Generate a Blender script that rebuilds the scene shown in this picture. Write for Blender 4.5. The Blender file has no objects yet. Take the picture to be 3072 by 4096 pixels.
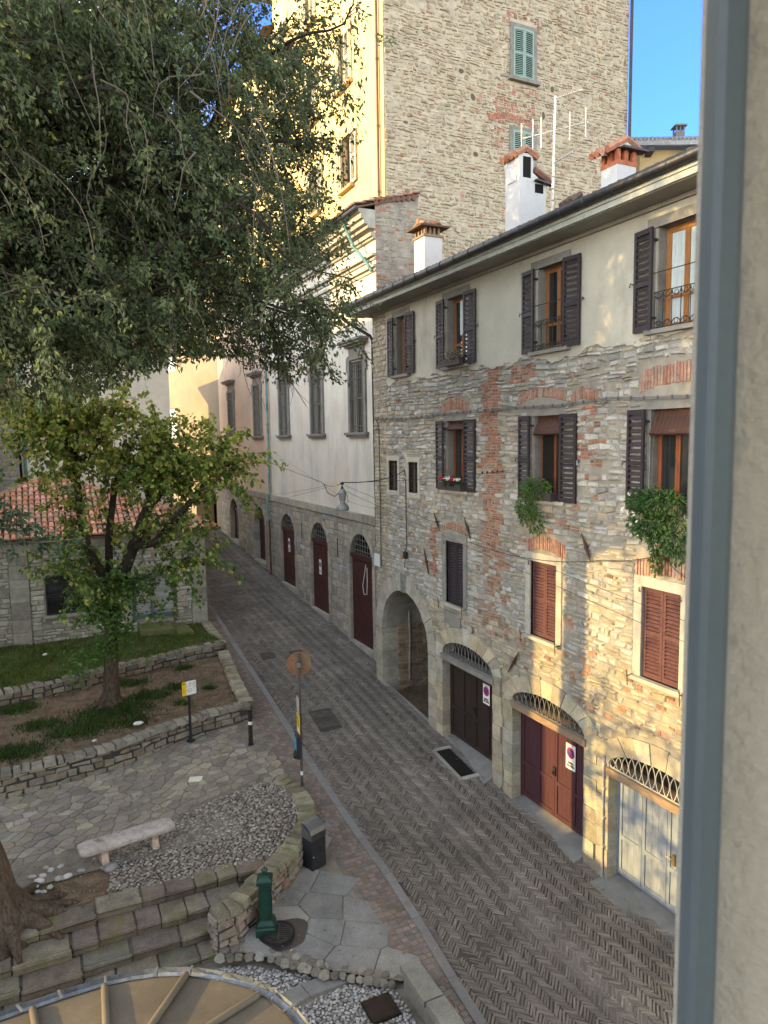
import bpy, math, random
import numpy as np
from mathutils import Vector, Matrix
random.seed(7); RNG = np.random.default_rng(11)
R = random.uniform
S = bpy.context.scene
COL = S.collection
PI = math.pi
def sm(a, b, x):
    t = min(1, max(0, (x-a)/(b-a))); return t*t*(3-2*t)
def clampi(x, xs, ys): return float(np.interp(x, xs, ys))

# ------------------------------------------------------------------ materials
def mat(name, col, rough=.85, var=.2, scale=3., bump=.25, bscale=40., metal=0., spec=.3, stain=None, fine=.12,
        stretch=None, trans=0., coat=0.):
    m = bpy.data.materials.new(name); m.use_nodes = True
    nt = m.node_tree; N = nt.nodes; L = nt.links
    b = N['Principled BSDF']
    geo = N.new('ShaderNodeNewGeometry'); pos = geo.outputs['Position']
    if stretch:
        vm = N.new('ShaderNodeVectorMath'); vm.operation = 'MULTIPLY'; vm.inputs[1].default_value = stretch
        L.new(pos, vm.inputs[0]); pos = vm.outputs[0]
    n1 = N.new('ShaderNodeTexNoise'); n1.inputs['Scale'].default_value = scale; n1.inputs['Detail'].default_value = 6
    n1.inputs['Roughness'].default_value = .65
    L.new(pos, n1.inputs['Vector'])
    mr = N.new('ShaderNodeMapRange'); mr.inputs[1].default_value = .3; mr.inputs[2].default_value = .7
    mr.inputs[3].default_value = 1-var; mr.inputs[4].default_value = 1+var
    L.new(n1.outputs['Fac'], mr.inputs[0])
    n2 = N.new('ShaderNodeTexNoise'); n2.inputs['Scale'].default_value = bscale; n2.inputs['Detail'].default_value = 5
    L.new(pos, n2.inputs['Vector'])
    mr2 = N.new('ShaderNodeMapRange'); mr2.inputs[1].default_value = .3; mr2.inputs[2].default_value = .7
    mr2.inputs[3].default_value = 1-fine; mr2.inputs[4].default_value = 1+fine
    L.new(n2.outputs['Fac'], mr2.inputs[0])
    mu = N.new('ShaderNodeMath'); mu.operation = 'MULTIPLY'
    L.new(mr.outputs[0], mu.inputs[0]); L.new(mr2.outputs[0], mu.inputs[1])
    at = N.new('ShaderNodeAttribute'); at.attribute_name = 'tint'
    base = N.new('ShaderNodeVectorMath'); base.operation = 'MULTIPLY'; base.inputs[1].default_value = col
    L.new(at.outputs['Color'], base.inputs[0])
    sc = N.new('ShaderNodeVectorMath'); sc.operation = 'SCALE'
    L.new(base.outputs[0], sc.inputs[0]); L.new(mu.outputs[0], sc.inputs['Scale'])
    out = sc.outputs[0]
    if stain:
        for (scol, sscale, lo, hi, sst) in stain:
            n3 = N.new('ShaderNodeTexNoise'); n3.inputs['Scale'].default_value = sscale; n3.inputs['Detail'].default_value = 7
            n3.inputs['Roughness'].default_value = .7
            v3 = N.new('ShaderNodeVectorMath'); v3.operation = 'MULTIPLY'; v3.inputs[1].default_value = sst
            L.new(geo.outputs['Position'], v3.inputs[0]); L.new(v3.outputs[0], n3.inputs['Vector'])
            m3 = N.new('ShaderNodeMapRange'); m3.inputs[1].default_value = lo; m3.inputs[2].default_value = hi
            L.new(n3.outputs['Fac'], m3.inputs[0])
            mx = N.new('ShaderNodeMix'); mx.data_type = 'RGBA'
            L.new(m3.outputs[0], mx.inputs[0]); L.new(out, mx.inputs[6]); mx.inputs[7].default_value = (*scol, 1)
            out = mx.outputs[2]
    L.new(out, b.inputs['Base Color'])
    b.inputs['Roughness'].default_value = rough; b.inputs['Metallic'].default_value = metal
    b.inputs['Specular IOR Level'].default_value = spec
    if coat: b.inputs['Coat Weight'].default_value = coat
    if bump:
        bp = N.new('ShaderNodeBump'); bp.inputs['Strength'].default_value = bump; bp.inputs['Distance'].default_value = .02
        ad = N.new('ShaderNodeMath'); ad.operation = 'MULTIPLY_ADD'; ad.inputs[1].default_value = .6
        L.new(n2.outputs['Fac'], ad.inputs[0]); L.new(n1.outputs['Fac'], ad.inputs[2])
        L.new(ad.outputs[0], bp.inputs['Height']); L.new(bp.outputs[0], b.inputs['Normal'])
    if trans:
        o = N['Material Output']; tr = N.new('ShaderNodeBsdfTranslucent'); mx = N.new('ShaderNodeMixShader')
        mx.inputs[0].default_value = trans
        L.new(out, tr.inputs[0]); L.new(b.outputs[0], mx.inputs[1]); L.new(tr.outputs[0], mx.inputs[2])
        L.new(mx.outputs[0], o.inputs[0])
    return m

W1 = (1, 1, 1)
m_stone = mat('rubble stone', W1, .95, .25, 5, .9, 55, fine=.28, stain=[((.33, .31, .26), 4.5, .55, .68, (1, 1, 1.7)), ((.15, .135, .115), 1.4, .62, .82, (1, 1, .5))])
m_mortar = mat('lime mortar', (.255, .235, .195), .95, .3, 2.5, .7, 60, fine=.2)
m_mortar_d = mat('dark joint', (.06, .055, .05), .95, .35, 4, .5, 50)
m_brick = mat('old brick', W1, .95, .3, 9, .7, 70, fine=.3, stain=[((.37, .33, .275), 5.5, .56, .7, (1, 1, 1.7)), ((.14, .10, .08), 1.6, .6, .8, (1, 1, .6))])
m_plaster = mat('grey green plaster', (.42, .40, .33), .95, .12, 1.2, .25, 40, fine=.06,
    stain=[((.25, .235, .20), 1.3, .52, .8, (1, 1, .35)), ((.47, .455, .40), 2.2, .55, .8, (1, 1, 1))])
m_palazzo = mat('pale streaked plaster', (.62, .585, .50), .95, .12, .8, .12, 30, fine=.05,
    stain=[((.37, .36, .35), 1.1, .50, .78, (1, 1.1, .22)), ((.60, .47, .36), .5, .5, .78, (1, 1, .5)), ((.64, .63, .60), 1.7, .55, .8, (1, 1, .3))])
m_pink = mat('pink plaster', (.58, .44, .34), .95, .15, .8, .12, 30, fine=.05, stain=[((.42, .36, .31), 1.1, .5, .78, (1, 1.1, .22))])
m_yellow = mat('yellow plaster', (.55, .43, .19), .95, .1, .6, .12, 30, fine=.05,
    stain=[((.60, .50, .27), .7, .45, .75, (1, 1, .4)), ((.44, .30, .16), .9, .60, .85, (1, 1, .3))])
m_cream = mat('cream plaster', (.66, .60, .49), .95, .12, .8, .12, 30, stain=[((.46, .43, .37), 1.1, .55, .8, (1, 1, .3))])
m_white = mat('white plaster', (.56, .56, .555), .9, .05, 2, .15, 30, fine=.04, stain=[((.36, .34, .30), 2.2, .55, .8, (1, 1, .4))])
m_grey = mat('grey dressed stone', (.20, .19, .17), .9, .25, 3, .3, 60, fine=.2)
m_lgrey = mat('pale dressed stone', (.36, .34, .29), .9, .22, 3, .35, 60, fine=.2)
m_ashl = mat('ashlar block', W1, .93, .25, 4, .55, 50, fine=.22)
m_conc = mat('concrete', (.20, .195, .18), .93, .2, 3, .25, 70, fine=.12)
m_fascia = mat('fascia board', (.37, .38, .34), .85, .18, 4, .1, 40)
m_soffit = mat('soffit board', (.26, .245, .21), .9, .15, 3, .1, 40)
m_gutter = mat('dark metal gutter', (.035, .035, .038), .45, .3, 5, .05, 30, metal=.4, spec=.5)
m_shut = mat('dark shutter paint', (.024, .017, .021), .55, .25, 12, .08, 60, spec=.4)
m_shutr = mat('red brown shutter paint', (.085, .036, .038), .6, .3, 9, .1, 60, spec=.35)
m_shutg = mat('sage green shutter paint', (.22, .31, .27), .65, .12, 6, .05, 60)
m_shuty = mat('pale grey green shutter paint', (.42, .42, .33), .65, .12, 6, .05, 60)
m_wood = mat('varnished orange wood', (.27, .115, .035), .35, .25, 9, .05, 60, spec=.5, stretch=(6, 6, .6), coat=.3)
m_woodr = mat('dark red window wood', (.17, .052, .02), .4, .25, 9, .05, 60, spec=.5, stretch=(6, 6, .6), coat=.2)
m_glass = mat('dark window glass', (.018, .02, .022), .03, .1, 2, 0, 20, spec=.9)
m_curt = mat('white curtain', (.55, .60, .60), .9, .1, 6, .1, 40, stretch=(8, 8, .5))
m_curtg = mat('curtain behind glass', (.42, .48, .49), .10, .15, 4, 0, 20, spec=.8, stretch=(7, 7, .5))
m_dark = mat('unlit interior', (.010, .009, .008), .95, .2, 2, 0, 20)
m_iron = mat('wrought iron', (.035, .032, .03), .6, .3, 10, .1, 60, metal=.3)
m_irong = mat('grey painted iron', (.16, .16, .15), .6, .3, 10, .1, 60, metal=.2)
m_rust = mat('rusty iron', (.075, .042, .026), .85, .4, 12, .2, 60)
m_gd1 = mat('dark brown door paint', (.032, .021, .018), .5, .25, 5, .06, 50, spec=.4, stretch=(4, 4, .8))
m_gd2 = mat('red brown door paint', (.070, .028, .035), .5, .25, 5, .06, 50, spec=.4, stretch=(4, 4, .8))
m_gd3 = mat('worn white door paint', (.22, .26, .32), .6, .18, 4, .06, 50, stretch=(4, 4, .8), stain=[((.16, .17, .19), 3, .58, .8, (1, 1, .35))])
m_pdoor = mat('maroon boarded door', (.058, .02, .018), .55, .3, 4, .1, 50, stretch=(1, 1, 6))
m_oldwood = mat('weathered timber', (.25, .18, .12), .9, .3, 6, .25, 50, stretch=(8, .8, 8))
m_tile = mat('terracotta tile', W1, .9, .3, 8, .35, 50, fine=.2)
m_copper = mat('verdigris copper', (.13, .29, .29), .6, .35, 2, .05, 30, metal=.2, stain=[((.08, .055, .05), 1.5, .5, .7, (3, 3, .8))])
m_brownpipe = mat('brown metal pipe', (.13, .075, .05), .45, .2, 3, 0, 20, metal=.4)
m_alu = mat('antenna aluminium', (.62, .58, .50), .4, .1, 10, 0, 20, metal=.5)
m_street = mat('street brick', (1.30, 1.27, 1.19), .82, .3, .9, .5, 60, fine=.22, spec=.35, stain=[((.075, .07, .064), .45, .58, .85, (1, .5, 1))])
m_sjoint = mat('street joint', (.075, .068, .06), .9, .3, 2, .4, 40)
m_paver = mat('sidewalk paver', (1.1, 1.16, 1.16), .88, .2, 2, .4, 60, fine=.2)
m_pjoint = mat('sidewalk joint', (.18, .155, .13), .95, .3, 5, .3, 50)
m_granite = mat('granite kerb', (.215, .21, .20), .8, .12, 6, .2, 220, fine=.28)
m_flag = mat('flagstone', (1.22, 1.23, 1.16), .85, .3, 1.6, .35, 45, fine=.2, spec=.3, stain=[((.20, .175, .145), .8, .55, .75, (1, 1, 1))])
m_fjoint = mat('flag joint', (.20, .175, .14), .95, .4, 3, .4, 50)
m_pebble = mat('river pebble', W1, .75, .15, 20, .1, 80, fine=.12, spec=.4)
m_soil = mat('garden soil', (.16, .115, .075), 1, .45, 3, .9, 35, fine=.35, stain=[((.055, .07, .025), 1.3, .55, .72, (1, 1, 1)), ((.19, .15, .11), 5, .6, .8, (1, 1, 1))])
m_turf = mat('turf ground', (.07, .085, .028), 1, .45, 2, .8, 35, fine=.3, stain=[((.09, .075, .05), 1.0, .58, .75, (1, 1, 1))])
m_grass = mat('grass blade', W1, .7, .3, 2, 0, 20, trans=.3)
m_litter = mat('fallen leaf', W1, .85, .2, 9, 0, 20)
m_bark = mat('tree bark', (.085, .062, .044), .98, .4, 6, 1., 26, fine=.45, stretch=(1, 1, .25), stain=[((.11, .10, .045), 2, .58, .78, (1, 1, 1))])
m_barkd = mat('dark limb bark', (.035, .028, .022), .98, .4, 8, .8, 30, fine=.3, stretch=(1, 1, .4))
m_twig = mat('twig bark', (.15, .125, .10), .95, .25, 8, .1, 30)
m_leaf = mat('hackberry leaf', W1, .65, .25, 1.2, 0, 20, trans=.32, spec=.25)
m_leafm = mat('maple leaf', W1, .6, .25, 1.2, 0, 20, trans=.35, spec=.3)
m_bench = mat('mottled bench stone', (.42, .37, .33), .95, .3, 6, .6, 60, fine=.3, stain=[((.10, .095, .085), 3, .55, .72, (1, 1, 1))])
m_bin = mat('anthracite bin metal', (.045, .047, .052), .45, .12, 4, .03, 40, metal=.5)
m_binlid = mat('brushed steel lid', (.23, .25, .28), .35, .15, 4, .02, 40, metal=.8)
m_fount = mat('green cast iron paint', (.008, .042, .029), .38, .3, 6, .12, 50, spec=.5, stain=[((.03, .03, .026), 5, .58, .75, (1, 1, .5))])
m_black = mat('black painted metal', (.022, .022, .024), .5, .2, 8, .05, 40)
m_whitep = mat('white sign enamel', (.76, .76, .73), .5, .05, 6, 0, 20)
m_red = mat('red sign paint', (.55, .03, .04), .5, .1, 6, 0, 20)
m_blue = mat('blue sign paint', (.03, .05, .26), .5, .1, 6, 0, 20)
m_ink = mat('black sign ink', (.02, .02, .02), .6, .1, 6, 0, 20)
m_yel = mat('yellow sign paint', (.80, .56, .02), .5, .06, 6, 0, 20)
m_cyan = mat('cyan sign paint', (.05, .30, .50), .5, .06, 6, 0, 20)
m_brass = mat('brass handle', (.55, .42, .18), .35, .1, 6, 0, 20, metal=.8)
m_disc = mat('rusty sign back', (.20, .105, .055), .85, .35, 5, .12, 60, stain=[((.17, .15, .10), 3, .5, .75, (1, 1, .4))])
m_canopy = mat('canopy sheet', (.135, .112, .08), .7, .2, 1.5, .1, 60, stain=[((.17, .145, .105), 3, .55, .8, (1, 1, 1))])
m_zinc = mat('zinc gutter', (.20, .215, .23), .45, .3, 9, .1, 30, metal=.5)
m_lamp = mat('grey lamp housing', (.22, .225, .23), .5, .15, 8, .05, 40, metal=.3)
m_cable = mat('black cable', (.02, .02, .021), .7, .1, 8, 0, 20)
m_frame = mat('blue grey window paint', (.08, .112, .14), .55, .06, 4, .06, 120, fine=.04)
m_reveal = mat('textured cream render', (.34, .34, .315), .95, .04, 14, .55, 90, fine=.06)
m_blind = mat('bamboo blind', (.062, .028, .02), .6, .25, 3, .3, 30, stretch=(2, 2, 60))
m_moss = mat('mossy stone', (.17, .16, .08), .95, .35, 3, .5, 50, stain=[((.10, .14, .02), 2.2, .42, .62, (1, 1, 1))])
m_mosstop = mat('mossy coping stone', (1.2, 1.17, 1.08), .95, .3, 4, .7, 45, fine=.25, stain=[((.16, .165, .045), 1.5, .52, .72, (1, 1, 1))])
m_wet = mat('wet paving', (.035, .035, .036), .35, .3, 3, .2, 40, spec=.5)
m_flower_r = mat('crimson petal', (.55, .01, .05), .6, .2, 9, 0, 20)
m_flower_w = mat('white petal', (.8, .78, .72), .6, .1, 9, 0, 20)
m_terra = mat('planter plastic', (.05, .04, .038), .6, .15, 6, 0, 20)
m_plate = mat('steel cover', (.085, .078, .07), .6, .3, 6, .4, 90, metal=.5)
m_terraced = mat('red chimney brick', (.42, .14, .07), .9, .25, 7, .3, 50)

# ------------------------------------------------------------------ mesh builder
ORG = {}
class MB:
    def __init__(s): s.v = []; s.f = []; s.t = []; s.m = []; s.mi = 0; s.tint = (1, 1, 1); s.blocks = []
    def poly(s, pts, tint=None, mi=None):
        n = len(s.v); s.v.extend([tuple(p) for p in pts]); s.f.append(tuple(range(n, n+len(pts))))
        s.t.append(tint or s.tint); s.m.append(s.mi if mi is None else mi)
    def faces(s, pts, fs, tint=None, mi=None):
        n = len(s.v); s.v.extend([tuple(p) for p in pts])
        for f in fs:
            s.f.append(tuple(n+i for i in f)); s.t.append(tint or s.tint); s.m.append(s.mi if mi is None else mi)
    def hexa(s, a, tint=None, mi=None):     # 8 corners: bottom 4 then top 4
        s.faces(a, [(3, 2, 1, 0), (4, 5, 6, 7), (0, 1, 5, 4), (1, 2, 6, 5), (2, 3, 7, 6), (3, 0, 4, 7)], tint, mi)
    def box(s, x0, x1, y0, y1, z0, z1, tint=None, mi=None):
        s.hexa([(x0, y0, z0), (x1, y0, z0), (x1, y1, z0), (x0, y1, z0), (x0, y0, z1), (x1, y0, z1), (x1, y1, z1), (x0, y1, z1)], tint, mi)
    def obox(s, c, ax, ay, az, tint=None, mi=None, bev=0):   # centre and three half-axis vectors
        c = Vector(c); ax = Vector(ax); ay = Vector(ay); az = Vector(az)
        s.hexa([c-ax-ay-az, c+ax-ay-az, c+ax+ay-az, c-ax+ay-az, c-ax-ay+az, c+ax-ay+az, c+ax+ay+az, c-ax+ay+az], tint, mi)
    def tube(s, pts, r, n=6, tint=None, mi=None, closed=False):
        pts = [Vector(p) for p in pts]; rs = r if isinstance(r, (list, tuple)) else [r]*len(pts)
        rings = []; up = None
        for i, p in enumerate(pts):
            if closed: d = pts[(i+1) % len(pts)]-pts[i-1]
            else: d = pts[min(i+1, len(pts)-1)]-pts[max(i-1, 0)]
            if d.length < 1e-9: d = Vector((0, 0, 1))
            d.normalize()
            if up is None:
                up = Vector((0, 0, 1)) if abs(d.z) < .9 else Vector((1, 0, 0))
            a = d.cross(up)
            if a.length < 1e-4: a = d.cross(Vector((0, 1, 0)))
            a.normalize(); b = a.cross(d); up = b
            rings.append([p+a*math.cos(2*PI*k/n)*rs[i]+b*math.sin(2*PI*k/n)*rs[i] for k in range(n)])
        V = [q for rg in rings for q in rg]; F = []
        m = len(pts)
        for i in range(m if closed else m-1):
            j = (i+1) % m
            for k in range(n): F.append((i*n+k, i*n+(k+1) % n, j*n+(k+1) % n, j*n+k))
        if not closed: F += [tuple(range(n-1, -1, -1)), tuple((m-1)*n+k for k in range(n))]
        s.faces(V, F, tint, mi)
    def lathe(s, prof, c, n=16, tint=None, mi=None, sx=1, sy=1, rot=0):
        V = []; F = []
        for (r, z) in prof:
            for k in range(n):
                a = 2*PI*k/n+rot; V.append((c[0]+r*math.cos(a)*sx, c[1]+r*math.sin(a)*sy, c[2]+z))
        for i in range(len(prof)-1):
            for k in range(n): F.append((i*n+k, i*n+(k+1) % n, (i+1)*n+(k+1) % n, (i+1)*n+k))
        F += [tuple(range(n-1, -1, -1)), tuple((len(prof)-1)*n+k for k in range(n))]
        s.faces(V, F, tint, mi)
    def prism(s, poly, axis, a0, a1, tint=None, mi=None):   # polygon in the other two axes, extruded along axis
        def P(p, a):
            return (a, p[0], p[1]) if axis == 'x' else ((p[0], a, p[1]) if axis == 'y' else (p[0], p[1], a))
        n = len(poly); V = [P(p, a0) for p in poly]+[P(p, a1) for p in poly]
        F = [tuple(range(n-1, -1, -1)), tuple(range(n, 2*n))]+[(i, (i+1) % n, n+(i+1) % n, n+i) for i in range(n)]
        s.faces(V, F, tint, mi)
    def arr(s, V, F, T, mi=0):             # numpy block: V (n,3), F (m,k), T (m,3)
        s.blocks.append((V, F, T, mi))
    def build(s, name, mats, parent=None, org=None, smooth=False):
        if not isinstance(mats, (list, tuple)): mats = [mats]
        V = np.array(s.v, float).reshape(-1, 3)
        if parent is not None: o0 = ORG[parent.name]
        elif org is not None: o0 = org
        else:
            allv = [V]+[b[0] for b in s.blocks]
            A = np.concatenate(allv); o0 = (float((A[:, 0].min()+A[:, 0].max())/2), float((A[:, 1].min()+A[:, 1].max())/2), float(A[:, 2].min()))
        loops = []; sizes = []; tint = []; mid = []
        for f, t, m in zip(s.f, s.t, s.m): loops.extend(f); sizes.append(len(f)); tint.append(t); mid.append(m)
        loops = np.array(loops, np.int32); sizes = np.array(sizes, np.int32)
        tint = np.array(tint, float).reshape(-1, 3); mid = np.array(mid, np.int32)
        off = len(V)
        for (bv, bf, bt, bm) in s.blocks:
            V = np.concatenate([V, bv]); loops = np.concatenate([loops, (bf+off).ravel().astype(np.int32)])
            sizes = np.concatenate([sizes, np.full(len(bf), bf.shape[1], np.int32)])
            tint = np.concatenate([tint, bt]); mid = np.concatenate([mid, np.full(len(bf), bm, np.int32)]); off += len(bv)
        V = V-np.array(o0)
        me = bpy.data.meshes.new(name)
        me.vertices.add(len(V)); me.vertices.foreach_set('co', V.astype(np.float32).ravel())
        me.loops.add(len(loops)); me.loops.foreach_set('vertex_index', loops.astype(np.int32))
        me.polygons.add(len(sizes))
        st = np.concatenate([[0], np.cumsum(sizes)[:-1]]).astype(np.int32)
        me.polygons.foreach_set('loop_start', st)
        me.polygons.foreach_set('material_index', mid)
        me.polygons.foreach_set('use_smooth', np.full(len(sizes), bool(smooth)))
        a = me.attributes.new('tint', 'FLOAT_COLOR', 'FACE')
        a.data.foreach_set('color', np.concatenate([tint, np.ones((len(tint), 1))], 1).astype(np.float32).ravel())
        for m in mats: me.materials.append(m)
        me.update(calc_edges=True); me.validate()
        o = bpy.data.objects.new(name, me); COL.objects.link(o)
        if parent is not None: o.parent = parent
        else: o.location = o0
        ORG[o.name] = o0
        return o
def thing(name, label, cat, loc, group=None):
    o = bpy.data.objects.new(name, None); COL.objects.link(o); o.location = loc; o.empty_display_size = .2
    ORG[o.name] = tuple(loc); tag(o, label, cat, group); return o
def part_empty(name, parent, loc):
    o = bpy.data.objects.new(name, None); COL.objects.link(o); o.parent = parent; o.empty_display_size = .1
    p = ORG[parent.name]; o.location = (loc[0]-p[0], loc[1]-p[1], loc[2]-p[2]); ORG[o.name] = tuple(loc); return o
def tag(o, label, cat, group=None):
    o['label'] = label; o['category'] = cat
    if group: o['group'] = group
    return o
def kind(o, k, label=None):
    o['kind'] = k
    if label: o['label'] = label
    return o
def text_into(mb, body, size, fn, tint=None, mi=None, bold=0):
    """mesh the given word and add it to mb; fn maps text-plane (x, y) to a world point"""
    cu = bpy.data.curves.new('word', 'FONT'); cu.body = body; cu.size = size; cu.align_x = 'CENTER'; cu.align_y = 'CENTER'
    cu.resolution_u = 3; cu.offset = bold
    ob = bpy.data.objects.new('word', cu); COL.objects.link(ob)
    me = bpy.data.meshes.new_from_object(ob)
    vs = [fn(v.co.x, v.co.y) for v in me.vertices]
    mb.faces(vs, [tuple(p.vertices) for p in me.polygons], tint, mi)
    bpy.data.objects.remove(ob); bpy.data.curves.remove(cu); bpy.data.meshes.remove(me)
def jig(c, a=.1, w=.04):
    k = 1+R(-a, a); return (max(0, c[0]*k*(1+R(-w, w))), max(0, c[1]*k), max(0, c[2]*k*(1+R(-w, w))))
def pick(lst): return random.choice(lst)

# ------------------------------------------------------------------ ground height along the street
def zs(y): return clampi(y, [-60, 0, 9.5, 13, 16.4, 20.6, 45, 80, 300], [-.9, -.12, 0, .25, .59, 1.0, 3.2, 6., 6.])
def zp(x, y):      # path and terrace level left of the sidewalk
    hi = clampi(y, [9, 15.3, 18.5, 24, 40], [.68, .68, .84, 1.1, 1.5])
    return hi+(zs(y)+.02-hi)*sm(3.2, 5.0, x)

# ------------------------------------------------------------------ masonry
def subtract(a, b, cuts):
    iv = [(a, b)]
    for (c0, c1) in cuts:
        n = []
        for (p, q) in iv:
            if c1 <= p or c0 >= q: n.append((p, q)); continue
            if c0-p > .03: n.append((p, c0))
            if q-c1 > .03: n.append((c1, q))
        iv = n
    return iv
def stone(mb, P, u, v, w, h, d, jit, gap, tint, mi=0, ins=.16):
    j = lambda s: R(-s, s)
    g = gap/2; ju = min(jit, w*.12); jv = min(jit, h*.16)
    if ins > .12: ju, jv = min(jit*2.2, w*.2), min(jit*2.2, h*.26)
    c = [(u+g+j(ju), v+g+j(jv)), (u+w-g+j(ju), v+g+j(jv)), (u+w-g+j(ju), v+h-g+j(jv)), (u+g+j(ju), v+h-g+j(jv))]
    cx = u+w/2; cy = v+h/2; iu = min(w*ins, .03); iv = min(h*ins, .03)
    top = []
    for (a, b) in c:
        top.append(P(a+(iu if a < cx else -iu), b+(iv if b < cy else -iv), d*R(.8, 1.2)))
    base = [P(a, b, -.01) for a, b in c]
    mb.faces(base+top, [(4, 5, 6, 7), (0, 1, 5, 4), (1, 2, 6, 5), (2, 3, 7, 6), (3, 0, 4, 7)], tint, mi)
def masonry(mb, u0, u1, v0, v1, P, cuts, ch, cw, colf, dep, jit=.012, gap=.016, zone=None, skip=.02, mi=0, bmi=1):
    v = v0
    while v < v1-.02:
        h = R(*ch)
        if v1-(v+h) < ch[0]*.6: h = v1-v
        for (a, b) in subtract(u0, u1, cuts(v, v+h)):
            u = a
            while u < b-.02:
                w = R(*cw)
                if b-(u+w) < cw[0]*.6: w = b-u
                zn = zone(u+w/2, v+h/2) if zone else None
                if zn:
                    w = min(w, R(.16, .26)); 
                    if b-(u+w) < .06: w = b-u
                    nb = max(1, round(h/.068))
                    for k in range(nb):
                        off = R(0, .06)
                        if random.random() < .96: stone(mb, P, u, v+k*h/nb, w, h/nb, R(*dep)*.6, .006, .014, jig(zn, .3, .12), bmi, .1)
                elif random.random() > skip:
                    stone(mb, P, u, v, w, h, R(*dep), jit, gap, colf(u+w/2, v+h/2), mi)
                u += w
        v += h
def holes_cut(rects, arches, pad=0):
    def cuts(va, vb):
        vm = (va+vb)/2; out = []
        for (a, b, c, d) in rects:
            if vb > c+.01 and va < d-.01: out.append((a-pad, b+pad))
        for (yc, half, z0, zsp, rise) in arches:
            if vb > z0+.01 and va < zsp+rise:
                if vm <= zsp: out.append((yc-half-pad, yc+half+pad))
                else:
                    t = (vm-zsp)/(rise+pad)
                    if t < 1:
                        hw = (half+pad)*math.sqrt(max(0, 1-t*t)); out.append((yc-hw, yc+hw))
        return out
    return cuts
def wall_sheet(mb, u0, u1, v0, v1, P, rects, arches, mi=0, tint=None, step=None, vbot=None):
    us = {u0, u1}
    for r in rects: us |= {r[0], r[1]}
    for (yc, half, z0, zsp, rise) in arches:
        for k in range(25): us.add(yc-half*math.cos(PI*k/24))
    if step:
        u = u0
        while u < u1: us.add(u); u += step
    us = sorted(x for x in us if u0-1e-6 <= x <= u1+1e-6)
    for a, b in zip(us[:-1], us[1:]):
        if b-a < 1e-6: continue
        m = (a+b)/2; blk = []
        for r in rects:
            if r[0] < m < r[1]: blk.append((r[2], r[2], r[3], r[3]))
        for (yc, half, z0, zsp, rise) in arches:
            if yc-half < m < yc+half:
                f = lambda u: zsp+rise*math.sqrt(max(0, 1-((u-yc)/half)**2))
                blk.append((z0, z0, f(a), f(b)))
        blk.sort(key=lambda q: q[0])
        la = vbot(a) if vbot else v0; lb = vbot(b) if vbot else v0
        for (ba, bb, ta, tb) in blk:
            if ba > la+1e-4: mb.poly([P(a, la, 0), P(b, lb, 0), P(b, bb, 0), P(a, ba, 0)], tint, mi)
            la = max(la, ta); lb = max(lb, tb)
        mb.poly([P(a, la, 0), P(b, lb, 0), P(b, v1, 0), P(a, v1, 0)], tint, mi)
def reveal(mb, r, P, dep, mi=0, tint=None):
    a, b, c, d = r
    mb.poly([P(a, c, 0), P(a, d, 0), P(a, d, -dep), P(a, c, -dep)], tint, mi)
    mb.poly([P(b, c, 0), P(b, c, -dep), P(b, d, -dep), P(b, d, 0)], tint, mi)
    mb.poly([P(a, d, 0), P(b, d, 0), P(b, d, -dep), P(a, d, -dep)], tint, mi)
    mb.poly([P(a, c, 0), P(a, c, -dep), P(b, c, -dep), P(b, c, 0)], tint, mi)
def reveal_arch(mb, A, P, dep, mi=0, tint=None):
    yc, half, z0, zsp, rise = A
    pts = [(yc-half, z0)]+[(yc-half*math.cos(PI*k/20), zsp+rise*math.sin(PI*k/20)) for k in range(21)]+[(yc+half, z0)]
    for p, q in zip(pts[:-1], pts[1:]):
        mb.poly([P(p[0], p[1], 0), P(q[0], q[1], 0), P(q[0], q[1], -dep), P(p[0], p[1], -dep)], tint, mi)
def voussoirs(mb, A, P, thick, n, proud, colf, mi=0, gap=.012, dep=.08, t0=0, t1=PI):
    yc, half, z0, zsp, rise = A
    for i in range(n):
        a0 = t0+(t1-t0)*i/n+gap/half*.5; a1 = t0+(t1-t0)*(i+1)/n-gap/half*.5
        E = lambda t, e: (yc-(half+e)*math.cos(t), zsp+(rise+e)*math.sin(t))
        th = thick*R(.9, 1.1); K = 3; t = colf()
        pi_ = [E(a0+(a1-a0)*k/K, 0) for k in range(K+1)]; po = [E(a0+(a1-a0)*k/K, th) for k in range(K+1)]
        loop = pi_+po[::-1]; pr = proud*R(.8, 1.2)
        front = [P(*q, pr) for q in loop]; back = [P(*q, -dep) for q in loop]; n2 = len(loop)
        mb.faces(front+back, [tuple(range(n2))]+[(k, (k+1) % n2, n2+(k+1) % n2, n2+k) for k in range(n2)], t, mi)
def coppi(mb, inside, O, e, s, ne, ns, w=.19, ln=.36, tints=None, seed=0):
    """barrel tiles: O origin at the eave, e along the eave, s up the slope (unit vectors)"""
    e = Vector(e).normalized(); s = Vector(s).normalized(); n = e.cross(s)
    if n.z < 0: n = -n
    O = Vector(O)
    for i in range(ne):
        for j in range(ns):
            c = O+e*(i+.5)*w+s*(j+.5)*ln
            if not inside(c): continue
            t = jig(pick(tints), .18, .06)
            cc = c+e*R(-.012, .012)+n*R(0, .012)
            r0 = w*.46; r1 = w*.38; V = []
            for (r, q, lift) in ((r0, -.58*ln, .035), (r1, .55*ln, .0)):
                for k in range(6):
                    a = PI*k/5; V.append(cc+s*q+e*(-math.cos(a)*r)+n*(math.sin(a)*r*.8+lift))
            F = [(k, k+1, 7+k, 6+k) for k in range(5)]+[(5, 4, 3, 2, 1, 0)]
            mb.faces(V, F, t)
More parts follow.
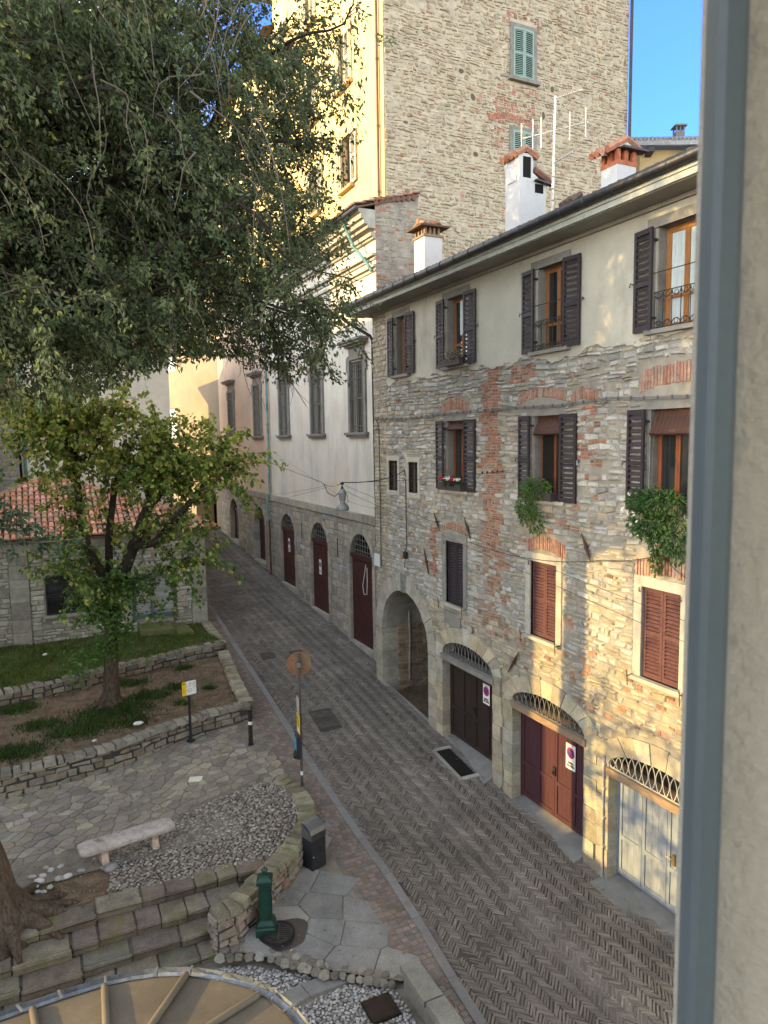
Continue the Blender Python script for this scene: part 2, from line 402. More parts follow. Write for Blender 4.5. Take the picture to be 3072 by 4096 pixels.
TERRA = [(.40, .17, .10), (.46, .22, .14), (.36, .19, .12), (.33, .20, .14), (.50, .27, .19), (.26, .19, .13), (.42, .26, .17)]
TERRAD = [(.20, .10, .07), (.17, .10, .075), (.24, .13, .09), (.13, .09, .07), (.28, .14, .09)]

# leaves, vectorised: pos (n,3), direction (n,3)
def leaves(mb, pos, dirs, size, width, tints, mi=0, fold=.25, nrm=None):
    n = len(pos); d = dirs/np.linalg.norm(dirs, axis=1)[:, None]
    rv = RNG.normal(size=(n, 3)) if nrm is None else nrm+RNG.normal(size=(n, 3))*.5
    a = np.cross(d, rv); a /= np.linalg.norm(a, axis=1)[:, None]+1e-9
    up = np.cross(a, d)
    sz = size*RNG.uniform(.65, 1.25, n)[:, None]; w = sz*width
    V = np.stack([pos, pos+d*sz*.42+a*w*.5+up*w*fold, pos+d*sz, pos+d*sz*.42-a*w*.5+up*w*fold], 1).reshape(-1, 3)
    i = np.arange(n)[:, None]*4
    F = np.concatenate([i+np.array([[0, 1, 2]]), i+np.array([[0, 2, 3]])], 0)
    mb.arr(V, F, np.concatenate([tints, tints], 0), mi)
def tint_mix(n, cols, var=.25):
    c = np.array(cols)[RNG.integers(0, len(cols), n)]
    return c*RNG.uniform(1-var, 1+var, (n, 1))

# ------------------------------------------------------------------ camera, sky, sun
H = 8.8
YAW, PITCH, ROLL = math.radians(25.888), math.radians(5.841), math.radians(.836)
fw = Vector((math.sin(YAW)*math.cos(PITCH), math.cos(YAW)*math.cos(PITCH), -math.sin(PITCH)))
r0 = Vector((math.cos(YAW), -math.sin(YAW), 0)); u0 = r0.cross(fw)
rt = r0*math.cos(ROLL)-u0*math.sin(ROLL); up = u0*math.cos(ROLL)+r0*math.sin(ROLL)
cd = bpy.data.cameras.new('camera'); cam = bpy.data.objects.new('camera', cd); COL.objects.link(cam)
M4 = Matrix((rt, up, -fw)).transposed().to_4x4(); M4.translation = (0, 0, H); cam.matrix_world = M4
cd.sensor_fit = 'VERTICAL'; cd.sensor_height = 36; cd.lens = 2840/4096*36; cd.clip_start = .05; cd.clip_end = 2000
cd.dof.use_dof = True; cd.dof.focus_distance = 17; cd.dof.aperture_fstop = 8
S.camera = cam
SUN_EL, SUN_AZ = math.radians(14.5), math.radians(11)      # azimuth measured from -X towards +Y
sd = Vector((-math.cos(SUN_EL)*math.cos(SUN_AZ), math.cos(SUN_EL)*math.sin(SUN_AZ), math.sin(SUN_EL)))
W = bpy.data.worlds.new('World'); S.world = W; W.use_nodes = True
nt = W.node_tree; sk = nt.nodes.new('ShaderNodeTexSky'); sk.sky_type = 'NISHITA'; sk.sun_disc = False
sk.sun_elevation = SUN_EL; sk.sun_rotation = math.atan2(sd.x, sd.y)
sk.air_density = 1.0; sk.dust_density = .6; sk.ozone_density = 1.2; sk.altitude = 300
# most of dome whitened as added fill light, deep blue only up the street
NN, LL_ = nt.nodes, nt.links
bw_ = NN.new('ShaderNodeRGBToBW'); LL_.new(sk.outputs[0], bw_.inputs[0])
fill_mix = NN.new('ShaderNodeMix'); fill_mix.data_type = 'RGBA'; fill_mix.inputs[0].default_value = .62; LL_.new(sk.outputs[0], fill_mix.inputs[6])
tn = NN.new('ShaderNodeVectorMath'); tn.operation = 'SCALE'; tn.inputs[0].default_value = (1.04, 1.0, .94); LL_.new(bw_.outputs[0], tn.inputs['Scale']); LL_.new(tn.outputs[0], fill_mix.inputs[7])
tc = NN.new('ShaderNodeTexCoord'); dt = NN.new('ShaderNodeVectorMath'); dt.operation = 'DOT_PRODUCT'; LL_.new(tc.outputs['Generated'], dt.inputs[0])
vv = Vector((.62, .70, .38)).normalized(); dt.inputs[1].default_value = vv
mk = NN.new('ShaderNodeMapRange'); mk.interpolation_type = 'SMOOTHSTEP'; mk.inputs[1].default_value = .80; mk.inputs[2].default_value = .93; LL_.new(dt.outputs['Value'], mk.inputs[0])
fin_ = NN.new('ShaderNodeMix'); fin_.data_type = 'RGBA'; LL_.new(mk.outputs[0], fin_.inputs[0]); LL_.new(fill_mix.outputs[2], fin_.inputs[6])
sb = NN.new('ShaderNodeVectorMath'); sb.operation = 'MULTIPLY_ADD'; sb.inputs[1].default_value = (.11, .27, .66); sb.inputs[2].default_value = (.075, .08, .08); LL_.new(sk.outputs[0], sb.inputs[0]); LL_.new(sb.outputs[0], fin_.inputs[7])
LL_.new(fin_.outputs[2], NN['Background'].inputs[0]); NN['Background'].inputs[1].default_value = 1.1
ld = bpy.data.lights.new('sun', 'SUN'); ld.energy = 9.0; ld.angle = math.radians(.53); ld.color = (1, .66, .21)
lo = bpy.data.objects.new('sun', ld); COL.objects.link(lo); lo.rotation_euler = (-sd).to_track_quat('-Z', 'Y').to_euler()
S.view_settings.view_transform = 'Standard'; S.view_settings.look = 'None'; S.view_settings.exposure = 0
S.render.engine = 'CYCLES'; S.cycles.max_bounces = 6; S.cycles.diffuse_bounces = 4; S.cycles.use_denoising = True

# ------------------------------------------------------------------ the stone house on the right of the street
XF = 9.7
def wav(u, v): return .024*math.sin(u*1.3+v*2.1)+.012*math.sin(u*3.7-v*1.3)+.007*math.sin(u*8.1+v*5)
PF = lambda u, v, d: (XF-d, u, v)
PFw = lambda u, v, d: (XF-d, u+.6*wav(v, u*.7), v+wav(u, v))
house = thing('stone_house', 'three storey rubble stone house with brown louvred shutters, arched gateway and three garage doors', 'house', (XF, 12.3, 0))
Y0, Y1, ZE = 3.5, 20.62, 12.69
win3 = [(18.19, 18.95, 10.66, 12.33), (15.09, 16.05, 10.63, 12.34), (11.43, 12.36, 10.6, 12.3), (8.2, 9.14, 10.6, 12.3), (4.9, 5.85, 10.6, 12.3)]
win2 = [(15.17, 16.17, 7.47, 9.25), (11.53, 12.52, 7.47, 9.25), (8.30, 9.27, 7.47, 9.25), (5.0, 6.0, 7.47, 9.25)]
sml = [(18.98, 19.57, 7.25, 8.16), (17.72, 18.28, 7.25, 8.14)]
win1 = [(15.33, 16.20, 4.42, 6.10), (11.68, 12.55, 4.42, 6.10), (8.45, 9.32, 4.42, 6.10), (5.2, 6.1, 4.42, 6.1)]
rects = win3+win2+sml+win1
AG = (18.65, 1.5, .5, 2.75, 1.5)
gar = [(15.17, 1.2, .4, 3.0, .46), (11.95, 1.22, .15, 2.72, .40), (8.82, 1.22, -.1, 2.42, .44)]
arches = [AG]+gar
mb = MB()
wall_sheet(mb, Y0, Y1, -.6, ZE+.1, PF, rects, arches, mi=0)
for r in rects: reveal(mb, r, PF, .26, mi=4)
for g in gar: reveal_arch(mb, g, PF, .30, mi=3, tint=(.33, .29, .22))
mb.poly([(XF, Y1, -.6), (16, Y1, -.6), (16, Y1, 12.7), (XF, Y1, 12.7)], (1, 1, 1), 0)
def plaster_bot(u):
    return 10.46+.05*math.sin(u*3.1)+.035*math.sin(u*8.3+1)+.02*math.sin(u*21)-(.06 if 11 < u < 12.6 else 0)
BR = (.275, .125, .082)
BRL = (.27, .155, .11)
def zone(u, v):
    n = .12*math.sin(v*7.1)+.08*math.sin(v*17+1)
    if 13.72+n*.7 < u < 14.45+n and 6.0 < v < 10.5: return BR
    if 13.45+n < u < 14.62+n and 4.0 < v <= 6.1: return BRL if random.random() < .62 else None
    if 12.35+n < u < 12.95 and 9.98 < v < 10.32: return BR
    if 12.7+n < u < 13.35 and 10.02 < v < 10.3: return BR
    if 10.6 < u < 11.2 and 8.2 < v < 9.75 and random.random() < .6: return BR
    if 16.75 < u < 17.05 and 5.0 < v < 6.4: return (.25, .10, .07)
    if 17.6 < u < 18.6 and 5.3 < v < 6.3 and random.random() < .3: return BRL
    if 10.3 < u < 11.3 and 6.6 < v < 9.2 and math.sin(u*5+v*3) > .3 and random.random() < .3: return BR
    if 9.6 < u < 11.6 and 2.9 < v < 5.2 and math.sin(u*4+v*5) > .5 and random.random() < .35: return (.40, .20, .11)
    if 11.2 < u < 13.2 and 2.9 < v < 4.3 and random.random() < .16: return BRL
    if 5 < u < 9.6 and 2.9 < v < 4.3 and random.random() < .16: return BRL
    if 11.2 < u < 13 and 6.2 < v < 7.4 and random.random() < .16: return BRL
    if 18.7 < u < 19.0 and 9.72 < v < 9.95: return BR
    if random.random() < .008: return BR
    return None
def colS(u, v):
    if v < 4.4 or u > 19.6: c = pick([(.36, .31, .22), (.33, .29, .22), (.40, .34, .24), (.30, .27, .21), (.37, .33, .27)])
    else: c = pick([(.33, .325, .29), (.37, .36, .325), (.30, .30, .28), (.40, .385, .35), (.27, .255, .215), (.32, .28, .21), (.35, .34, .315), (.24, .235, .22)])
    return jig(c, .16, .04)
def colA(): return jig(pick([(.37, .32, .225), (.33, .295, .22), (.41, .36, .26), (.30, .27, .21), (.36, .34, .28)]), .12, .04)
r2 = [(a-.18, b+.16, c-.14, d+.17) for a, b, c, d in win1]+[(a-.05, b+.05, c-.1, d+.16) for a, b, c, d in win2]+[(a-.12, b+.12, c-.14, d+.14) for a, b, c, d in sml]+[(a-.08, b+.08, c-.1, d) for a, b, c, d in win3]
# relief arches of upright bricks above the windows
relief = [(15.07, 16.37, 9.52, .34), (11.45, 13.05, 9.62, .26), (10.55, 11.3, 9.52, .3), (7.7, 9.5, 9.66, .42), (11.42, 12.72, 6.36, .36), (7.9, 9.5, 6.34, .42), (15.2, 16.4, 6.42, .22)]
r2 += [(a, b, c-.05, c+d*.85) for a, b, c, d in relief]
big = holes_cut(r2, [(AG[0], AG[1]+.46, AG[2], AG[3], AG[4]+.46)]+[(g[0], g[1]+.36, g[2], g[3], g[4]+.5) for g in gar])
masonry(mb, Y0, Y1-.03, 3.3, 10.52, PFw, lambda a, b: [(Y0-1, Y0)]+big(a, b), (.065, .15), (.10, .42), colS, (.008, .048), zone=zone, mi=1, bmi=2, skip=.05, gap=.02)
masonry(mb, Y0, Y1, -.4, 3.3, PF, big, (.20, .33), (.25, .55), lambda u, v: colA(), (.012, .03), jit=.01, gap=.012, zone=lambda u, v: None, mi=3, skip=.01)
masonry(mb, 19.62, Y1, 10.6, ZE, PF, big, (.09, .19), (.12, .36), colS, (.012, .045), mi=1)
for (a, b, z, hgt) in relief:          # upright brick relieving arches
    n = int((b-a)/.068)
    for i in range(n):
        t = (i+.5)/n*2-1; u = a+(b-a)*i/n; zz = z-.13*t*t+R(-.01, .01); hh = hgt*R(.86, 1)
        if random.random() < .06: continue
        stone(mb, PF, u, zz, (b-a)/n, hh, R(.01, .026), .006, .012, jig(pick([(.31, .155, .105), (.30, .18, .135), (.33, .21, .165)]), .15, .05), 2, .1)
voussoirs(mb, AG, PF, .46, 17, .06, lambda: jig((.33, .31, .26), .1, .03), 3, dep=.55)
for s in (-1, 1):                       # jamb blocks of the gateway
    z = .4
    while z < 2.73:
        h = R(.4, .62); h = min(h, 2.75-z); a, b = (AG[0]-1.96, AG[0]-1.5) if s < 0 else (AG[0]+1.5, AG[0]+1.96)
        mb.box(XF-.055, XF+.5, a, b, z, z+h-.012, jig((.34, .315, .25), .12, .03), 3); z += h
mb.box(XF-.075, XF, 18.5, 18.78, 4.22, 4.70, (.20, .19, .17), 3)
mb.lathe([(.02, 0), (.07, .05), (.09, .16), (.06, .22), (.075, .28), (.07, .36), (.02, .41)], (XF-.075, 18.64, 4.25), 8, (.17, .16, .15), 3, sx=.6)
for g in gar:
    voussoirs(mb, g, PF, .40, 11, .05, colA, 3, t0=.1, t1=PI-.1)
    for s in (-1, 1):
        z = g[2]-.3
        while z < g[3]+.12:
            h = R(.28, .42); w = R(.3, .42); e = g[0]+s*g[1]
            e -= s*.004; mb.box(XF-.042-R(0, .014), XF+.295, min(e, e+s*w), max(e, e+s*w), z, z+h-.012, colA(), 3); z += h
mb.build('wall', [m_mortar, m_stone, m_brick, m_ashl, m_grey], house)
# inside of the gateway
mb = MB(); YA0, YA1 = 17.15, 20.15
PA = lambda u, v, d: (XF+.5+u, YA1-d, v)
mb.poly([(XF+.5, YA1, 0), (15, YA1, 0), (15, YA1, 4.4), (XF+.5, YA1, 4.4)], mi=0)
mb.poly([(XF+.5, YA0, 0), (15, YA0, 0), (15, YA0, 4.4), (XF+.5, YA0, 4.4)], mi=0)
mb.poly([(15, YA0, 0), (15, YA1, 0), (15, YA1, 4.4), (15, YA0, 4.4)], mi=0)
for k in range(12):
    a, b = PI*k/12, PI*(k+1)/12
    f = lambda t: (18.65-1.5*math.cos(t), 2.75+1.5*math.sin(t))
    mb.poly([(XF+.1, *f(a)), (XF+.1, *f(b)), (15, *f(b)), (15, *f(a))], mi=0)
masonry(mb, 0, 4.4, .6, 3.2, PA, lambda a, b: [], (.12, .22), (.2, .42), lambda u, v: jig(pick([(.30, .20, .12), (.26, .18, .11), (.33, .24, .15), (.22, .15, .10)]), .15, .04), (.01, .04), mi=1)
mb.tube([(XF+.9, YA1-.06, .9), (XF+.92, YA1-.07, 2.4), (XF+.88, YA1-.07, 3.7)], .035, 6, (.3, .27, .22), 1)
mb.build('passage', [m_mortar, m_stone], house)
# plaster of the top storey
mb = MB(); PP = lambda u, v, d: (XF-.035-d, u, v)
pr = [(a-.0, b+.0, c, d) for a, b, c, d in win3]
wall_sheet(mb, Y0, 19.6, 10.45, ZE, PP, pr, [], step=.11, vbot=plaster_bot)
u = Y0
while u < 19.6:
    b = min(u+.11, 19.6)
    if not any(a < (u+b)/2 < bb for a, bb, _, _ in win3):
        mb.poly([(XF-.035, u, plaster_bot(u)), (XF, u, plaster_bot(u)-.02), (XF, b, plaster_bot(b)-.02), (XF-.035, b, plaster_bot(b))])
    u += .11
for r in pr: reveal(mb, r, PP, .04)
mb.build('plaster', m_plaster, house)

def slat_panel(mb, P, u0, u1, v0, v1, n, th=.012):
    """louvre blades between u0..u1; P(u, v, d)"""
    for i in range(n):
        v = v0+(i+.5)*(v1-v0)/n; h = (v1-v0)/n*.54
        a = [P(u0, v-h*.5, .019), P(u1, v-h*.5, .019), P(u1, v+h*.5, -.016), P(u0, v+h*.5, -.016)]
        b = [P(u0, v-h*.5+th, .021), P(u1, v-h*.5+th, .021), P(u1, v+h*.5+th, -.014), P(u0, v+h*.5+th, -.014)]
        mb.hexa(a+b)
def leaf_mesh(P, w, h, n=13, mid=.47, st=.062):
    """a louvred shutter leaf w x h as boards and blades on frame P(u, v, d), d = outward"""
    mb = MB(); T = .02
    def bx(a, b, c, d, t=T): mb.hexa([P(a, c, -t), P(b, c, -t), P(b, c, t), P(a, c, t), P(a, d, -t), P(b, d, -t), P(b, d, t), P(a, d, t)])
    bx(0, st, 0, h); bx(w-st, w, 0, h)
    zm = h*mid
    for (c, d) in ((0, .10), (zm-.04, zm+.04), (h-.085, h)): bx(st, w-st, c, d, T-.002)
    slat_panel(mb, P, st-.004, w-st+.004, .10, zm-.04, int(n*mid)+1); slat_panel(mb, P, st-.004, w-st+.004, zm+.04, h-.085, n-int(n*mid))
    return mb
def hook(mb, P, u, v):
    mb.tube([P(u, v, .01), P(u, v, .05), P(u, v+.05, .06)], .008, 5)

def house_window(r, wood, style, name='window', lintel=(.2, .1), blind=0, open_sash=False, curtain=False):
    a, b, c, d = r
    w = part_empty(name, house, (XF, (a+b)/2, c))
    X = XF-.04 if c > 10 else XF
    mb = MB()
    lt, rt_ = lintel
    if style != 'closed':
        mb.box(X-.02, X+.06, a-.12, b+lt, d, d+.17)                  # lintel
        mb.box(X+.015, X+.20, a-.001, a+.03, c, d); mb.box(X+.015, X+.20, b-.03, b+.001, c, d)
        mb.build('lintel', m_grey, w)
    mb = MB()
    mb.box(X-.11, X+.2, a-.14, b+.16, c-.075, c)
    mb.build('sill', m_grey if c > 10 else m_lgrey, w)
    xf = X+.20
    mb = MB()
    if style != 'closed':
        fr = .055
        mb.box(xf, xf+.05, a+.03, a+.03+fr, c, d); mb.box(xf, xf+.05, b-.03-fr, b-.03, c, d)
        mb.box(xf, xf+.05, a+.03+fr, b-.03-fr, d-fr, d); mb.box(xf, xf+.05, a+.03+fr, b-.03-fr, c, c+.05)
        ym = (a+b)/2; st = .05; zt = c+(d-c)*.30
        for (p, q) in (((a+.03+fr, ym) if True else 0), (ym, b-.03-fr)):
            if open_sash and p < ym-.01: pass
            mb.box(xf-.012, xf+.03, p+.002, p+st, c+.05, d-fr); mb.box(xf-.012, xf+.03, q-st, q-.002, c+.05, d-fr)
            mb.box(xf-.012, xf+.03, p+st, q-st, d-fr-st, d-fr-.002); mb.box(xf-.012, xf+.03, p+st, q-st, c+.052, c+.05+st)
            if c > 10: mb.box(xf-.012, xf+.03, p+st, q-st, zt, zt+.06)
        mb.build('frame', wood, w)
        mb = MB(); mb.box(xf+.012, xf+.018, a+.08, b-.08, c+.05, d-.05)
        mb.build('pane', m_curtg if curtain else m_glass, w)
        if open_sash:                                             # one leaf swung inward leaves a dark gap
            mb = MB(); mb.box(xf-.014, xf+.034, (a+b)/2+.02, b-.10, c+.06, d-.06); mb.build('open_gap', m_dark, w)
    sw, sh = .45, d-c+.02
    if style == 'open':
        th = math.asin(.05/.45); cs, sn = math.cos(th), math.sin(th)
        Pl = lambda u, v, e: (X-.10+u*sn-e*cs, b+u*cs+e*sn, c-.01+v)
        leaf_mesh(Pl, sw, sh).build('shutter', m_shut, w)
        Pr = lambda u, v, e: (X-.10+u*sn-e*cs, a-u*cs-e*sn, c-.01+v)
        leaf_mesh(Pr, sw, sh).build('shutter', m_shut, w)
        for q in (b, a):
            for z in (c+.2, d-.2):
                mb = MB(); mb.box(X-.10, X+.02, q-.012, q+.012, z-.02, z+.02); mb.build('hinge', m_iron, w)
        for y, k in ((b, 1), (a, -1)):
            mb = MB(); mb.tube([(X, y+k*.5, c+.85), (X-.06, y+k*.53, c+.87), (X-.07, y+k*.535, c+.8)], .012, 5); mb.build('shutter_hook', m_iron, w)
    if style == 'closed':
        smat = m_shut if a > 14 else m_shutr
        mb = MB()                                                # stone surround
        mb.box(X-.03, X+.10, a-.17, a, c, d, None); mb.box(X-.03, X+.10, b, b+.18, c, d); mb.box(X-.033, X+.10, a-.17, b+.18, d, d+.19)
        mb.build('stone_frame', m_grey if a > 14 else m_lgrey, w)
        hw = (b-a)/2-.004
        for k in range(2):
            y0 = b-k*(hw+.008)
            Pc = lambda u, v, e, y0=y0: (X+.065-e, y0-u, c+.006+v)
            leaf_mesh(Pc, hw, d-c-.012, 19, .5, .055).build('shutter', smat, w)
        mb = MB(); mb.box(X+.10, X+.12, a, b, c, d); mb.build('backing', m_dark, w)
        for q in (a-.02, b+.02):
            mb = MB(); mb.tube([(X-.03, q, d-.1), (X-.07, q, d-.1), (X-.07, q, d-.02)], .01, 5); mb.build('shutter_hook', m_iron, w)
        for q in (a-.14, b+.18):
            mb = MB(); mb.tube([(X-.01, q, c-.0), (X-.16, q, c-.02), (X-.17, q, c+.08)], .012, 5); mb.tube([(X-.15, q, c-.2), (X-.16, q, c-.02), (X-.17, q, c+.1)], .010, 5); mb.build('sill_bracket', m_rust, w)
    if blind:
        mb = MB(); n = 14; hgt = blind; pts = []
        for i in range(n+1):
            t = i/n; pts.append((X+.10-.13*math.sin(t*1.35)**2, d-.02-hgt*t))
        pts += [(pts[-1][0]-.03, pts[-1][1]-.025), (pts[-1][0]+.01, pts[-1][1]-.05), (pts[-1][0]+.05, pts[-1][1]-.02)]
        for p, q in zip(pts[:-1], pts[1:]):
            mb.poly([(p[0], a+.05, p[1]), (p[0], b-.05, p[1]), (q[0], b-.05, q[1]), (q[0], a+.05, q[1])], jig((1, 1, 1), .12))
        for k in range(9):
            y = a+.1+(b-a-.2)*k/8
            mb.tube([(p[0]-.006, y, p[1]) for p in pts[:n+1]], .003, 4, (3, 3.6, 3.8))
        mb.tube([(X+.02, b-.12, d-.1), (X-.02, b-.10, c+.3)], .004, 4, (3, 4, 5))
        mb.build('blind', m_blind, w)
    return w
def railing(r, w, X):
    a, b, c, d = r; mb = MB(); x = X-.04; zt = c+.62; n = 5; p = (b-a)/n
    for z in (zt, c+.03): mb.tube([(x, a, z), (x, b, z)], .010, 5)
    mb.tube([(x-.03, a-.05, zt+.32), (x-.03, b+.05, zt+.32)], .009, 5)
    for i in range(n+1):
        y = a+i*p
        if 0 < i < n or 1: mb.tube([(x, min(max(y, a+.01), b-.01), c), (x, min(max(y, a+.01), b-.01), zt)], .008, 5)
    for i in range(n):
        yc = a+(i+.5)*p; rr = p*.47
        for zc in (zt-.02, c+.03+rr*.2):
            pts = [(x, yc+rr*math.cos(t), zc+rr*math.sin(t)) for t in np.linspace(0 if zc < c+.3 else PI, PI if zc < c+.3 else 2*PI, 11)]
            mb.tube(pts, .008, 5)
            mb.tube([(x, yc+rr*.45*math.cos(t), zc+(rr*.5 if zc < c+.3 else -rr*.5)+rr*.45*math.sin(t)) for t in np.linspace(0, 2*PI, 11)[:-1]], .006, 4, closed=True)
    mb.build('railing', m_iron, w)
# top storey
w = house_window(win3[0], m_wood, 'open'); w = house_window(win3[1], m_wood, 'open')
mb = MB()
for k in range(8): mb.box(XF+.145, XF+.155+.008*math.sin(k), 15.42+k*.035, 15.42+(k+1)*.035, 11.45-.05*abs(math.sin(k*.8)), 12.25)
mb.build('curtain', m_curt, w)
w = house_window(win3[2], m_wood, 'open'); railing(win3[2], w, XF-.035)
w = house_window(win3[3], m_wood, 'open', curtain=True); railing(win3[3], w, XF-.035)
w = house_window(win3[4], m_wood, 'open', curtain=True)
# middle storey
house_window(win2[0], m_woodr, 'open', blind=.17, lintel=(.16, .2)); house_window(win2[1], m_woodr, 'open', blind=.34, open_sash=True)
house_window(win2[2], m_woodr, 'open', blind=.38); house_window(win2[3], m_woodr, 'open', blind=.3)
for r in win1: house_window(r, m_shut, 'closed')
for r in sml:
    a, b, c, d = r; w = part_empty('small_window', house, (XF, (a+b)/2, c)); mb = MB()
    mb.box(XF-.03, XF+.12, a-.12, a, c, d); mb.box(XF-.03, XF+.12, b, b+.13, c, d); mb.box(XF-.035, XF+.12, a-.14, b+.14, d, d+.14); mb.box(XF-.04, XF+.12, a-.14, b+.14, c-.14, c)
    mb.build('stone_frame', m_lgrey, w)
    mb = MB(); mb.box(XF+.2, XF+.22, a, b, c, d); mb.build('pane', m_glass, w)
    mb = MB()
    for k in range(4): y = a+(b-a)*(k+.6)/4.2; mb.tube([(XF+.03, y, c), (XF+.03, y, d)], .008, 5)
    for k in range(4): z = c+(d-c)*(k+.5)/4; mb.tube([(XF+.02, a, z), (XF+.02, b, z)], .009, 5)
    mb.build('grille', m_rust, w)
# garage doors
def garage(g, m, thr, style, lint):
    yc, hf, z0, zsp, rise = g; a, b = yc-hf, yc+hf; zl = zsp-.08
    w = part_empty('garage_door', house, (XF, yc, thr)); X = XF+.22; dz = zl-.1
    mb = MB(); mb.box(X+.05, X+.07, a, b, thr-.2, dz+.05)
    n = 4; pw = (b-a-.06)/n
    mb.box(X-.02, X+.05, a, a+.03, thr, dz); mb.box(X-.02, X+.05, b-.03, b, thr, dz)
    for i in range(n):
        p, q = a+.03+i*pw+.004, a+.03+(i+1)*pw-.004; zm = thr+(dz-thr)*.36; s = .075
        mb.box(X, X+.045, p, p+s, thr+.03, dz); mb.box(X, X+.045, q-s, q, thr+.03, dz)
        for (c, d) in ((thr+.03, thr+.14), (zm, zm+.09), (dz-.09, dz)): mb.box(X+.001, X+.045, p+s, q-s, c, d)
        for (c, d) in ((thr+.14, zm), (zm+.09, dz-.09)):
            k = 3
            for e in range(k): mb.box(X+.025, X+.048, p+s+(q-p-2*s)*e/k+.002, p+s+(q-p-2*s)*(e+1)/k-.002, c, d, jig((1, 1, 1), .05, .01))
    mb.build('door_leaf', m, w)
    mb = MB(); mb.box(XF-.09, X+.1, a-.06, b+.03, zl-.1, zl+.04); mb.box(XF-.10, X+.02, a-.07, b+.04, zl+.04, zl+.055)
    mb.build('lintel_beam', lint, w)
    mb = MB(); ks = 15; x = XF-.02
    top = lambda y: zsp+rise*math.sqrt(max(0, 1-((y-yc)/hf)**2))-.005
    for i in range(ks):
        y0 = a+.08+(b-a-.16)*i/(ks-1); zt = top(y0)
        if zt-zl < .1: continue
        for s in (-1, 1):
            pts = []
            for k in range(9):
                t = k/8; z = zl+.05+(zt-zl-.05)*t; y = min(max(y0+s*.075*math.sin(PI*t)-s*.0, a+.01), b-.01)
                pts.append((x, y, min(z, top(y))))
            mb.tube(pts, .009, 5)
    mb.tube([(x, a+.02, zl+.065), (x, b-.02, zl+.065)], .012, 5)
    for i in range(ks-1):
        y0 = a+.08+(b-a-.16)*(i+.5)/(ks-1); z = zl+.05+(top(y0)-zl)*.5; mb.lathe([(.008, -.015), (.018, 0), (.008, .015)], (x, y0, z), 6)
    mb.build('fanlight_grille', m_irong if style != 3 else mat('pale painted grille', (.42, .41, .36), .6, .2, 8, .05, 40), w)
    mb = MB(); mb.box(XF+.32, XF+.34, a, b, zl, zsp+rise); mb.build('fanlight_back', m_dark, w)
    mb = MB()
    if style == 1: mb.box(X-.035, X, yc-.04, yc+.02, thr+1.0, thr+1.16); mb.tube([(X-.06, yc-.03, thr+1.1), (X-.06, yc-.1, thr+1.1)], .01, 5)
    if style == 2: mb.box(X-.04, X, yc-.05, yc+.03, thr+1.0, thr+1.2); mb.box(X-.07, X-.04, yc-.02, yc+.02, thr+1.04, thr+1.1)
    if style == 3:
        y = yc-.17
        mb.box(X-.03, X, y-.025, y+.025, thr+.92, thr+1.14); mb.tube([(X-.02, y, thr+1.06), (X-.07, y, thr+1.06), (X-.075, y+.12, thr+1.06)], .011, 6)
    mb.build('door_handle', m_brass if style == 3 else m_black, w)
    return w
garage(gar[0], m_gd1, .62, 1, m_grey); garage(gar[1], m_gd2, .33, 2, m_oldwood); garage(gar[2], m_gd3, .13, 3, m_oldwood)
for g, t0, t1 in ((gar[0], .62, .36), (gar[1], .33, .10), (gar[2], .12, -.06)):
    a, b = g[0]-g[1]-.02, g[0]+g[1]+.1
    mb = MB(); mb.hexa([(XF-.42, a, -.3), (XF+.3, a, -.3), (XF+.3, b, -.3), (XF-.42, b, -.3), (XF-.42, a, t1-.05), (XF+.3, a, t0), (XF+.3, b, t0), (XF-.42, b, t1+.12)])
    mb.build('threshold', m_conc, house)
# roof, eaves, gutter
mb = MB(); e0, e1 = 3.4, 21.25
mb.hexa([(9.10, e0, 12.70), (16, e0, 12.70), (16, e1, 12.70), (9.10, e1, 12.70), (9.10, e0, 12.93), (13.6, e0, 14.55), (13.6, e1, 14.55), (9.10, e1, 12.93)], (.12, .075, .05))
s = Vector((4.5, 0, 1.62)).normalized()
coppi(mb, lambda c: c.x < 13.6, (9.0, e0, 12.93), (0, 1, 0), s, int((e1-e0)/.2), 13, .2, .37, TERRAD)
for k in range(60): mb.tube([(13.6, e0+k*.3, 14.6), (13.6, e0+k*.3+.33, 14.63)], .09, 6, jig(pick(TERRAD), .15))
mb.build('roof', m_tile, house)
mb = MB(); mb.box(9.06, 9.10, e0, e1, 12.69, 12.90); mb.box(9.03, 9.06, e0, e1, 12.79, 12.90); mb.box(9.06, 9.72, e1, e1+.03, 12.69, 12.93)
mb.build('fascia', m_fascia, house)
mb = MB(); mb.box(9.11, XF+.0, e0, e1, 12.675, 12.699); mb.box(XF-.10, XF-.036, e0, 20.5, 12.60, 12.674); mb.build('soffit', m_soffit, house)
mb = MB()
mb.tube([(8.95, e0, 12.93), (8.95, 12, 12.93), (8.95, e1+.1, 12.92)], .085, 12)
y = e0+.5
while y < e1: mb.tube([(8.95, y, 12.93), (8.95, y+.03, 12.93)], .092, 12); y += .62
mb.build('gutter', m_gutter, house, smooth=True)
mb = MB(); mb.tube([(8.98, 21.28, 12.85), (8.98, 21.3, 12.62), (9.08, 21.2, 12.52), (9.66, 20.72, 12.05), (9.72, 20.68, 11.9), (9.78, 20.67, 3)], .05, 8)
mb.build('downpipe', m_gutter, house, smooth=True)
roof = [o for o in house.children if o.name.startswith('roof')][0]
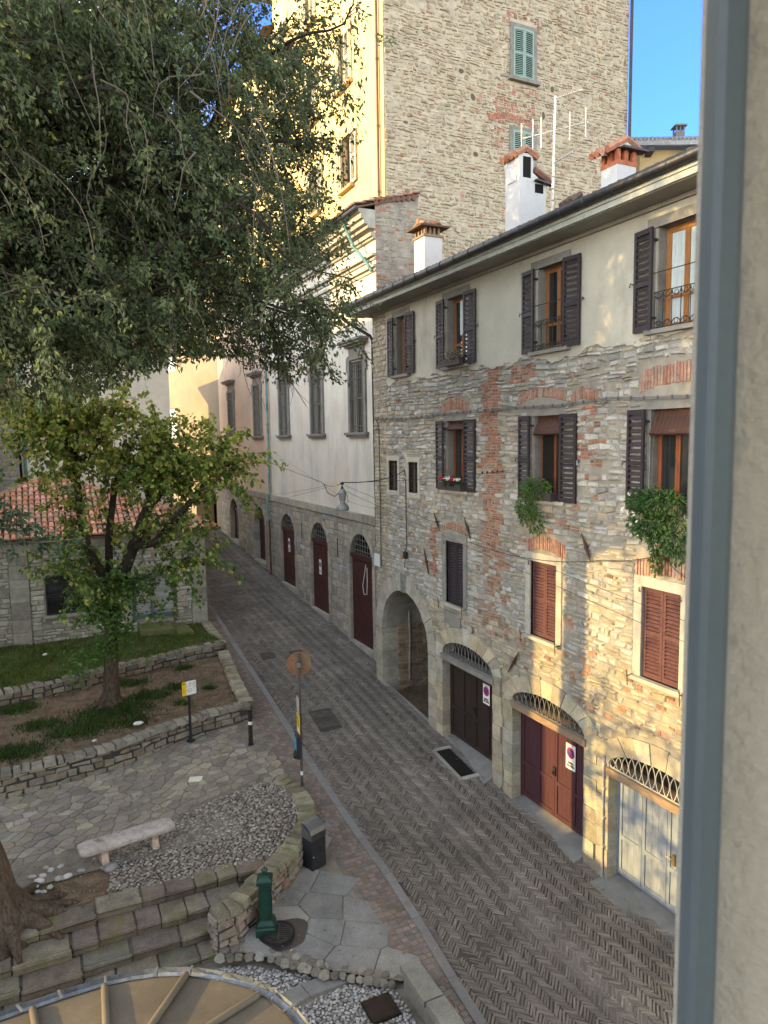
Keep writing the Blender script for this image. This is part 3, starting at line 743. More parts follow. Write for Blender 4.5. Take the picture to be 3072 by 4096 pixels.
# chimneys belong to the roof
def chimney_box(mb, x0, x1, y0, y1, z0, z1): mb.box(x0, x1, y0, y1, z0, z1)
def cap_tiles(mb, x0, x1, y0, y1, z, rise, over=.1):
    ym = (y0+y1)/2; xm = (x0+x1)/2
    for k in range(int((x1-x0+2*over)/.15)):
        xx = x0-over+.075+k*.15; t = jig(pick(TERRAD+TERRA), .15)
        for s_ in (-1, 1):
            mb.tube([(xx, ym, z+rise), (xx, ym+s_*(y1-y0+2*over)/2, z)], [.075, .085], 6, t)
    mb.tube([(x0-over, ym, z+rise+.03), (x1+over, ym, z+rise+.03)], .09, 6, jig(pick(TERRAD), .1))
ch = part_empty('chimney', roof, (10.8, 19, 13.4))
mb = MB(); mb.box(10.51, 11.11, 18.7, 19.32, 13.1, 14.69); mb.build('stack', m_white, ch)
mb = MB(); mb.box(10.47, 11.15, 18.66, 19.36, 14.69, 14.75)
for x in (10.53, 10.68, 10.82, 10.97): mb.box(x, x+.07, 18.7, 18.78, 14.75, 14.95); mb.box(x, x+.07, 19.24, 19.32, 14.75, 14.95)
for y in (18.85, 19.05): mb.box(10.53, 10.60, y, y+.08, 14.75, 14.95); mb.box(11.02, 11.09, y, y+.08, 14.75, 14.95)
mb.box(10.7, 10.95, 18.85, 19.2, 14.75, 14.95, (.2, .2, .2))
mb.box(10.33, 11.29, 18.54, 19.48, 14.95, 15.0, (.4, .36, .33)); mb.build('cowl', m_oldwood, ch)
mb = MB(); cap_tiles(mb, 10.5, 11.12, 18.7, 19.32, 15.02, .12, .05); mb.build('cap_tiles', m_tile, ch)
ch = part_empty('chimney', roof, (10.7, 14.2, 13.4))
mb = MB(); x0, x1, y0, y1 = 10.22, 11.02, 13.78, 14.32
mb.box(x0+.02, x1-.02, y0, y1, 13.1, 14.66)
prof = [(x0+.02, 14.66), (x0+.02, 14.9), (x0-.02, 15.1), (x0-.01, 15.25), (x0+.36, 15.25), (x0+.42, 15.1), (x0+.40, 14.85), (x0+.62, 14.72), (x1-.02, 14.66)]
mb.prism(prof, 'y', y0, y0+.10); mb.prism(prof, 'y', y1-.10, y1); mb.box(x0+.0, x0+.06, y0+.10, y1-.10, 14.66, 15.2)
mb.build('stack', m_white, ch)
mb = MB(); mb.box(x0+.12, x0+.34, y0-.004, y0+.02, 14.72, 15.18); mb.box(x1-.34, x1-.1, y0-.004, y0+.02, 14.42, 14.62); mb.build('vent', m_dark, ch)
mb = MB()
for k in range(4):
    yy = y0+.02+k*.165
    mb.tube([(x0-.10, yy, 15.2), (x0+.2, yy, 15.36), (x0+.55, yy, 15.22)], .085, 6, jig(pick(TERRA), .15))
    mb.tube([(x0+.45, yy, 14.93), (x1+.14, yy, 14.72)], .08, 6, jig(pick(TERRAD), .15))
mb.build('cap_tiles', m_tile, ch)
mb = MB(); mb.hexa([(x0+.44, y0-.12, 14.66), (x1+.12, y0-.12, 14.60), (x1+.12, y0, 14.60), (x0+.44, y0, 14.66), (x0+.44, y0-.12, 14.70), (x1+.12, y0-.12, 14.64), (x1+.12, y0, 14.64), (x0+.44, y0, 14.70)]); mb.build('slate_ledge', m_gutter, ch)
ch = part_empty('chimney', roof, (10.8, 11.3, 13.5))
mb = MB(); mb.box(10.44, 10.93, 10.92, 11.36, 13.05, 14.06); mb.build('stack', m_white, ch)
mb = MB(); mb.box(10.43, 10.94, 10.91, 11.37, 14.06, 14.14)
for x in (10.44, 10.63, 10.84): mb.box(x, x+.09, 10.92, 11.0, 14.14, 14.34); mb.box(x, x+.09, 11.28, 11.36, 14.14, 14.34)
mb.box(10.44, 10.53, 11.08, 11.2, 14.14, 14.34); mb.box(10.56, 10.8, 11.02, 11.26, 14.14, 14.34, (.1, .1, .1)); mb.build('brick_cowl', m_terraced, ch)
mb = MB(); mb.prism([(10.40, 14.38), (10.70, 14.52), (10.98, 14.38)], 'y', 10.93, 11.35); mb.build('gable', m_white, ch)
mb = MB(); mb.box(10.5, 11.14, 10.80, 11.0, 14.34, 14.38); mb.build('slate_ledge', m_gutter, ch)
mb = MB()
for k in range(4):
    yy = 10.96+k*.15
    mb.tube([(10.22, yy, 14.31), (10.69, yy, 14.57)], .075, 6, jig(pick(TERRAD+TERRA), .15)); mb.tube([(10.69, yy, 14.57), (11.1, yy, 14.38)], .07, 6, jig(pick(TERRAD), .15))
mb.build('cap_tiles', m_tile, ch)
ch = part_empty('chimney', roof, (10.4, 12, 13.5))
mb = MB(); mb.box(10.15, 10.45, 11.75, 12.15, 13.2, 13.5); mb.build('stack', m_white, ch)
mb = MB(); mb.box(10.05, 10.55, 11.65, 12.25, 13.5, 13.53, (.15, .15, .16)); mb.prism([(10.14, 13.53), (10.3, 13.66), (10.46, 13.53)], 'y', 11.78, 12.1, (1.4, 1.4, 1.4))
for k in range(3): mb.tube([(10.05, 11.8+k*.15, 13.56), (10.3, 11.8+k*.15, 13.73)], .07, 6, jig(pick(TERRAD), .15))
mb.build('cap_tiles', m_tile, ch)
# wall anchors, cables, plaques
for (ya, za, yb, zb) in ((16.72, 6.78, 16.44, 6.33), (15.20, 6.81, 14.90, 6.27), (17.31, 5.75, 17.04, 5.02), (12.90, 3.92, 13.30, 3.33), (10.87, 6.89, 10.61, 6.37)):
    mb = MB(); A = Vector((XF-.07, ya, za)); B = Vector((XF-.07, yb, zb)); m_ = A.lerp(B, .52)
    mb.tube([A, A.lerp(B, .3), m_, A.lerp(B, .8), B], [.008, .026, .034, .024, .010], 6)
    mb.lathe([(.045, -.03), (.045, .03)], m_, 6); mb.tube([m_, m_+Vector((.09, 0, 0))], .02, 5)
    mb.build('tie_anchor', m_rust, house)
mb = MB()
def sag(a, b, s, n=12): a = Vector(a); b = Vector(b); return [a.lerp(b, i/n)-Vector((0, 0, s*4*(i/n)*(1-i/n))) for i in range(n+1)]
cp = [(20.46, 9.47), (19.2, 9.39), (18.2, 9.38), (16.3, 9.43), (15, 9.45), (13.7, 9.45), (12.4, 9.44), (11.5, 9.43), (10.3, 9.49), (9, 9.44), (8.2, 9.42), (5, 9.45)]
for k in range(3): mb.tube([(XF-.06-.008*(k % 2), y, z+.022*k-.02+R(-.004, .004)) for y, z in cp], .006, 5, (7, 6.8, 6.2))
for i in range(50): y = 5+i*.31; z = clampi(y, [p[0] for p in cp[::-1]], [p[1] for p in cp[::-1]]); mb.box(XF-.072, XF-.03, y, y+.010, z-.025, z+.04, (5, 5, 5))
mb.tube([(XF-.07, 20.3, 9.42), (XF-.07, 20.12, 9.2), (XF-.07, 20.1, 7), (XF-.07, 20.1, 4.8)], .014, 5)
mb.tube([(XF-.06, 18.38, 7.62), (XF-.07, 18.36, 6.5), (XF-.07, 18.34, 5.6), (XF-.07, 18.5, 5.45)], .014, 5); mb.tube([(XF-.06, 18.5, 5.5), (XF-.08, 18.44, 5.2), (XF-.07, 18.5, 5.0)], .012, 5)
mb.box(XF-.12, XF-.03, 18.36, 18.5, 5.28, 5.48, (1.5, 1.1, .9))
mb.build('wall_cable', m_cable, house)
mb = MB(); mb.box(XF-.05, XF, 15.45, 16.25, 3.85, 4.2); mb.build('slate_plaque', m_grey, house)
mb = MB(); mb.box(XF-.08, XF-.05, 20.2, 20.6, 4.75, 5.15); mb.build('wall_plate', m_white, house)
mb = MB(); mb.lathe([(.0, 0), (.1, 0), (.1, .04), (.08, .05)], (0, 0, 0), 10); mb.v = [(XF-.05-v[2], 14.95+v[0], 3.95+v[1]) for v in mb.v]; mb.build('vent_cap', m_lgrey, house)
mb = MB(); mb.tube([(XF-.085, 10.13, 2.6), (XF-.085, 10.14, 1.4), (XF-.085, 10.13, -.05)], .022, 6)
for z in (.7, 1.3, 1.9, 2.4): mb.box(XF-.11, XF-.02, 10.09, 10.17, z, z+.05)
mb.build('conduit', m_lgrey, house)

# ------------------------------------------------------------------ the long palazzo further up the street
XP = 10.3
PQ = lambda u, v, d: (XP-d, u, v)
pal = thing('palazzo', 'long pale plastered building with tall barred windows above a stone base of arched maroon doors', 'building', (XP, 33, 1))
wc = [23.2, 27.25, 31.5, 35.85, 41.3]; dc = [23.05, 27.25, 31.35, 36.0, 41.3]
wr = [(c-.56, c+.56, 9.06, 11.55) for c in wc]
da = [(c, 1.0, .5, 4.42, 1.02) for c in dc]
mb = MB()
wall_sheet(mb, 21.57, 33.75, 5.6, 16.2, PQ, [r for r in wr if r[0] < 33], [])
for r in wr[:3]: reveal(mb, r, PQ, .3)
mb.poly([(XP, 20.63, 0), (XP, 21.57, 0), (XP, 21.57, 13), (XP, 20.63, 13)])
mb.build('plaster_wall', m_palazzo, pal)
mb = MB(); wall_sheet(mb, 33.75, 44.4, 5.6, 16.2, PQ, [r for r in wr if r[0] > 33], [])
for r in wr[3:]: reveal(mb, r, PQ, .3)
mb.build('plaster_wall', m_pink, pal)
mb = MB(); PB = lambda u, v, d: (XP-.05-d, u, v)
wall_sheet(mb, 20.63, 44.4, .3, 5.88, PB, [], da, mi=0)
for a in da: reveal_arch(mb, a, PB, .42, 1, (.30, .27, .21))
def colP(u, v): return jig(pick([(.33, .29, .225), (.30, .275, .225), (.36, .32, .25), (.27, .25, .21), (.31, .30, .27), (.37, .34, .28)]), .12, .04)
cutp = holes_cut([], [(a[0], a[1]+.24, a[2], a[3], a[4]+.26) for a in da])
masonry(mb, 20.64, 44.4, .3, 5.88, PB, cutp, (.22, .42), (.22, .6), colP, (.008, .025), .008, .02, mi=1)
for a in da:
    voussoirs(mb, a, PB, .26, 11, .04, lambda: colP(0, 0), 1)
    for s_ in (-1, 1):
        z = .8
        while z < 4.4:
            h = min(R(.35, .6), 4.42-z); e = a[0]+s_; w_ = R(.2, .3)
            e -= s_*.004; mb.box(XP-.082-R(0, .012), XP+.36, min(e, e+s_*w_), max(e, e+s_*w_), z, z+h-.012, colP(0, 0), 1); z += h
mb.build('stone_base', [m_mortar, m_ashl], pal)
mb = MB(); y = 20.63
while y < 44.4:
    w_ = R(.7, 1.3); mb.box(XP-.14, XP, y, min(y+w_-.012, 44.4), 5.9, 6.17, colP(0, 0)); y += w_
mb.build('belt_course', m_ashl, pal)
mb = MB()
for (z0, z1, p) in ((14.28, 14.36, .05), (14.42, 14.50, .10), (14.66, 14.72, .06), (14.78, 14.86, .13), (15.3, 15.38, .10), (15.38, 15.5, .18), (15.62, 15.74, .28), (15.74, 15.90, .42), (15.90, 16.08, .52), (16.08, 16.2, .60)):
    mb.box(XP-p, XP, 21.55, 44.4, z0, z1)
mb.build('cornice', m_lgrey, pal)
mb = MB()
mb.hexa([(9.66, 21.5, 16.19), (11.9, 21.5, 16.80), (11.9, 44.4, 16.80), (9.66, 44.4, 16.19), (9.66, 21.5, 16.24), (11.9, 21.5, 16.86), (11.9, 44.4, 16.86), (9.66, 44.4, 16.24)], (.14, .09, .06))
coppi(mb, lambda c: c.x < 11.85, (9.58, 21.45, 16.26), (0, 1, 0), (2.24, 0, .62), 112, 7, .205, .36, TERRAD)
for k in range(8): mb.tube([(10.3+k*.2, 21.50, 16.50+k*.035+R(0, .02)), (10.45+k*.2, 22.1, 16.72)], .10, 6, jig(pick(TERRAD), .15))
mb.build('roof', m_tile, pal)
mb = MB(); PE = lambda u, v, d: (u, 21.57-d, v)
mb.poly([(XP, 21.57, 0), (11.9, 21.57, 0), (11.9, 21.57, 16.82), (XP, 21.57, 16.38)], None, 0)
mb.poly([(11.9, 21.57, 12), (11.9, 24, 12), (11.9, 24, 16.85), (11.9, 21.57, 16.85)], None, 0)
masonry(mb, XP, 11.9, 12.8, 16.45, PE, lambda a, b: [], (.08, .16), (.15, .38), lambda u, v: jig(pick([(.30, .265, .21), (.34, .30, .24), (.27, .235, .185)]), .18, .04), (.003, .022), skip=.38,
    zone=lambda u, v: (.33, .15, .09) if (u < 10.42+.12*math.sin(v*9) and random.random() < .65) or random.random() < .06 else None, mi=1, bmi=2, gap=.02)
mb.build('end_wall', [mat('weathered end render', (.30, .27, .225), .95, .3, 2, .8, 40, fine=.25, stain=[((.12, .11, .10), 1.5, .5, .7, (1, 1, .6))]), m_stone, m_brick], pal)
for i, r in enumerate(wr):
    a, b, c, d = r; w = part_empty('tall_window', pal, (XP, (a+b)/2, c)); mb = MB()
    mb.box(XP-.07, XP+.05, a-.20, a, c, d+.05); mb.box(XP-.07, XP+.05, b, b+.20, c, d+.05)
    mb.box(XP-.075, XP+.05, a-.30, a-.20, d-.35, d+.18); mb.box(XP-.075, XP+.05, b+.20, b+.30, d-.35, d+.18)
    mb.box(XP-.07, XP+.05, a-.20, b+.20, d+.05, d+.22)
    mb.box(XP-.06, XP+.05, a-.08, b+.08, d+.22, d+.5); mb.box(XP-.10, XP-.06, a-.05, b+.05, d+.06, d+.09); mb.box(XP-.085, XP-.07, a-.03, a, c, d); mb.box(XP-.085, XP-.07, b, b+.03, c, d)
    mb.build('stone_frame', m_grey, w)
    mb = MB(); mb.box(XP-.16, XP, a-.22, b+.22, d+.5, d+.58); mb.box(XP-.30, XP, a-.36, b+.36, d+.58, d+.66); mb.box(XP-.36, XP, a-.42, b+.42, d+.66, d+.74)
    mb.build('hood', m_grey, w)
    mb = MB(); mb.box(XP-.18, XP, a-.36, b+.36, c-.09, c); mb.box(XP-.12, XP, a-.30, b+.30, c-.17, c-.09)
    mb.build('sill', m_grey, w)
    mb = MB(); mb.box(XP+.24, XP+.26, a, b, c, d, (1, 1, 1)); mb.build('pane', m_glass, w)
    mb = MB()
    mb.box(XP+.2, XP+.24, (a+b)/2-.04, (a+b)/2+.04, c, d); mb.box(XP+.2, XP+.24, a, b, c+1.2, c+1.27); mb.box(XP+.2, XP+.24, a, a+.06, c, d); mb.box(XP+.2, XP+.24, b-.06, b, c, d)
    mb.build('casement', m_oldwood, w)
    mb = MB()
    for k in range(8): y = a+.06+(b-a-.12)*k/7; mb.tube([(XP-.02, y, c), (XP-.02, y, d)], .013, 6)
    for z in (c+.1, c+.22, c+1.18, c+1.30, c+1.9, d-.3, d-.12): mb.tube([(XP-.035, a-.02, z), (XP-.035, b+.02, z)], .011, 5)
    mb.build('grille', m_irong, w)
for i, A in enumerate(da):
    yc = A[0]; w = part_empty('arched_door', pal, (XP, yc, zs(yc))); gz = zs(yc)+.14; X = XP+(.03 if i < 3 else .22); lz = 4.5+.06*i
    tym = i >= 3
    for s_ in (0, 1):
        mb = MB(); y0 = yc-1+s_*1.005; z = gz
        while z < lz-.01:
            h = min(.16, lz-z); mb.box(X, X+.05, y0, y0+.995, z, z+h-.006, jig((1, 1, 1), .12, .02)); z += h
        mb.build('door_leaf', m_pdoor, w)
    mb = MB(); mb.box(X-.08, X+.1, yc-1, yc+1, lz, lz+.14); mb.build('transom', m_pdoor, w)
    mb = MB()
    poly = [(yc-1, lz+.14)]+[(yc-math.cos(PI*k/16), 4.42+1.02*math.sin(PI*k/16)) for k in range(17) if 4.42+1.02*math.sin(PI*k/16) > lz+.14]+[(yc+1, lz+.14)]
    if tym: mb.prism(poly, 'x', X+.01, X+.05); mb.build('tympanum', m_pdoor, w)
    else:
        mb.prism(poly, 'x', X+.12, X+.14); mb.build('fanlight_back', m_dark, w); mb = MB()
        top = lambda y: 4.42+1.02*math.sqrt(max(0, 1-(y-yc)**2))
        for k in range(9):
            y = yc-.86+k*.215; mb.tube([(X-.02, y, lz+.14), (X-.02, y, top(y))], .014, 5)
        for k in range(4):
            z = lz+.3+k*.2; hw = math.sqrt(max(0, 1-((z-4.42)/1.02)**2)) if z > 4.42 else 1
            mb.tube([(X-.03, yc-hw, z), (X-.03, yc+hw, z)], .014, 5)
        mb.build('fanlight_grille', m_irong, w)
    mb = MB(); mb.box(XP-.12, XP+.5, yc-.99, yc+.99, zs(yc)-.3, gz-.005); mb.build('door_step', m_lgrey, w)
    mb = MB(); mb.tube([(X-.03, yc+.05, gz+1.1), (X-.05, yc+.05, gz+1.14), (X-.03, yc+.05, gz+1.2)], .012, 5); mb.build('door_handle', m_black, w)
mb = MB(); mb.tube([(XP-.12, 33.85, 14.2), (XP-.12, 33.85, 6.3), (XP-.25, 33.8, 6.05), (XP-.22, 33.78, 5.0), (XP-.2, 33.76, 4.9)], .055, 8)
for z in (5.5, 7.4, 9.6, 11.6, 13.4): mb.lathe([(.066, 0), (.066, .06)], (XP-.12 if z > 6 else XP-.23, 33.85 if z > 6 else 33.79, z), 8)
mb.build('downpipe', m_copper, pal, smooth=True)
mb = MB(); mb.tube([(XP-.2, 33.76, 4.95), (XP-.2, 33.75, 2.1)], .05, 8); mb.build('downpipe', m_brownpipe, pal)
mb = MB(); mb.tube([(9.62, 22.2, 16.15), (9.75, 22.9, 16.12), (9.72, 22.75, 15.9), (9.9, 22.4, 15.2), (10.12, 21.9, 14.6), (10.2, 21.68, 14.3)], .055, 8); mb.build('downpipe', m_copper, pal)
mb = MB(); mb.tube([(9.56, 21.4, 16.17), (9.56, 44, 16.17)], .06, 8); mb.build('gutter', m_gutter, pal)
mb = MB()
for y, z in ((25.2, 5.05), (29.3, 5.25)): mb.tube([(XP-.09, y, z), (XP-.09, y+.02, z-.75)], .016, 5)
mb.build('wall_tie', m_rust, pal)

# ------------------------------------------------------------------ tall stone building with a yellow side
tower = thing('stone_tower', 'tall rubble stone building with green shutters and a sunlit yellow side wall', 'building', (17, 28, 10))
XT, YT = 11.9, 24.0
PT = lambda u, v, d: (u, YT-d, v)
tw = [(17.50, 18.46, 22.75, 24.6), (17.50, 18.46, 18.98, 20.8)]
mb = MB(); wall_sheet(mb, XT, 23.45, 12, 31, PT, tw, [], 0)
for r in tw: reveal(mb, r, PT, .2, 0)
cT = holes_cut([(a-.16, b+.18, c-.14, d+.16) for a, b, c, d in tw], [])
def colT(u, v): return jig(pick([(.36, .295, .20), (.32, .265, .18), (.40, .335, .235), (.29, .245, .175), (.38, .33, .245), (.31, .23, .155)]), .15, .04)
def zoneT(u, v):
    n = .15*math.sin(v*6)
    if 16.6+n < u < 18.7+n and 21.0 < v < 22.5 and random.random() < .55: return (.33, .17, .12)
    if 17 < u < 18.9 and 24.75 < v < 25.2 and random.random() < .6: return (.32, .16, .11)
    if 16.3 < u < 17.2 and 20 < v < 21.3 and random.random() < .4: return (.33, .16, .11)
    return (.33, .16, .11) if random.random() < .022 else None
hol = [(14.97, 15.3, 22.4, 22.62), (15.5, 15.8, 21.5, 21.85), (19.3, 19.55, 22.5, 22.85), (18.9, 19.1, 21.4, 21.8), (15.6, 15.95, 19.5, 19.75), (12.6, 12.9, 20.2, 20.35), (14.2, 14.4, 25.8, 26.0)]
cT2 = lambda a, b: cT(a, b)+[(p, q) for p, q, c, d in hol if b > c and a < d]
masonry(mb, XT, 23.45, 13.0, 31, lambda u, v, d: (u, YT-d, v+wav(u, v)), cT2, (.08, .20), (.10, .36), colT, (.003, .045), .03, .04, zone=zoneT, skip=.04, mi=1, bmi=2)
for (a, b, c, d) in hol:
    mb.poly([((a+b)/2+(b-a)*.42*math.cos(t)*R(.7, 1.1), YT-.008, (c+d)/2+(d-c)*.42*math.sin(t)*R(.7, 1.1)) for t in np.linspace(0, 2*PI, 9)[:-1]], (.3, .26, .22), 0)
for k in range(26):
    t = k/25*2-1; u = 16.35+k*.085; stone(mb, PT, u, 21.05+.42*(1-t*t)*.5-.1, .08, .26, .02, .004, .012, jig((.36, .15, .10), .15), 2, .1)
mb.poly([(XT, YT, 12), (XT, 36.5, 12), (23.45, 36.5, 12), (23.45, YT, 12)], None, 0)
mb.poly([(23.45, YT, 12), (23.45, 36.5, 12), (23.45, 36.5, 31), (23.45, YT, 31)], None, 0)
mb.poly([(XT, 36.5, 12), (XT, 36.5, 31), (23.45, 36.5, 31), (23.45, 36.5, 12)], None, 0)
mb.build('stone_wall', [mat('pale wide mortar', (.42, .36, .27), .95, .25, 2.5, .8, 45, fine=.25), m_stone, m_brick], tower)
PY = lambda u, v, d: (XT-.02-d, u, v)
yw = [(26.9, 27.85, 18.9, 20.9), (26.9, 27.85, 22.8, 24.8), (30.6, 31.55, 18.9, 20.9), (30.6, 31.55, 22.8, 24.8), (30.6, 31.55, 26.95, 28.95), (26.9, 27.85, 26.95, 28.95), (34.3, 35.2, 22.8, 24.8), (34.3, 35.2, 26.95, 28.95), (34.3, 35.2, 18.9, 20.9)]
mb = MB(); wall_sheet(mb, YT+.02, 36.5, 16, 31, PY, yw, [])
for r in yw: reveal(mb, r, PY, .25)
mb.poly([(XT-.02, YT+.02, 16), (XT-.02, YT+.02, 31), (XT, YT+.02, 31), (XT, YT+.02, 16)])
mb.build('yellow_wall', m_yellow, tower)
mb = MB(); mb.box(11.1, 24.2, 23.3, 37.3, 31.02, 31.25); mb.prism([(11.0, 31.25), (17.6, 33.6), (24.3, 31.25)], 'y', 23.2, 37.4, (.4, .2, .13)); mb.build('roof', m_oldwood, tower)
for r in tw:
    a, b, c, d = r; w = part_empty('window', tower, ((a+b)/2, YT, c)); mb = MB()
    mb.box(a-.15, a, YT-.06, YT+.1, c, d); mb.box(b, b+.17, YT-.06, YT+.1, c, d); mb.box(a-.15, b+.17, YT-.065, YT+.1, d, d+.15); mb.build('stone_frame', m_grey, w)
    mb = MB(); mb.box(a-.24, b+.26, YT-.18, YT+.02, c-.13, c); mb.build('sill', m_grey, w)
    hw = (b-a)/2-.005
    for k in range(2):
        th = .10*(1 if k == 0 else 1)
        if k == 0: Pk = lambda u, v, e, a=a, c=c: (a+u, YT-.05-e-.10*u, c+v)
        else: Pk = lambda u, v, e, b=b, c=c: (b-hw+u, YT-.10-e+.12*u, c+v)
        leaf_mesh(Pk, hw, d-c, 22, .5, .06).build('shutter', m_shutg, w)
    mb = MB(); mb.box(a, b, YT+.1, YT+.12, c, d); mb.build('backing', m_dark, w)
for i, r in enumerate(yw):
    a, b, c, d = r; X = XT-.02; w = part_empty('window', tower, (X, (a+b)/2, c)); mb = MB()
    mb.box(X-.05, X+.03, a-.16, a, c, d+.16); mb.box(X-.05, X+.03, b, b+.16, c, d+.16); mb.box(X-.052, X+.03, a, b, d, d+.16); mb.build('stone_frame', mat('ochre stone', (.42, .28, .14), .9, .15, 3, .1, 40) if i == 0 else bpy.data.materials['ochre stone'], w)
    mb = MB(); mb.box(X-.2, X+.02, a-.22, b+.22, c-.12, c); mb.build('sill', bpy.data.materials['ochre stone'], w)
    mb = MB(); mb.box(X+.18, X+.24, a, a+.07, c, d); mb.box(X+.18, X+.24, b-.07, b, c, d); mb.box(X+.18, X+.24, (a+b)/2-.04, (a+b)/2+.04, c, d); mb.box(X+.18, X+.24, a, b, d-.07, d); mb.build('frame', m_woodr, w)
    mb = MB(); mb.box(X+.22, X+.23, a, b, c, d); mb.build('pane', m_glass, w)
    Pl = lambda u, v, e: (X-.09-e, b+.03+u, c+v)
    leaf_mesh(Pl, .5, d-c, 24, .5, .06).build('shutter', m_shuty, w)
    if c > 22: Pr = lambda u, v, e: (X-.06-e, a+u, c+v)
    else: Pr = lambda u, v, e: (X-.09-e, a-.03-u, c+v)
    leaf_mesh(Pr, .5, d-c, 24, .5, .06).build('shutter', m_shuty, w)
mb = MB(); mb.tube([(XT-.12, 24.35, 31), (XT-.12, 24.35, 16.9)], .06, 8)
for k in range(6): mb.lathe([(.075, 0), (.075, .05)], (XT-.12, 24.35, 17.8+k*2.3), 8)
mb.build('downpipe', m_brownpipe, tower)
mb = MB(); mb.tube([(23.53, YT-.08, 31), (23.53, YT-.08, 14)], .07, 8); mb.build('downpipe', m_gutter, tower)

# ------------------------------------------------------------------ houses further off
bk = thing('ochre_house', 'ochre house with dark projecting eaves, seen beyond the chimneys against the blue sky', 'house', (30, 27, 14))
e_ = Vector((.8997, -.4366, 0)); f_ = Vector((.4366, .8997, 0)); B0 = Vector((27.6, 28, 0))
def Pb_(a, b, z): q = B0+e_*a+f_*b; return (q.x, q.y, z)
mb = MB(); mb.hexa([Pb_(.7, .6, 10), Pb_(12, .6, 10), Pb_(12, 8, 10), Pb_(.7, 8, 10), Pb_(.7, .6, 23.25), Pb_(12, .6, 23.25), Pb_(12, 8, 23.25), Pb_(.7, 8, 23.25)]); mb.build('wall', mat('ochre plaster', (.50, .37, .19), .95, .15, 1, .1, 30), bk)
mb = MB(); mb.hexa([Pb_(0, 0, 23.28), Pb_(12, 0, 23.28), Pb_(12, 8.5, 25.5), Pb_(0, 8.5, 25.5), Pb_(0, 0, 23.55), Pb_(12, 0, 23.55), Pb_(12, 8.5, 25.8), Pb_(0, 8.5, 25.8)], (.35, .35, .36))
for k in range(60): mb.tube([Pb_(k*.2+.1, -.05, 23.58), Pb_(k*.2+.1, 2, 24.1)], .09, 6, (.30, .30, .32))
mb.build('roof', m_tile, bk)
for k in range(4):
    mb = MB(); q = [Pb_(.95+k*2.1, .05, 23.0), Pb_(1.25+k*2.1, .05, 23.0), Pb_(1.25+k*2.1, .62, 22.9), Pb_(.95+k*2.1, .62, 22.9), Pb_(.95+k*2.1, .05, 23.28), Pb_(1.25+k*2.1, .05, 23.28), Pb_(1.25+k*2.1, .62, 23.28), Pb_(.95+k*2.1, .62, 23.28)]; mb.hexa(q); mb.build('rafter', m_gutter, bk)
mb = MB(); mb.hexa([Pb_(2.6, .8, 23.6), Pb_(3.05, .8, 23.6), Pb_(3.05, 1.25, 23.6), Pb_(2.6, 1.25, 23.6), Pb_(2.6, .8, 24.25), Pb_(3.05, .8, 24.25), Pb_(3.05, 1.25, 24.25), Pb_(2.6, 1.25, 24.25)])
for (p, q) in ((2.6, .8), (2.98, .8), (2.6, 1.18), (2.98, 1.18), (2.79, .8)): mb.hexa([Pb_(p, q, 24.25), Pb_(p+.07, q, 24.25), Pb_(p+.07, q+.07, 24.25), Pb_(p, q+.07, 24.25), Pb_(p, q, 24.5), Pb_(p+.07, q, 24.5), Pb_(p+.07, q+.07, 24.5), Pb_(p, q+.07, 24.5)])
mb.hexa([Pb_(2.5, .7, 24.5), Pb_(3.15, .7, 24.5), Pb_(3.15, 1.35, 24.5), Pb_(2.5, 1.35, 24.5), Pb_(2.55, .75, 24.6), Pb_(3.1, .75, 24.6), Pb_(3.1, 1.3, 24.6), Pb_(2.55, 1.3, 24.6)])
mb.build('chimney', m_conc, bk)

pale = thing('pale_house', 'pale plastered house with a terracotta roof behind the trees and low outbuilding', 'house', (2.7, 40, 2))
mb = MB(); wall_sheet(mb, -.65, 5.95, 1.5, 12.95, lambda u, v, d: (u, 36-d, v), [(3.7, 4.4, 9.9, 11.0), (1.0, 1.7, 9.9, 11.0)], [])
mb.poly([(5.95, 36, 1.5), (5.95, 46, 1.5), (5.95, 46, 12.95), (5.95, 36, 12.95)]); mb.poly([(-.65, 36, 1.5), (-.65, 46, 1.5), (-.65, 46, 12.95), (-.65, 36, 12.95)])
mb.build('wall', m_cream, pale)
for a in (3.7, 1.0):
    mb = MB(); leaf_mesh(lambda u, v, e, a=a: (a+u, 36.02-e, 9.9+v), .7, 1.1, 18, .5, .06).build('shutter', m_shuty, pale)
    mb = MB(); mb.box(a-.08, a+.78, 35.9, 36.02, 9.8, 9.9); mb.build('sill', m_lgrey, pale)
mb = MB(); mb.hexa([(-1.2, 35.4, 12.95), (6.4, 35.4, 12.95), (6.4, 41, 15.4), (-1.2, 41, 15.4), (-1.2, 35.4, 13.02), (6.4, 35.4, 13.02), (6.4, 41, 15.5), (-1.2, 41, 15.5)], (.2, .13, .09))
mb.hexa([(-1.2, 41, 15.4), (6.4, 41, 15.4), (6.4, 46.6, 12.95), (-1.2, 46.6, 12.95), (-1.2, 41, 15.5), (6.4, 41, 15.5), (6.4, 46.6, 13.02), (-1.2, 46.6, 13.02)], (.2, .13, .09))
coppi(mb, lambda c: c.y < 41, (-1.2, 35.3, 13.06), (1, 0, 0), (0, 5.6, 2.45), 36, 16, .21, .38, TERRA)
mb.build('roof', m_tile, pale)
for k in range(9):
    mb = MB(); mb.box(-1+k*.85, -.9+k*.85, 35.45, 36, 12.82, 12.95); mb.build('rafter', m_oldwood, pale)
mb = MB(); mb.tube([(-.5, 35.93, 12.9), (-.5, 35.93, 6)], .06, 8); mb.build('downpipe', m_copper, pale)
rb = thing('rubble_house', 'dark rubble stone house wall at the left edge behind the low outbuilding', 'house', (-4, 38, 2))
mb = MB(); mb.box(-9, -.75, 35.2, 45, 1.4, 11.2, None, 0)
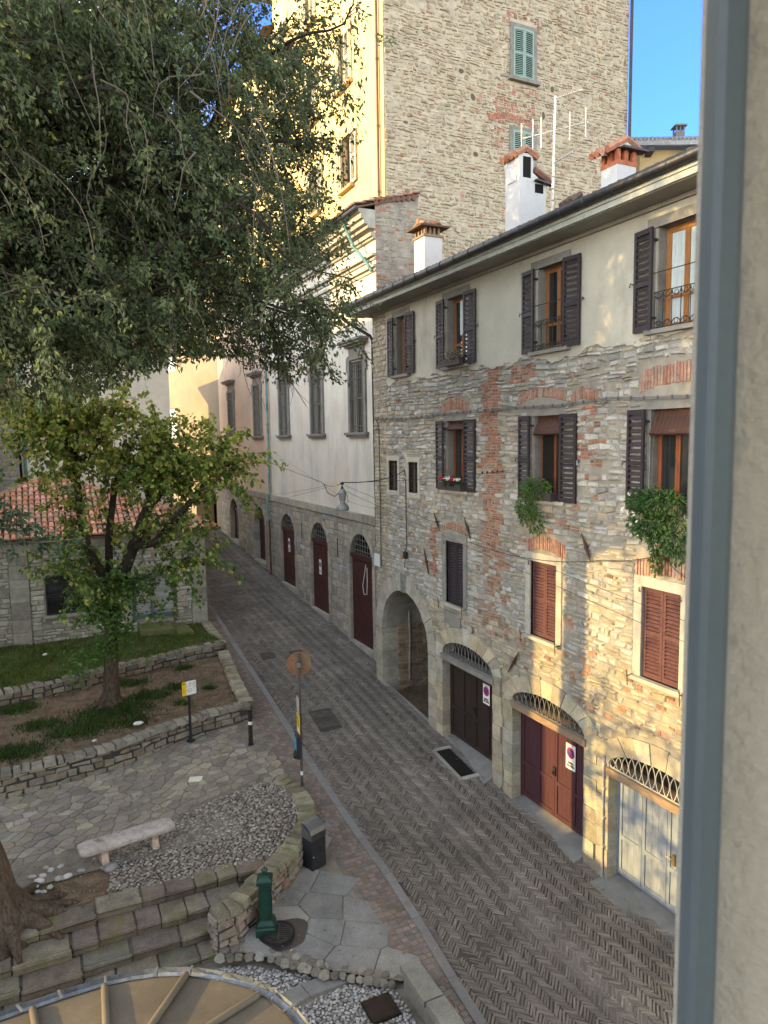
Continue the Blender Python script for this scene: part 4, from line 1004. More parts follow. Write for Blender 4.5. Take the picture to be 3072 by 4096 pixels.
masonry(mb, -4.5, -.75, 6.0, 11.2, lambda u, v, d: (u, 35.2-d, v), lambda a, b: [], (.14, .26), (.2, .5), lambda u, v: jig((.25, .23, .20), .2), (.01, .04), mi=1)
mb.build('wall', [m_mortar, m_stone], rb)
mb = MB(); mb.prism([(34.7, 11.2), (40, 13.6), (45.5, 11.2)], 'x', -9.3, -.7, (.3, .17, .11)); mb.build('roof', m_tile, rb)

endb = thing('end_building', 'plastered building closing the far end of the street, with a dark archway at its foot', 'building', (6.5, 50, 3))
A_ = Vector((10.3, 44.4, 0)); D_ = Vector((-7.2, 12.4, 0)).normalized(); Nn = Vector((-D_.y, D_.x, 0)); 
if Nn.y > 0: Nn = -Nn
def PZ(u, v, d): q = A_+D_*u+Nn*d; return (q.x, q.y, v)
ew = [(4+k*3.4, 5.1+k*3.4, z, z+2.0) for k in range(3) for z in (9, 13.4)]
mb = MB(); wall_sheet(mb, 0, 16, 2, 19.5, PZ, ew, [(1.5, .95, 2.5, 5.2, .95)]); 
for r in ew: reveal(mb, r, PZ, .25)
reveal_arch(mb, (1.5, .95, 2.5, 5.2, .95), PZ, 1.5)
mb.build('wall', mat('warm plaster', (.33, .28, .215), .95, .12, .8, .1, 30, stain=[((.26, .23, .19), 1, .55, .8, (1, 1, .3))]), endb)
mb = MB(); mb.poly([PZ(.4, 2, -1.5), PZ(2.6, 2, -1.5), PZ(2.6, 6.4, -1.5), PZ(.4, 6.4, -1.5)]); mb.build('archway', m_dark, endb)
for r in ew:
    mb = MB(); mb.poly([PZ(r[0], r[2], -.2), PZ(r[1], r[2], -.2), PZ(r[1], r[3], -.2), PZ(r[0], r[3], -.2)]); mb.build('window', m_glass, endb)
mb = MB(); mb.hexa([PZ(0, 19.5, .5), PZ(16.5, 19.5, .5), PZ(16.5, 19.5, -6), PZ(0, 19.5, -6), PZ(0, 19.65, .5), PZ(16.5, 19.65, .5), PZ(16.5, 20.2, -6), PZ(0, 20.2, -6)], (.5, .3, .2)); mb.build('roof', m_tile, endb)
fy_ = thing('sunlit_house', 'tall sunlit yellow house behind the big crown, beyond the stone tower', 'house', (15, 44, 10))
mb = MB(); fr_ = [(38+k*3.4, 39+k*3.4, z, z+1.9) for k in range(4) for z in (17.5, 21.5, 25.5)]
PFY = lambda u, v, d: (11.95-d, u, v)
wall_sheet(mb, 36.55, 54, 10, 29.5, PFY, fr_, [])
for r in fr_: reveal(mb, r, PFY, .2)
mb.poly([(11.95, 36.55, 10), (22, 36.55, 10), (22, 36.55, 29.5), (11.95, 36.55, 29.5)]); mb.poly([(11.95, 54, 10), (22, 54, 10), (22, 54, 29.5), (11.95, 54, 29.5)])
mb.build('wall', m_yellow, fy_)
for r in fr_:
    mb = MB(); mb.poly([(12.13, r[0], r[2]), (12.13, r[1], r[2]), (12.13, r[1], r[3]), (12.13, r[0], r[3])]); mb.build('window', m_glass, fy_)
mb = MB(); mb.prism([(11.4, 29.5), (17, 31.8), (22.6, 29.5)], 'y', 36.6, 54.4, (.4, .2, .13)); mb.build('roof', m_oldwood, fy_)

# low outbuilding with hipped tile roof
ob = thing('outbuilding', 'low stone outbuilding with corner pilasters and a hipped terracotta tile roof, behind the maple tree', 'building', (.4, 31.5, 1.7))
PO = lambda u, v, d: (u, 27.7-d, v)
ow = [(-.02, 1.40, 2.70, 4.15), (2.93, 4.45, 2.28, 3.80)]
mb = MB(); wall_sheet(mb, -4.8, 5.58, 1.2, 5.45, PO, ow, []); 
for r in ow: reveal(mb, r, PO, .2)
mb.poly([(5.58, 27.7, 1.2), (5.58, 35.4, 1.2), (5.58, 35.4, 5.45), (5.58, 27.7, 5.45)]); mb.poly([(-4.8, 27.7, 1.2), (-4.8, 35.4, 1.2), (-4.8, 35.4, 5.45), (-4.8, 27.7, 5.45)])
cO = holes_cut([(a-.04, b+.04, c-.12, d+.05) for a, b, c, d in ow], [])
masonry(mb, -4.5, 5.1, 1.4, 5.14, PO, lambda a, b: cO(a, b)+[(-1.12, -.53)], (.09, .2), (.15, .5), lambda u, v: jig(pick([(.40, .37, .29), (.45, .42, .34), (.36, .33, .26), (.49, .46, .39)]), .15, .04), (.01, .04), mi=1)
mb.build('wall', [m_mortar, m_stone], ob)
for (a, b) in ((-1.12, -.53), (5.08, 5.64), (-4.8, -4.3)):
    mb = MB(); z = 1.3
    while z < 5.14: h = min(R(.3, .62), 5.14-z); mb.box(a, b, 27.58, 27.75, z, z+h-.012, jig(pick([(.33, .30, .24), (.27, .25, .21), (.36, .33, .27)]), .12)); z += h
    mb.build('pilaster', m_ashl, ob)
mb = MB(); mb.box(-4.8, 5.66, 27.55, 27.75, 5.14, 5.22); mb.box(-4.8, 5.70, 27.50, 27.75, 5.22, 5.45); mb.build('cornice', m_lgrey, ob)
mb = MB(); cx, cy, cz = .43, 31.5, 7.45; x0, x1, y0, y1, ez = -5.2, 6.05, 27.25, 35.75, 5.52
for pts in ([(x0, y0, ez), (x1, y0, ez), (cx+.2, cy, cz), (cx-.2, cy, cz)], [(x1, y0, ez), (x1, y1, ez), (cx+.2, cy, cz)], [(x1, y1, ez), (x0, y1, ez), (cx-.2, cy, cz), (cx+.2, cy, cz)], [(x0, y1, ez), (x0, y0, ez), (cx-.2, cy, cz)]):
    mb.poly(pts, (.15, .09, .06))
mb.poly([(x0, y0, ez-.05), (x1, y0, ez-.05), (x1, y1, ez-.05), (x0, y1, ez-.05)], (.1, .07, .05))
def fin(c):
    t = (c.y-y0)/(cy-y0); return 0 < t < 1 and x0+(cx-.2-x0)*t < c.x < x1+(cx+.2-x1)*t
coppi(mb, fin, (x0, y0-.02, ez+.02), (1, 0, 0), (0, cy-y0, cz-ez), 56, 14, .2, .345, [(a*1.25, b*1.25, c*1.3) for a, b, c in TERRA+TERRA]+[(.36, .30, .18)])
def fin2(c):
    t = (x1-c.x)/(x1-cx-.2); return 0 < t < 1 and y0+(cy-y0)*t < c.y < y1+(cy-y1)*t
coppi(mb, fin2, (x1+.02, y0, ez+.02), (0, 1, 0), (cx-x1, 0, cz-ez), 42, 17, .2, .345, TERRA)
for (p, q) in (((x1, y0, ez), (cx+.2, cy, cz)), ((x0, y0, ez), (cx-.2, cy, cz)), ((cx-.2, cy, cz), (cx+.2, cy, cz))):
    p = Vector(p); q = Vector(q); n = max(1, int((q-p).length/.34))
    for k in range(n): mb.tube([p.lerp(q, k/n)+Vector((0, 0, .05)), p.lerp(q, (k+1.1)/n)+Vector((0, 0, .04))], [.11, .09], 7, jig(pick(TERRA), .15))
mb.build('roof', m_tile, ob)
mb = MB(); mb.box(x0, x1, y0-.08, y0, ez-.1, ez-.02); mb.box(x1, x1+.08, y0, y1, ez-.1, ez-.02); mb.build('gutter', m_brownpipe, ob)
mb = MB(); mb.box(.85, 1.45, 30.3, 30.75, 6.9, 7.16); mb.box(.8, 1.5, 30.25, 30.8, 7.16, 7.2); mb.build('skylight', m_zinc, ob)
w = part_empty('window', ob, (.7, 27.7, 2.7)); a, b, c, d = ow[0]
mb = MB(); mb.box(a, b, 27.82, 27.84, c, d); mb.build('pane', m_glass, w)
mb = MB(); mb.box(a, a+.06, 27.76, 27.82, c, d); mb.box(b-.06, b, 27.76, 27.82, c, d); mb.box((a+b)/2-.04, (a+b)/2+.04, 27.76, 27.82, c, d); mb.box(a, b, 27.765, 27.82, c, c+.06); mb.box(a, b, 27.765, 27.82, d-.06, d); mb.box(a, b, 27.77, 27.82, c+.7, c+.74); mb.build('frame', m_black, w)
mb = MB(); mb.box(a-.12, b+.12, 27.6, 27.76, c-.1, c); mb.build('sill', m_lgrey, w)
w = part_empty('framed_panel', ob, (3.7, 27.7, 2.3)); a, b, c, d = ow[1]
mb = MB()
for k in range(9): mb.box(a, b, 27.78, 27.80, c+k*(d-c)/9+.004, c+(k+1)*(d-c)/9, jig((1, 1, 1), .12))
mb.build('boards', mat('weathered grey boards', (.33, .33, .31), .9, .25, 3, .3, 40, stretch=(.6, 6, 6)), w)
mb = MB(); mb.box(a-.05, a+.05, 27.64, 27.8, c-.08, d+.05); mb.box(b-.05, b+.05, 27.64, 27.8, c-.08, d+.05); mb.box(a+.05, b-.05, 27.64, 27.8, c-.08, c+.04); mb.box(a+.05, b-.05, 27.64, 27.8, d-.05, d+.05); mb.box(a+.62, a+.68, 27.66, 27.8, c, d); mb.build('frame', m_frame, w)

# ------------------------------------------------------------------ ground, street and paving
def inpoly(x, y, P):
    c = False; n = len(P)
    for i in range(n):
        x1, y1 = P[i]; x2, y2 = P[i-1]
        if (y1 > y) != (y2 > y) and x < (x2-x1)*(y-y1)/(y2-y1)+x1: c = not c
    return c
def sheet(name, xs, ys, zf, m, label=None, k='structure'):
    mb = MB(); nx = len(xs); V = [(x, y, zf(x, y)) for y in ys for x in xs]
    F = [(j*nx+i, j*nx+i+1, (j+1)*nx+i+1, (j+1)*nx+i) for j in range(len(ys)-1) for i in range(nx-1)]
    mb.faces(V, F); o = mb.build(name, m, smooth=True); kind(o, k, label); return o
def pavers(mb, C, A, hl, hw, z, tints, inset=.005, drop=.03):
    """C (n,2) centres, A (n,2) unit long axis, z (n,) top heights at the centre; zslope follows zs"""
    n = len(C); B = np.stack([-A[:, 1], A[:, 0]], 1)
    hl = np.broadcast_to(hl, n)[:, None]; hw = np.broadcast_to(hw, n)[:, None]
    sg = [(-1, -1), (1, -1), (1, 1), (-1, 1)]; V = []
    for top in (0, 1):
        for (p, q) in sg:
            k = inset if top else 0
            xy = C+A*(hl-k)*p+B*(hw-k)*q
            zz = z+(xy[:, 1]-C[:, 1])*.09*((C[:, 1] > 13)*1.)-(0 if top else drop)
            V.append(np.concatenate([xy, (zz+RNG.normal(0, .0012, n))[:, None]], 1))
    V = np.stack(V, 1).reshape(-1, 3); i = np.arange(n)[:, None]*8
    fs = [(4, 5, 6, 7), (0, 1, 5, 4), (1, 2, 6, 5), (2, 3, 7, 6), (3, 0, 4, 7)]
    F = np.concatenate([i+np.array([f]) for f in fs], 0)
    mb.arr(V, F, np.concatenate([tints]*5, 0))
def KX(y): return clampi(y, [-8, 8, 11.5, 14, 16.5, 20.3, 24.5, 28.5, 34, 46], [5.2, 5.6, 5.88, 5.86, 5.9, 6.02, 6.14, 6.28, 6.36, 6.5])
def SX(y): return clampi(y, [-8, 8, 9.5, 11, 12.7, 14, 16, 18, 19.3, 24, 27.6, 34, 46], [4.9, 4.98, 5.0, 5.02, 5.04, 5.12, 5.13, 5.02, 5.08, 5.48, 5.66, 5.7, 5.9])
zsv = np.vectorize(zs)
sheet('ground', np.linspace(-400, 400, 9).tolist(), [-400, -60, 0, 9.5, 13, 20, 45, 80, 200, 700], lambda x, y: zs(y)-.35, m_soil)
mb = MB(); ys = np.arange(-6, 62, .8)
V = []; F = []
NXS = 26
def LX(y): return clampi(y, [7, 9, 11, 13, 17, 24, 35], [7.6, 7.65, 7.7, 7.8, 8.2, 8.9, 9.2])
for y in ys:
    xa, xb = KX(y)-.02, (10.6 if y > 20.4 else 9.8)
    for i in range(NXS+1): t = i/NXS; V.append((xa+(xb-xa)*t, y, zs(y)-.011+.018*math.sin(PI*t)))
for j in range(len(ys)-1):
    for i in range(NXS):
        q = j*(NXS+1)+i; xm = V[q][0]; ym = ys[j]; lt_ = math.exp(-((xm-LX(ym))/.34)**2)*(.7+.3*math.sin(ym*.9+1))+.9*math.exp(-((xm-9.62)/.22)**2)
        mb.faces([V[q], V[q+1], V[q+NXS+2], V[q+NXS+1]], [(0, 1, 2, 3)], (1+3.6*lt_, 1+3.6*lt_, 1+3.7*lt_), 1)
bw = .168; per = .070; C = []; A = []; T = []; Z = []
nb = 28
for b in range(nb):
    xc = 10.35-bw*(b+.5)
    s_ = 1 if b % 2 else -1
    yy = np.arange(-5.5, 46, per)+(per/2 if b % 2 else 0)+RNG.normal(0, .006, int(math.ceil((46+5.5)/per)))[:len(np.arange(-5.5, 46, per))]
    dx = .05*np.sin(yy*.35+.8)+.03*np.sin(yy*.9+2)
    x = xc+dx
    ok = (x+.03 > np.array([KX(v) for v in yy])) & (x+bw*.3 < np.where(yy > 20.5, 10.3, 9.72))
    yy, x = yy[ok], x[ok]; n = len(yy); ang = math.radians(45)+RNG.normal(0, .05, n)
    C.append(np.stack([x+RNG.normal(0, .006, n), yy], 1)); A.append(np.stack([np.cos(ang), s_*np.sin(ang)], 1))
    base = np.array([[.145, .130, .116], [.13, .118, .107], [.165, .147, .130], [.138, .126, .117], [.118, .106, .097]])[RNG.integers(0, 5, n)]
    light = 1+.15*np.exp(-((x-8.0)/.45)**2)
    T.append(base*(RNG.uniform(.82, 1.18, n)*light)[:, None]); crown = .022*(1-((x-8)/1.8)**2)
    Z.append(zsv(yy)+np.clip(crown, 0, 1)+.006+RNG.normal(0, .004, n))
C = np.concatenate(C); A = np.concatenate(A); T = np.concatenate(T); Z = np.concatenate(Z)
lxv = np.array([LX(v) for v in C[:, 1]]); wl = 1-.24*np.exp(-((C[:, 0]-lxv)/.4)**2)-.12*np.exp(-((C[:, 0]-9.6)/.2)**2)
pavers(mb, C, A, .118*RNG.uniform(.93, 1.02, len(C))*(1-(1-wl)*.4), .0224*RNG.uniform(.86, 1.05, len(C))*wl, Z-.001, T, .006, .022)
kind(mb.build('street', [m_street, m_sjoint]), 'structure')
mb = MB(); V = []; F = []
for y in ys: V += [(SX(y)-.05, y, zs(y)-.004), (KX(y), y, zs(y)-.004)]
for j in range(len(ys)-1): F.append((j*2, j*2+1, j*2+3, j*2+2))
mb.faces(V, F, None, 1)
C = []; T = []; y = -5; row = 0
while y < 44:
    x = SX(y)+.06+R(0, .05)
    while x < KX(y)-.22:
        w_ = R(.11, .16); C.append((x+w_/2, y, w_/2-.006)); T.append(jig(pick([(.205, .145, .115), (.235, .17, .135), (.18, .135, .115), (.22, .165, .145), (.17, .14, .125)]), .15, .04)); x += w_
    y += .118; row += 1
C = np.array(C); n = len(C); a = RNG.normal(0, .035, n)
pavers(mb, C[:, :2]+RNG.normal(0, .004, (n, 2)), np.stack([np.cos(a), np.sin(a)], 1), C[:, 2], .052, zsv(C[:, 1])+.006+RNG.normal(0, .003, n), np.array(T), .006)
kind(mb.build('sidewalk', [m_paver, m_pjoint]), 'structure')
mb = MB(); y = -5
while y < 45:
    l = R(.9, 1.5); a0, a1 = y+.005, y+l-.005; q = [(KX(a0)-.17, a0), (KX(a0), a0), (KX(a1), a1), (KX(a1)-.17, a1)]; t = jig((1, 1, 1), .1, .02)
    mb.hexa([(p[0], p[1], zs(p[1])-.1) for p in q]+[(p[0], p[1], zs(p[1])+.022) for p in q], t); y += l
kind(mb.build('kerb', m_granite), 'structure')

def clip(poly, px, py, nx, ny):
    out = []
    for i in range(len(poly)):
        a = poly[i]; b = poly[(i+1) % len(poly)]
        da = (a[0]-px)*nx+(a[1]-py)*ny; db = (b[0]-px)*nx+(b[1]-py)*ny
        if da <= 0: out.append(a)
        if (da <= 0) != (db <= 0):
            t = da/(da-db); out.append((a[0]+(b[0]-a[0])*t, a[1]+(b[1]-a[1])*t))
    return out
def voronoi(region, sp, ang=0, asp=1., jit=.42, stag=.5):
    """irregular flagstone cells covering the region polygon"""
    ca, sa = math.cos(ang), math.sin(ang)
    tr = lambda x, y: ((x*ca+y*sa)/asp, -x*sa+y*ca); iv = lambda u, v: (u*asp*ca-v*sa, u*asp*sa+v*ca)
    rg = [tr(*p) for p in region]; us = [p[0] for p in rg]; vs = [p[1] for p in rg]
    pts = {}
    i0, i1 = int(min(us)/sp)-2, int(max(us)/sp)+2; j0, j1 = int(min(vs)/sp)-2, int(max(vs)/sp)+2
    for i in range(i0, i1+1):
        for j in range(j0, j1+1): pts[(i, j)] = ((i+stag*(j % 2)+R(-jit, jit))*sp, (j+R(-jit, jit))*sp)
    cells = []
    for (i, j), p in pts.items():
        if not inpoly(p[0], p[1], rg): continue
        c = [(p[0]-2*sp, p[1]-2*sp), (p[0]+2*sp, p[1]-2*sp), (p[0]+2*sp, p[1]+2*sp), (p[0]-2*sp, p[1]+2*sp)]
        for di in range(-3, 4):
            for dj in range(-3, 4):
                q = pts.get((i+di, j+dj))
                if q and (di or dj): c = clip(c, (p[0]+q[0])/2, (p[1]+q[1])/2, q[0]-p[0], q[1]-p[1])
        if len(c) > 2: cells.append([iv(*v) for v in c])
    return cells
def flags(mb, cells, zf, gap, h, colf, inset=.008):
    for c in cells:
        cx = sum(p[0] for p in c)/len(c); cy = sum(p[1] for p in c)/len(c); r = min(math.hypot(p[0]-cx, p[1]-cy) for p in c)
        if r < gap*1.5: continue
        def sc(p, g):
            d = math.hypot(p[0]-cx, p[1]-cy); k = max(.2, (d-g*1.2)/d); return (cx+(p[0]-cx)*k+R(-.006, .006), cy+(p[1]-cy)*k+R(-.006, .006))
        dz = R(-.004, .006); n = len(c); tx, ty = R(-.012, .012), R(-.012, .012)
        lo = [sc(p, gap/2) for p in c]; hi = [(cx+(p[0]-cx)*(1-inset/max(r, .03)), cy+(p[1]-cy)*(1-inset/max(r, .03))) for p in lo]
        V = [(p[0], p[1], zf(*p)-.02) for p in lo]+[(p[0], p[1], zf(*p)+h+dz+(p[0]-cx)*tx+(p[1]-cy)*ty) for p in hi]
        mb.faces(V, [tuple(range(n, 2*n))]+[(k, (k+1) % n, n+(k+1) % n, n+k) for k in range(n)], colf())
def orient(cells):
    out = []
    for c in cells:
        a = sum(c[i][0]*c[(i+1) % len(c)][1]-c[(i+1) % len(c)][0]*c[i][1] for i in range(len(c)))
        out.append(c if a > 0 else c[::-1])
    return out
GWP = [(-9, 17.2), (-1.2, 17.7), (0, 17.8), (1.35, 18.05), (2.9, 18.8), (5.05, 19.3)]
UWP = [(-9, 20.9), (-1.35, 22.25), (-.65, 22.45), (1.4, 23.05), (3.4, 23.7), (5.5, 24.3)]
gw = lambda x: clampi(x, [p[0] for p in GWP], [p[1] for p in GWP])
uw = lambda x: clampi(x, [p[0] for p in UWP], [p[1] for p in UWP])
xs_ = np.linspace(-9, 5.12, 40).tolist()
# path of crazy paving
mb = MB(); V = []; F = []; rows = 14
for x in xs_:
    for j in range(rows+1): y = 14.0+(gw(x)+.2-14.0)*j/rows; V.append((x, y, zp(x, y)-.006))
for i in range(len(xs_)-1):
    for j in range(rows): F.append((i*(rows+1)+j, (i+1)*(rows+1)+j, (i+1)*(rows+1)+j+1, i*(rows+1)+j+1))
mb.faces(V, F, None, 1)
path_poly = [(-8, 14.75), (-1, 14.75), (.15, 14.95), (1.2, 15.1), (1.9, 15.35), (2.3, 15.42), (3.5, 15.82), (4.57, 16.12), (5.1, 16.0), (5.06, 18), (5.06, 19.3), (2.9, 18.8), (1.35, 18.05), (0, 17.8), (-1.2, 17.7), (-8, 17.2)]
colF = lambda: jig(pick([(.215, .19, .16), (.25, .225, .19), (.19, .165, .145), (.23, .20, .165), (.285, .255, .205), (.20, .17, .16)]), .13, .04)
flags(mb, orient(voronoi(path_poly, .215, .35, 1.35, .49, .3)), zp, .014, .006, colF)
kind(mb.build('path', [m_flag, m_fjoint]), 'structure')
# big slabs by the fountain
mb = MB(); slab_poly = [(2.35, 11.5), (3.05, 11.05), (3.75, 10.45), (4.45, 9.95), (4.98, 9.62), (5.0, 11), (5.04, 13), (5.12, 14.8), (4.95, 13.9), (4.45, 13.15), (3.1, 11.95)]
V = []; F = []; yv = np.concatenate([np.linspace(9.6, 13, 22), np.linspace(13.2, 15.6, 12)]); nxp = 8
for y in yv:
    xl = clampi(y, [9.6, 9.9, 10.45, 11.05, 11.45, 11.6, 11.95, 13.15, 13.9, 15.6], [4.85, 4.42, 3.68, 2.98, 2.4, 2.5, 3.0, 4.4, 4.85, 5.0])
    for i in range(nxp): V.append((xl+(SX(y)-xl)*i/(nxp-1), y, zs(y)-.01))
for j in range(len(yv)-1):
    for i in range(nxp-1): F.append((j*nxp+i, j*nxp+i+1, (j+1)*nxp+i+1, (j+1)*nxp+i))
mb.faces(V, F, None, 1)
flags(mb, orient(voronoi(slab_poly, .55, -.62, 1.5, .2, .12)), lambda x, y: zs(y), .016, .006, lambda: jig(pick([(.205, .20, .195), (.185, .18, .175), (.225, .22, .21)]), .08, .02), .006)
kind(mb.build('pavement', [m_flag, m_fjoint]), 'structure')
mb = MB()
bl = [(2.3, 11.42), (2.75, 11.3), (3.2, 11.0), (3.5, 10.7), (3.8, 10.42), (4.15, 10.15), (4.5, 9.9), (4.8, 9.68)]
for (p, q) in zip(bl[:-1], bl[1:]):
    for k in range(3):
        t = (k+.5)/3; x = p[0]+(q[0]-p[0])*t; y = p[1]+(q[1]-p[1])*t
        for o in (-.05, .13):
            r_ = R(.075, .11); n = random.choice([5, 6, 7]); a0 = R(0, 6)
            xx, yy = x-o*.6+R(-.02, .02), y-o*.75+R(-.02, .02)
            c = [(xx+r_*R(.85, 1.2)*math.cos(a0+2*PI*i/n), yy+r_*R(.85, 1.2)*math.sin(a0+2*PI*i/n)) for i in range(n)]
            flags(mb, [c], lambda a, b: zs(b)-.01, .004, .02, lambda: jig(pick([(.19, .175, .15), (.15, .135, .12), (.24, .225, .195), (.13, .115, .10)]), .12), .02)
kind(mb.build('edging_stones', m_flag), 'stuff')
# terrace with cobbles
def zt(x, y): return clampi(y, [12.4, 13, 15.5], [.60, .64, .69])
mb = MB(); V = []; F = []; yv = np.linspace(12.76, 15.62, 14)
for y in yv:
    xr = clampi(y, [12.76, 13.1, 13.7, 14.3, 15, 15.6], [3.75, 4.15, 4.6, 4.82, 4.88, 4.75])
    for i in range(30): x = -9+(xr+9)*i/29; V.append((x, y, zt(x, y)-.015))
for j in range(13):
    for i in range(29): F.append((j*30+i, j*30+i+1, j*30+i+31, j*30+i+30))
mb.faces(V, F); kind(mb.build('terrace', m_soil, smooth=True), 'structure')
def pebbles(name, poly, sp, zf, big=1., label=None, cols=None):
    ico = []
    t = (1+5**.5)/2
    v = np.array([(-1, t, 0), (1, t, 0), (-1, -t, 0), (1, -t, 0), (0, -1, t), (0, 1, t), (0, -1, -t), (0, 1, -t), (t, 0, -1), (t, 0, 1), (-t, 0, -1), (-t, 0, 1)])/math.sqrt(1+t*t)
    f = [(0, 11, 5), (0, 5, 1), (0, 1, 7), (0, 7, 10), (0, 10, 11), (1, 5, 9), (5, 11, 4), (11, 10, 2), (10, 7, 6), (7, 1, 8), (3, 9, 4), (3, 4, 2), (3, 2, 6), (3, 6, 8), (3, 8, 9), (4, 9, 5), (2, 4, 11), (6, 2, 10), (8, 6, 7), (9, 8, 1)]
    vl = [tuple(q) for q in v]; cache = {}; f2 = []
    def mid(a, b):
        k = (min(a, b), max(a, b))
        if k not in cache:
            m = (np.array(vl[a])+np.array(vl[b])); m /= np.linalg.norm(m); vl.append(tuple(m)); cache[k] = len(vl)-1
        return cache[k]
    for a, b, c in f: ab, bc, ca = mid(a, b), mid(b, c), mid(c, a); f2 += [(a, ab, ca), (b, bc, ab), (c, ca, bc), (ab, bc, ca)]
    v = np.array(vl); f = np.array(f2)
    P = []; xs = [p[0] for p in poly]; yy = [p[1] for p in poly]
    y = min(yy); j = 0
    while y < max(yy):
        x = min(xs)+(sp/2 if j % 2 else 0)
        while x < max(xs):
            px, py = x+R(-.3, .3)*sp, y+R(-.3, .3)*sp
            if inpoly(px, py, poly): P.append((px, py, zf(px, py)))
            x += sp
        y += sp*.82; j += 1
    P = np.array(P); n = len(P); r = sp*.47*RNG.uniform(.75, 1.2, n)*big; an = RNG.uniform(0, PI, n); el = RNG.uniform(.75, 1.0, n)
    X = v[None, :, 0]*r[:, None]*1.12; Y = v[None, :, 1]*(r*el)[:, None]; Zz = v[None, :, 2]*(r*.5)[:, None]
    c, s_ = np.cos(an)[:, None], np.sin(an)[:, None]
    VV = np.stack([P[:, 0:1]+X*c-Y*s_, P[:, 1:2]+X*s_+Y*c, P[:, 2:3]+Zz+RNG.normal(0, .003, n)[:, None]], 2).reshape(-1, 3)
    FF = (np.arange(n)[:, None, None]*len(v)+f[None]).reshape(-1, 3)
    tt = tint_mix(n, cols or [(.25, .225, .195), (.31, .285, .245), (.20, .18, .155), (.37, .345, .30), (.27, .23, .195), (.17, .15, .13)], .18)
    mb = MB(); mb.arr(VV, FF, np.repeat(tt, len(f), 0)); o = mb.build(name, m_pebble, smooth=True); kind(o, 'stuff', label); return o
cob = [(.80, 13.75), (.45, 14.35), (1.2, 14.85), (1.95, 15.22), (2.6, 15.4), (3.5, 15.68), (4.5, 15.95), (4.86, 15.3), (4.86, 14.6), (4.62, 13.85), (4.15, 13.2), (3.6, 12.95), (2.2, 12.95), (1.3, 13.1), (.65, 13.15)]
pebbles('cobbles', cob, .078, lambda x, y: zt(x, y)+.005)
low = [(.2, 11.15), (1.3, 11.3), (2.3, 11.35), (2.75, 11.15), (3.2, 10.8), (3.8, 10.25), (4.72, 9.55), (4.72, 7.3), (.2, 7.3)]
holesP = [[(2.93, 10.31), (3.86, 10.38), (4.12, 10.0), (3.02, 9.92)], [(4.08, 9.56), (4.6, 9.52), (4.57, 9.05), (4.08, 9.08)]]
sheet('forecourt', np.linspace(-9, 4.9, 20).tolist(), np.linspace(4.5, 11.9, 12).tolist(), lambda x, y: -.085, m_fjoint)
_ip = inpoly
def inpoly(x, y, P, _f=_ip): return _f(x, y, P) and not (P is low and any(_f(x, y, h) for h in holesP))
pebbles('pebbles', low, .062, lambda x, y: -.068, cols=[(.33, .325, .31), (.40, .39, .37), (.27, .26, .25), (.46, .45, .43), (.22, .215, .21)])
mb = MB(); q = [(2.97, 10.27), (3.36, 10.33), (3.42, 10.03), (3.06, 9.96)]; mb.hexa([(x, y, -.2) for x, y in q[::-1]]+[(x, y, -.04) for x, y in q[::-1]], (.215, .21, .20)); tag(mb.build('paving_slab', m_flag), 'smooth grey paving slab, the smaller piece set in the pebbles below the drinking fountain', 'slab')
mb = MB(); q = [(3.375, 10.33), (3.83, 10.34), (4.08, 10.03), (3.43, 10.03)]; mb.hexa([(x, y, -.2) for x, y in q[::-1]]+[(x, y, -.038) for x, y in q[::-1]], (.205, .2, .195)); tag(mb.build('paving_slab', m_flag), 'smooth grey paving slab, the larger pointed piece set in the pebbles', 'slab')
mb = MB(); mb.box(4.12, 4.56, 9.09, 9.52, -.2, -.036, (.6, .45, .38)); mb.box(4.10, 4.58, 9.07, 9.54, -.2, -.043, (.5, .4, .35)); tag(mb.build('inspection_cover', m_plate), 'rusty square inspection cover set among the pebbles at the picture bottom', 'cover')
# loose stones, soil and lawn
mb = MB(); V = []; F = []; rows = 10; xs3 = np.linspace(-9, 5.45, 46).tolist()
def zsoil(x, y): return 1.30+.02*(y-18)+.03*math.sin(x*2.1+y)+.02*math.sin(x*5+y*3.3)+.12*math.exp(-((x-1.5)**2+(y-20.9)**2)/.5)
for x in xs3:
    for j in range(rows+1):
        y = gw(x)+.12+(uw(x)+.1-gw(x)-.12)*j/rows; xx = min(x, 5.0+.08*(y-19.3)) if y > 19.3 else min(x, 5.0); V.append((xx, y, zsoil(xx, y)))
for i in range(len(xs3)-1):
    for j in range(rows): F.append((i*(rows+1)+j, (i+1)*(rows+1)+j, (i+1)*(rows+1)+j+1, i*(rows+1)+j+1))
mb.faces(V, F); kind(mb.build('soil', m_soil, smooth=True), 'structure')
mb = MB(); V = []; F = []
def zlawn(x, y): return 1.82-.02*(y-24)+.03*math.sin(x*1.7+y*2)+.02*math.sin(x*4.1)
for x in xs3:
    for j in range(9): y = uw(x)+.1+(27.75-uw(x)-.1)*j/8; V.append((x, y, zlawn(x, y)))
for i in range(len(xs3)-1):
    for j in range(8): F.append((i*9+j, (i+1)*9+j, (i+1)*9+j+1, i*9+j+1))
mb.faces(V, F); kind(mb.build('lawn', m_turf, smooth=True), 'structure')
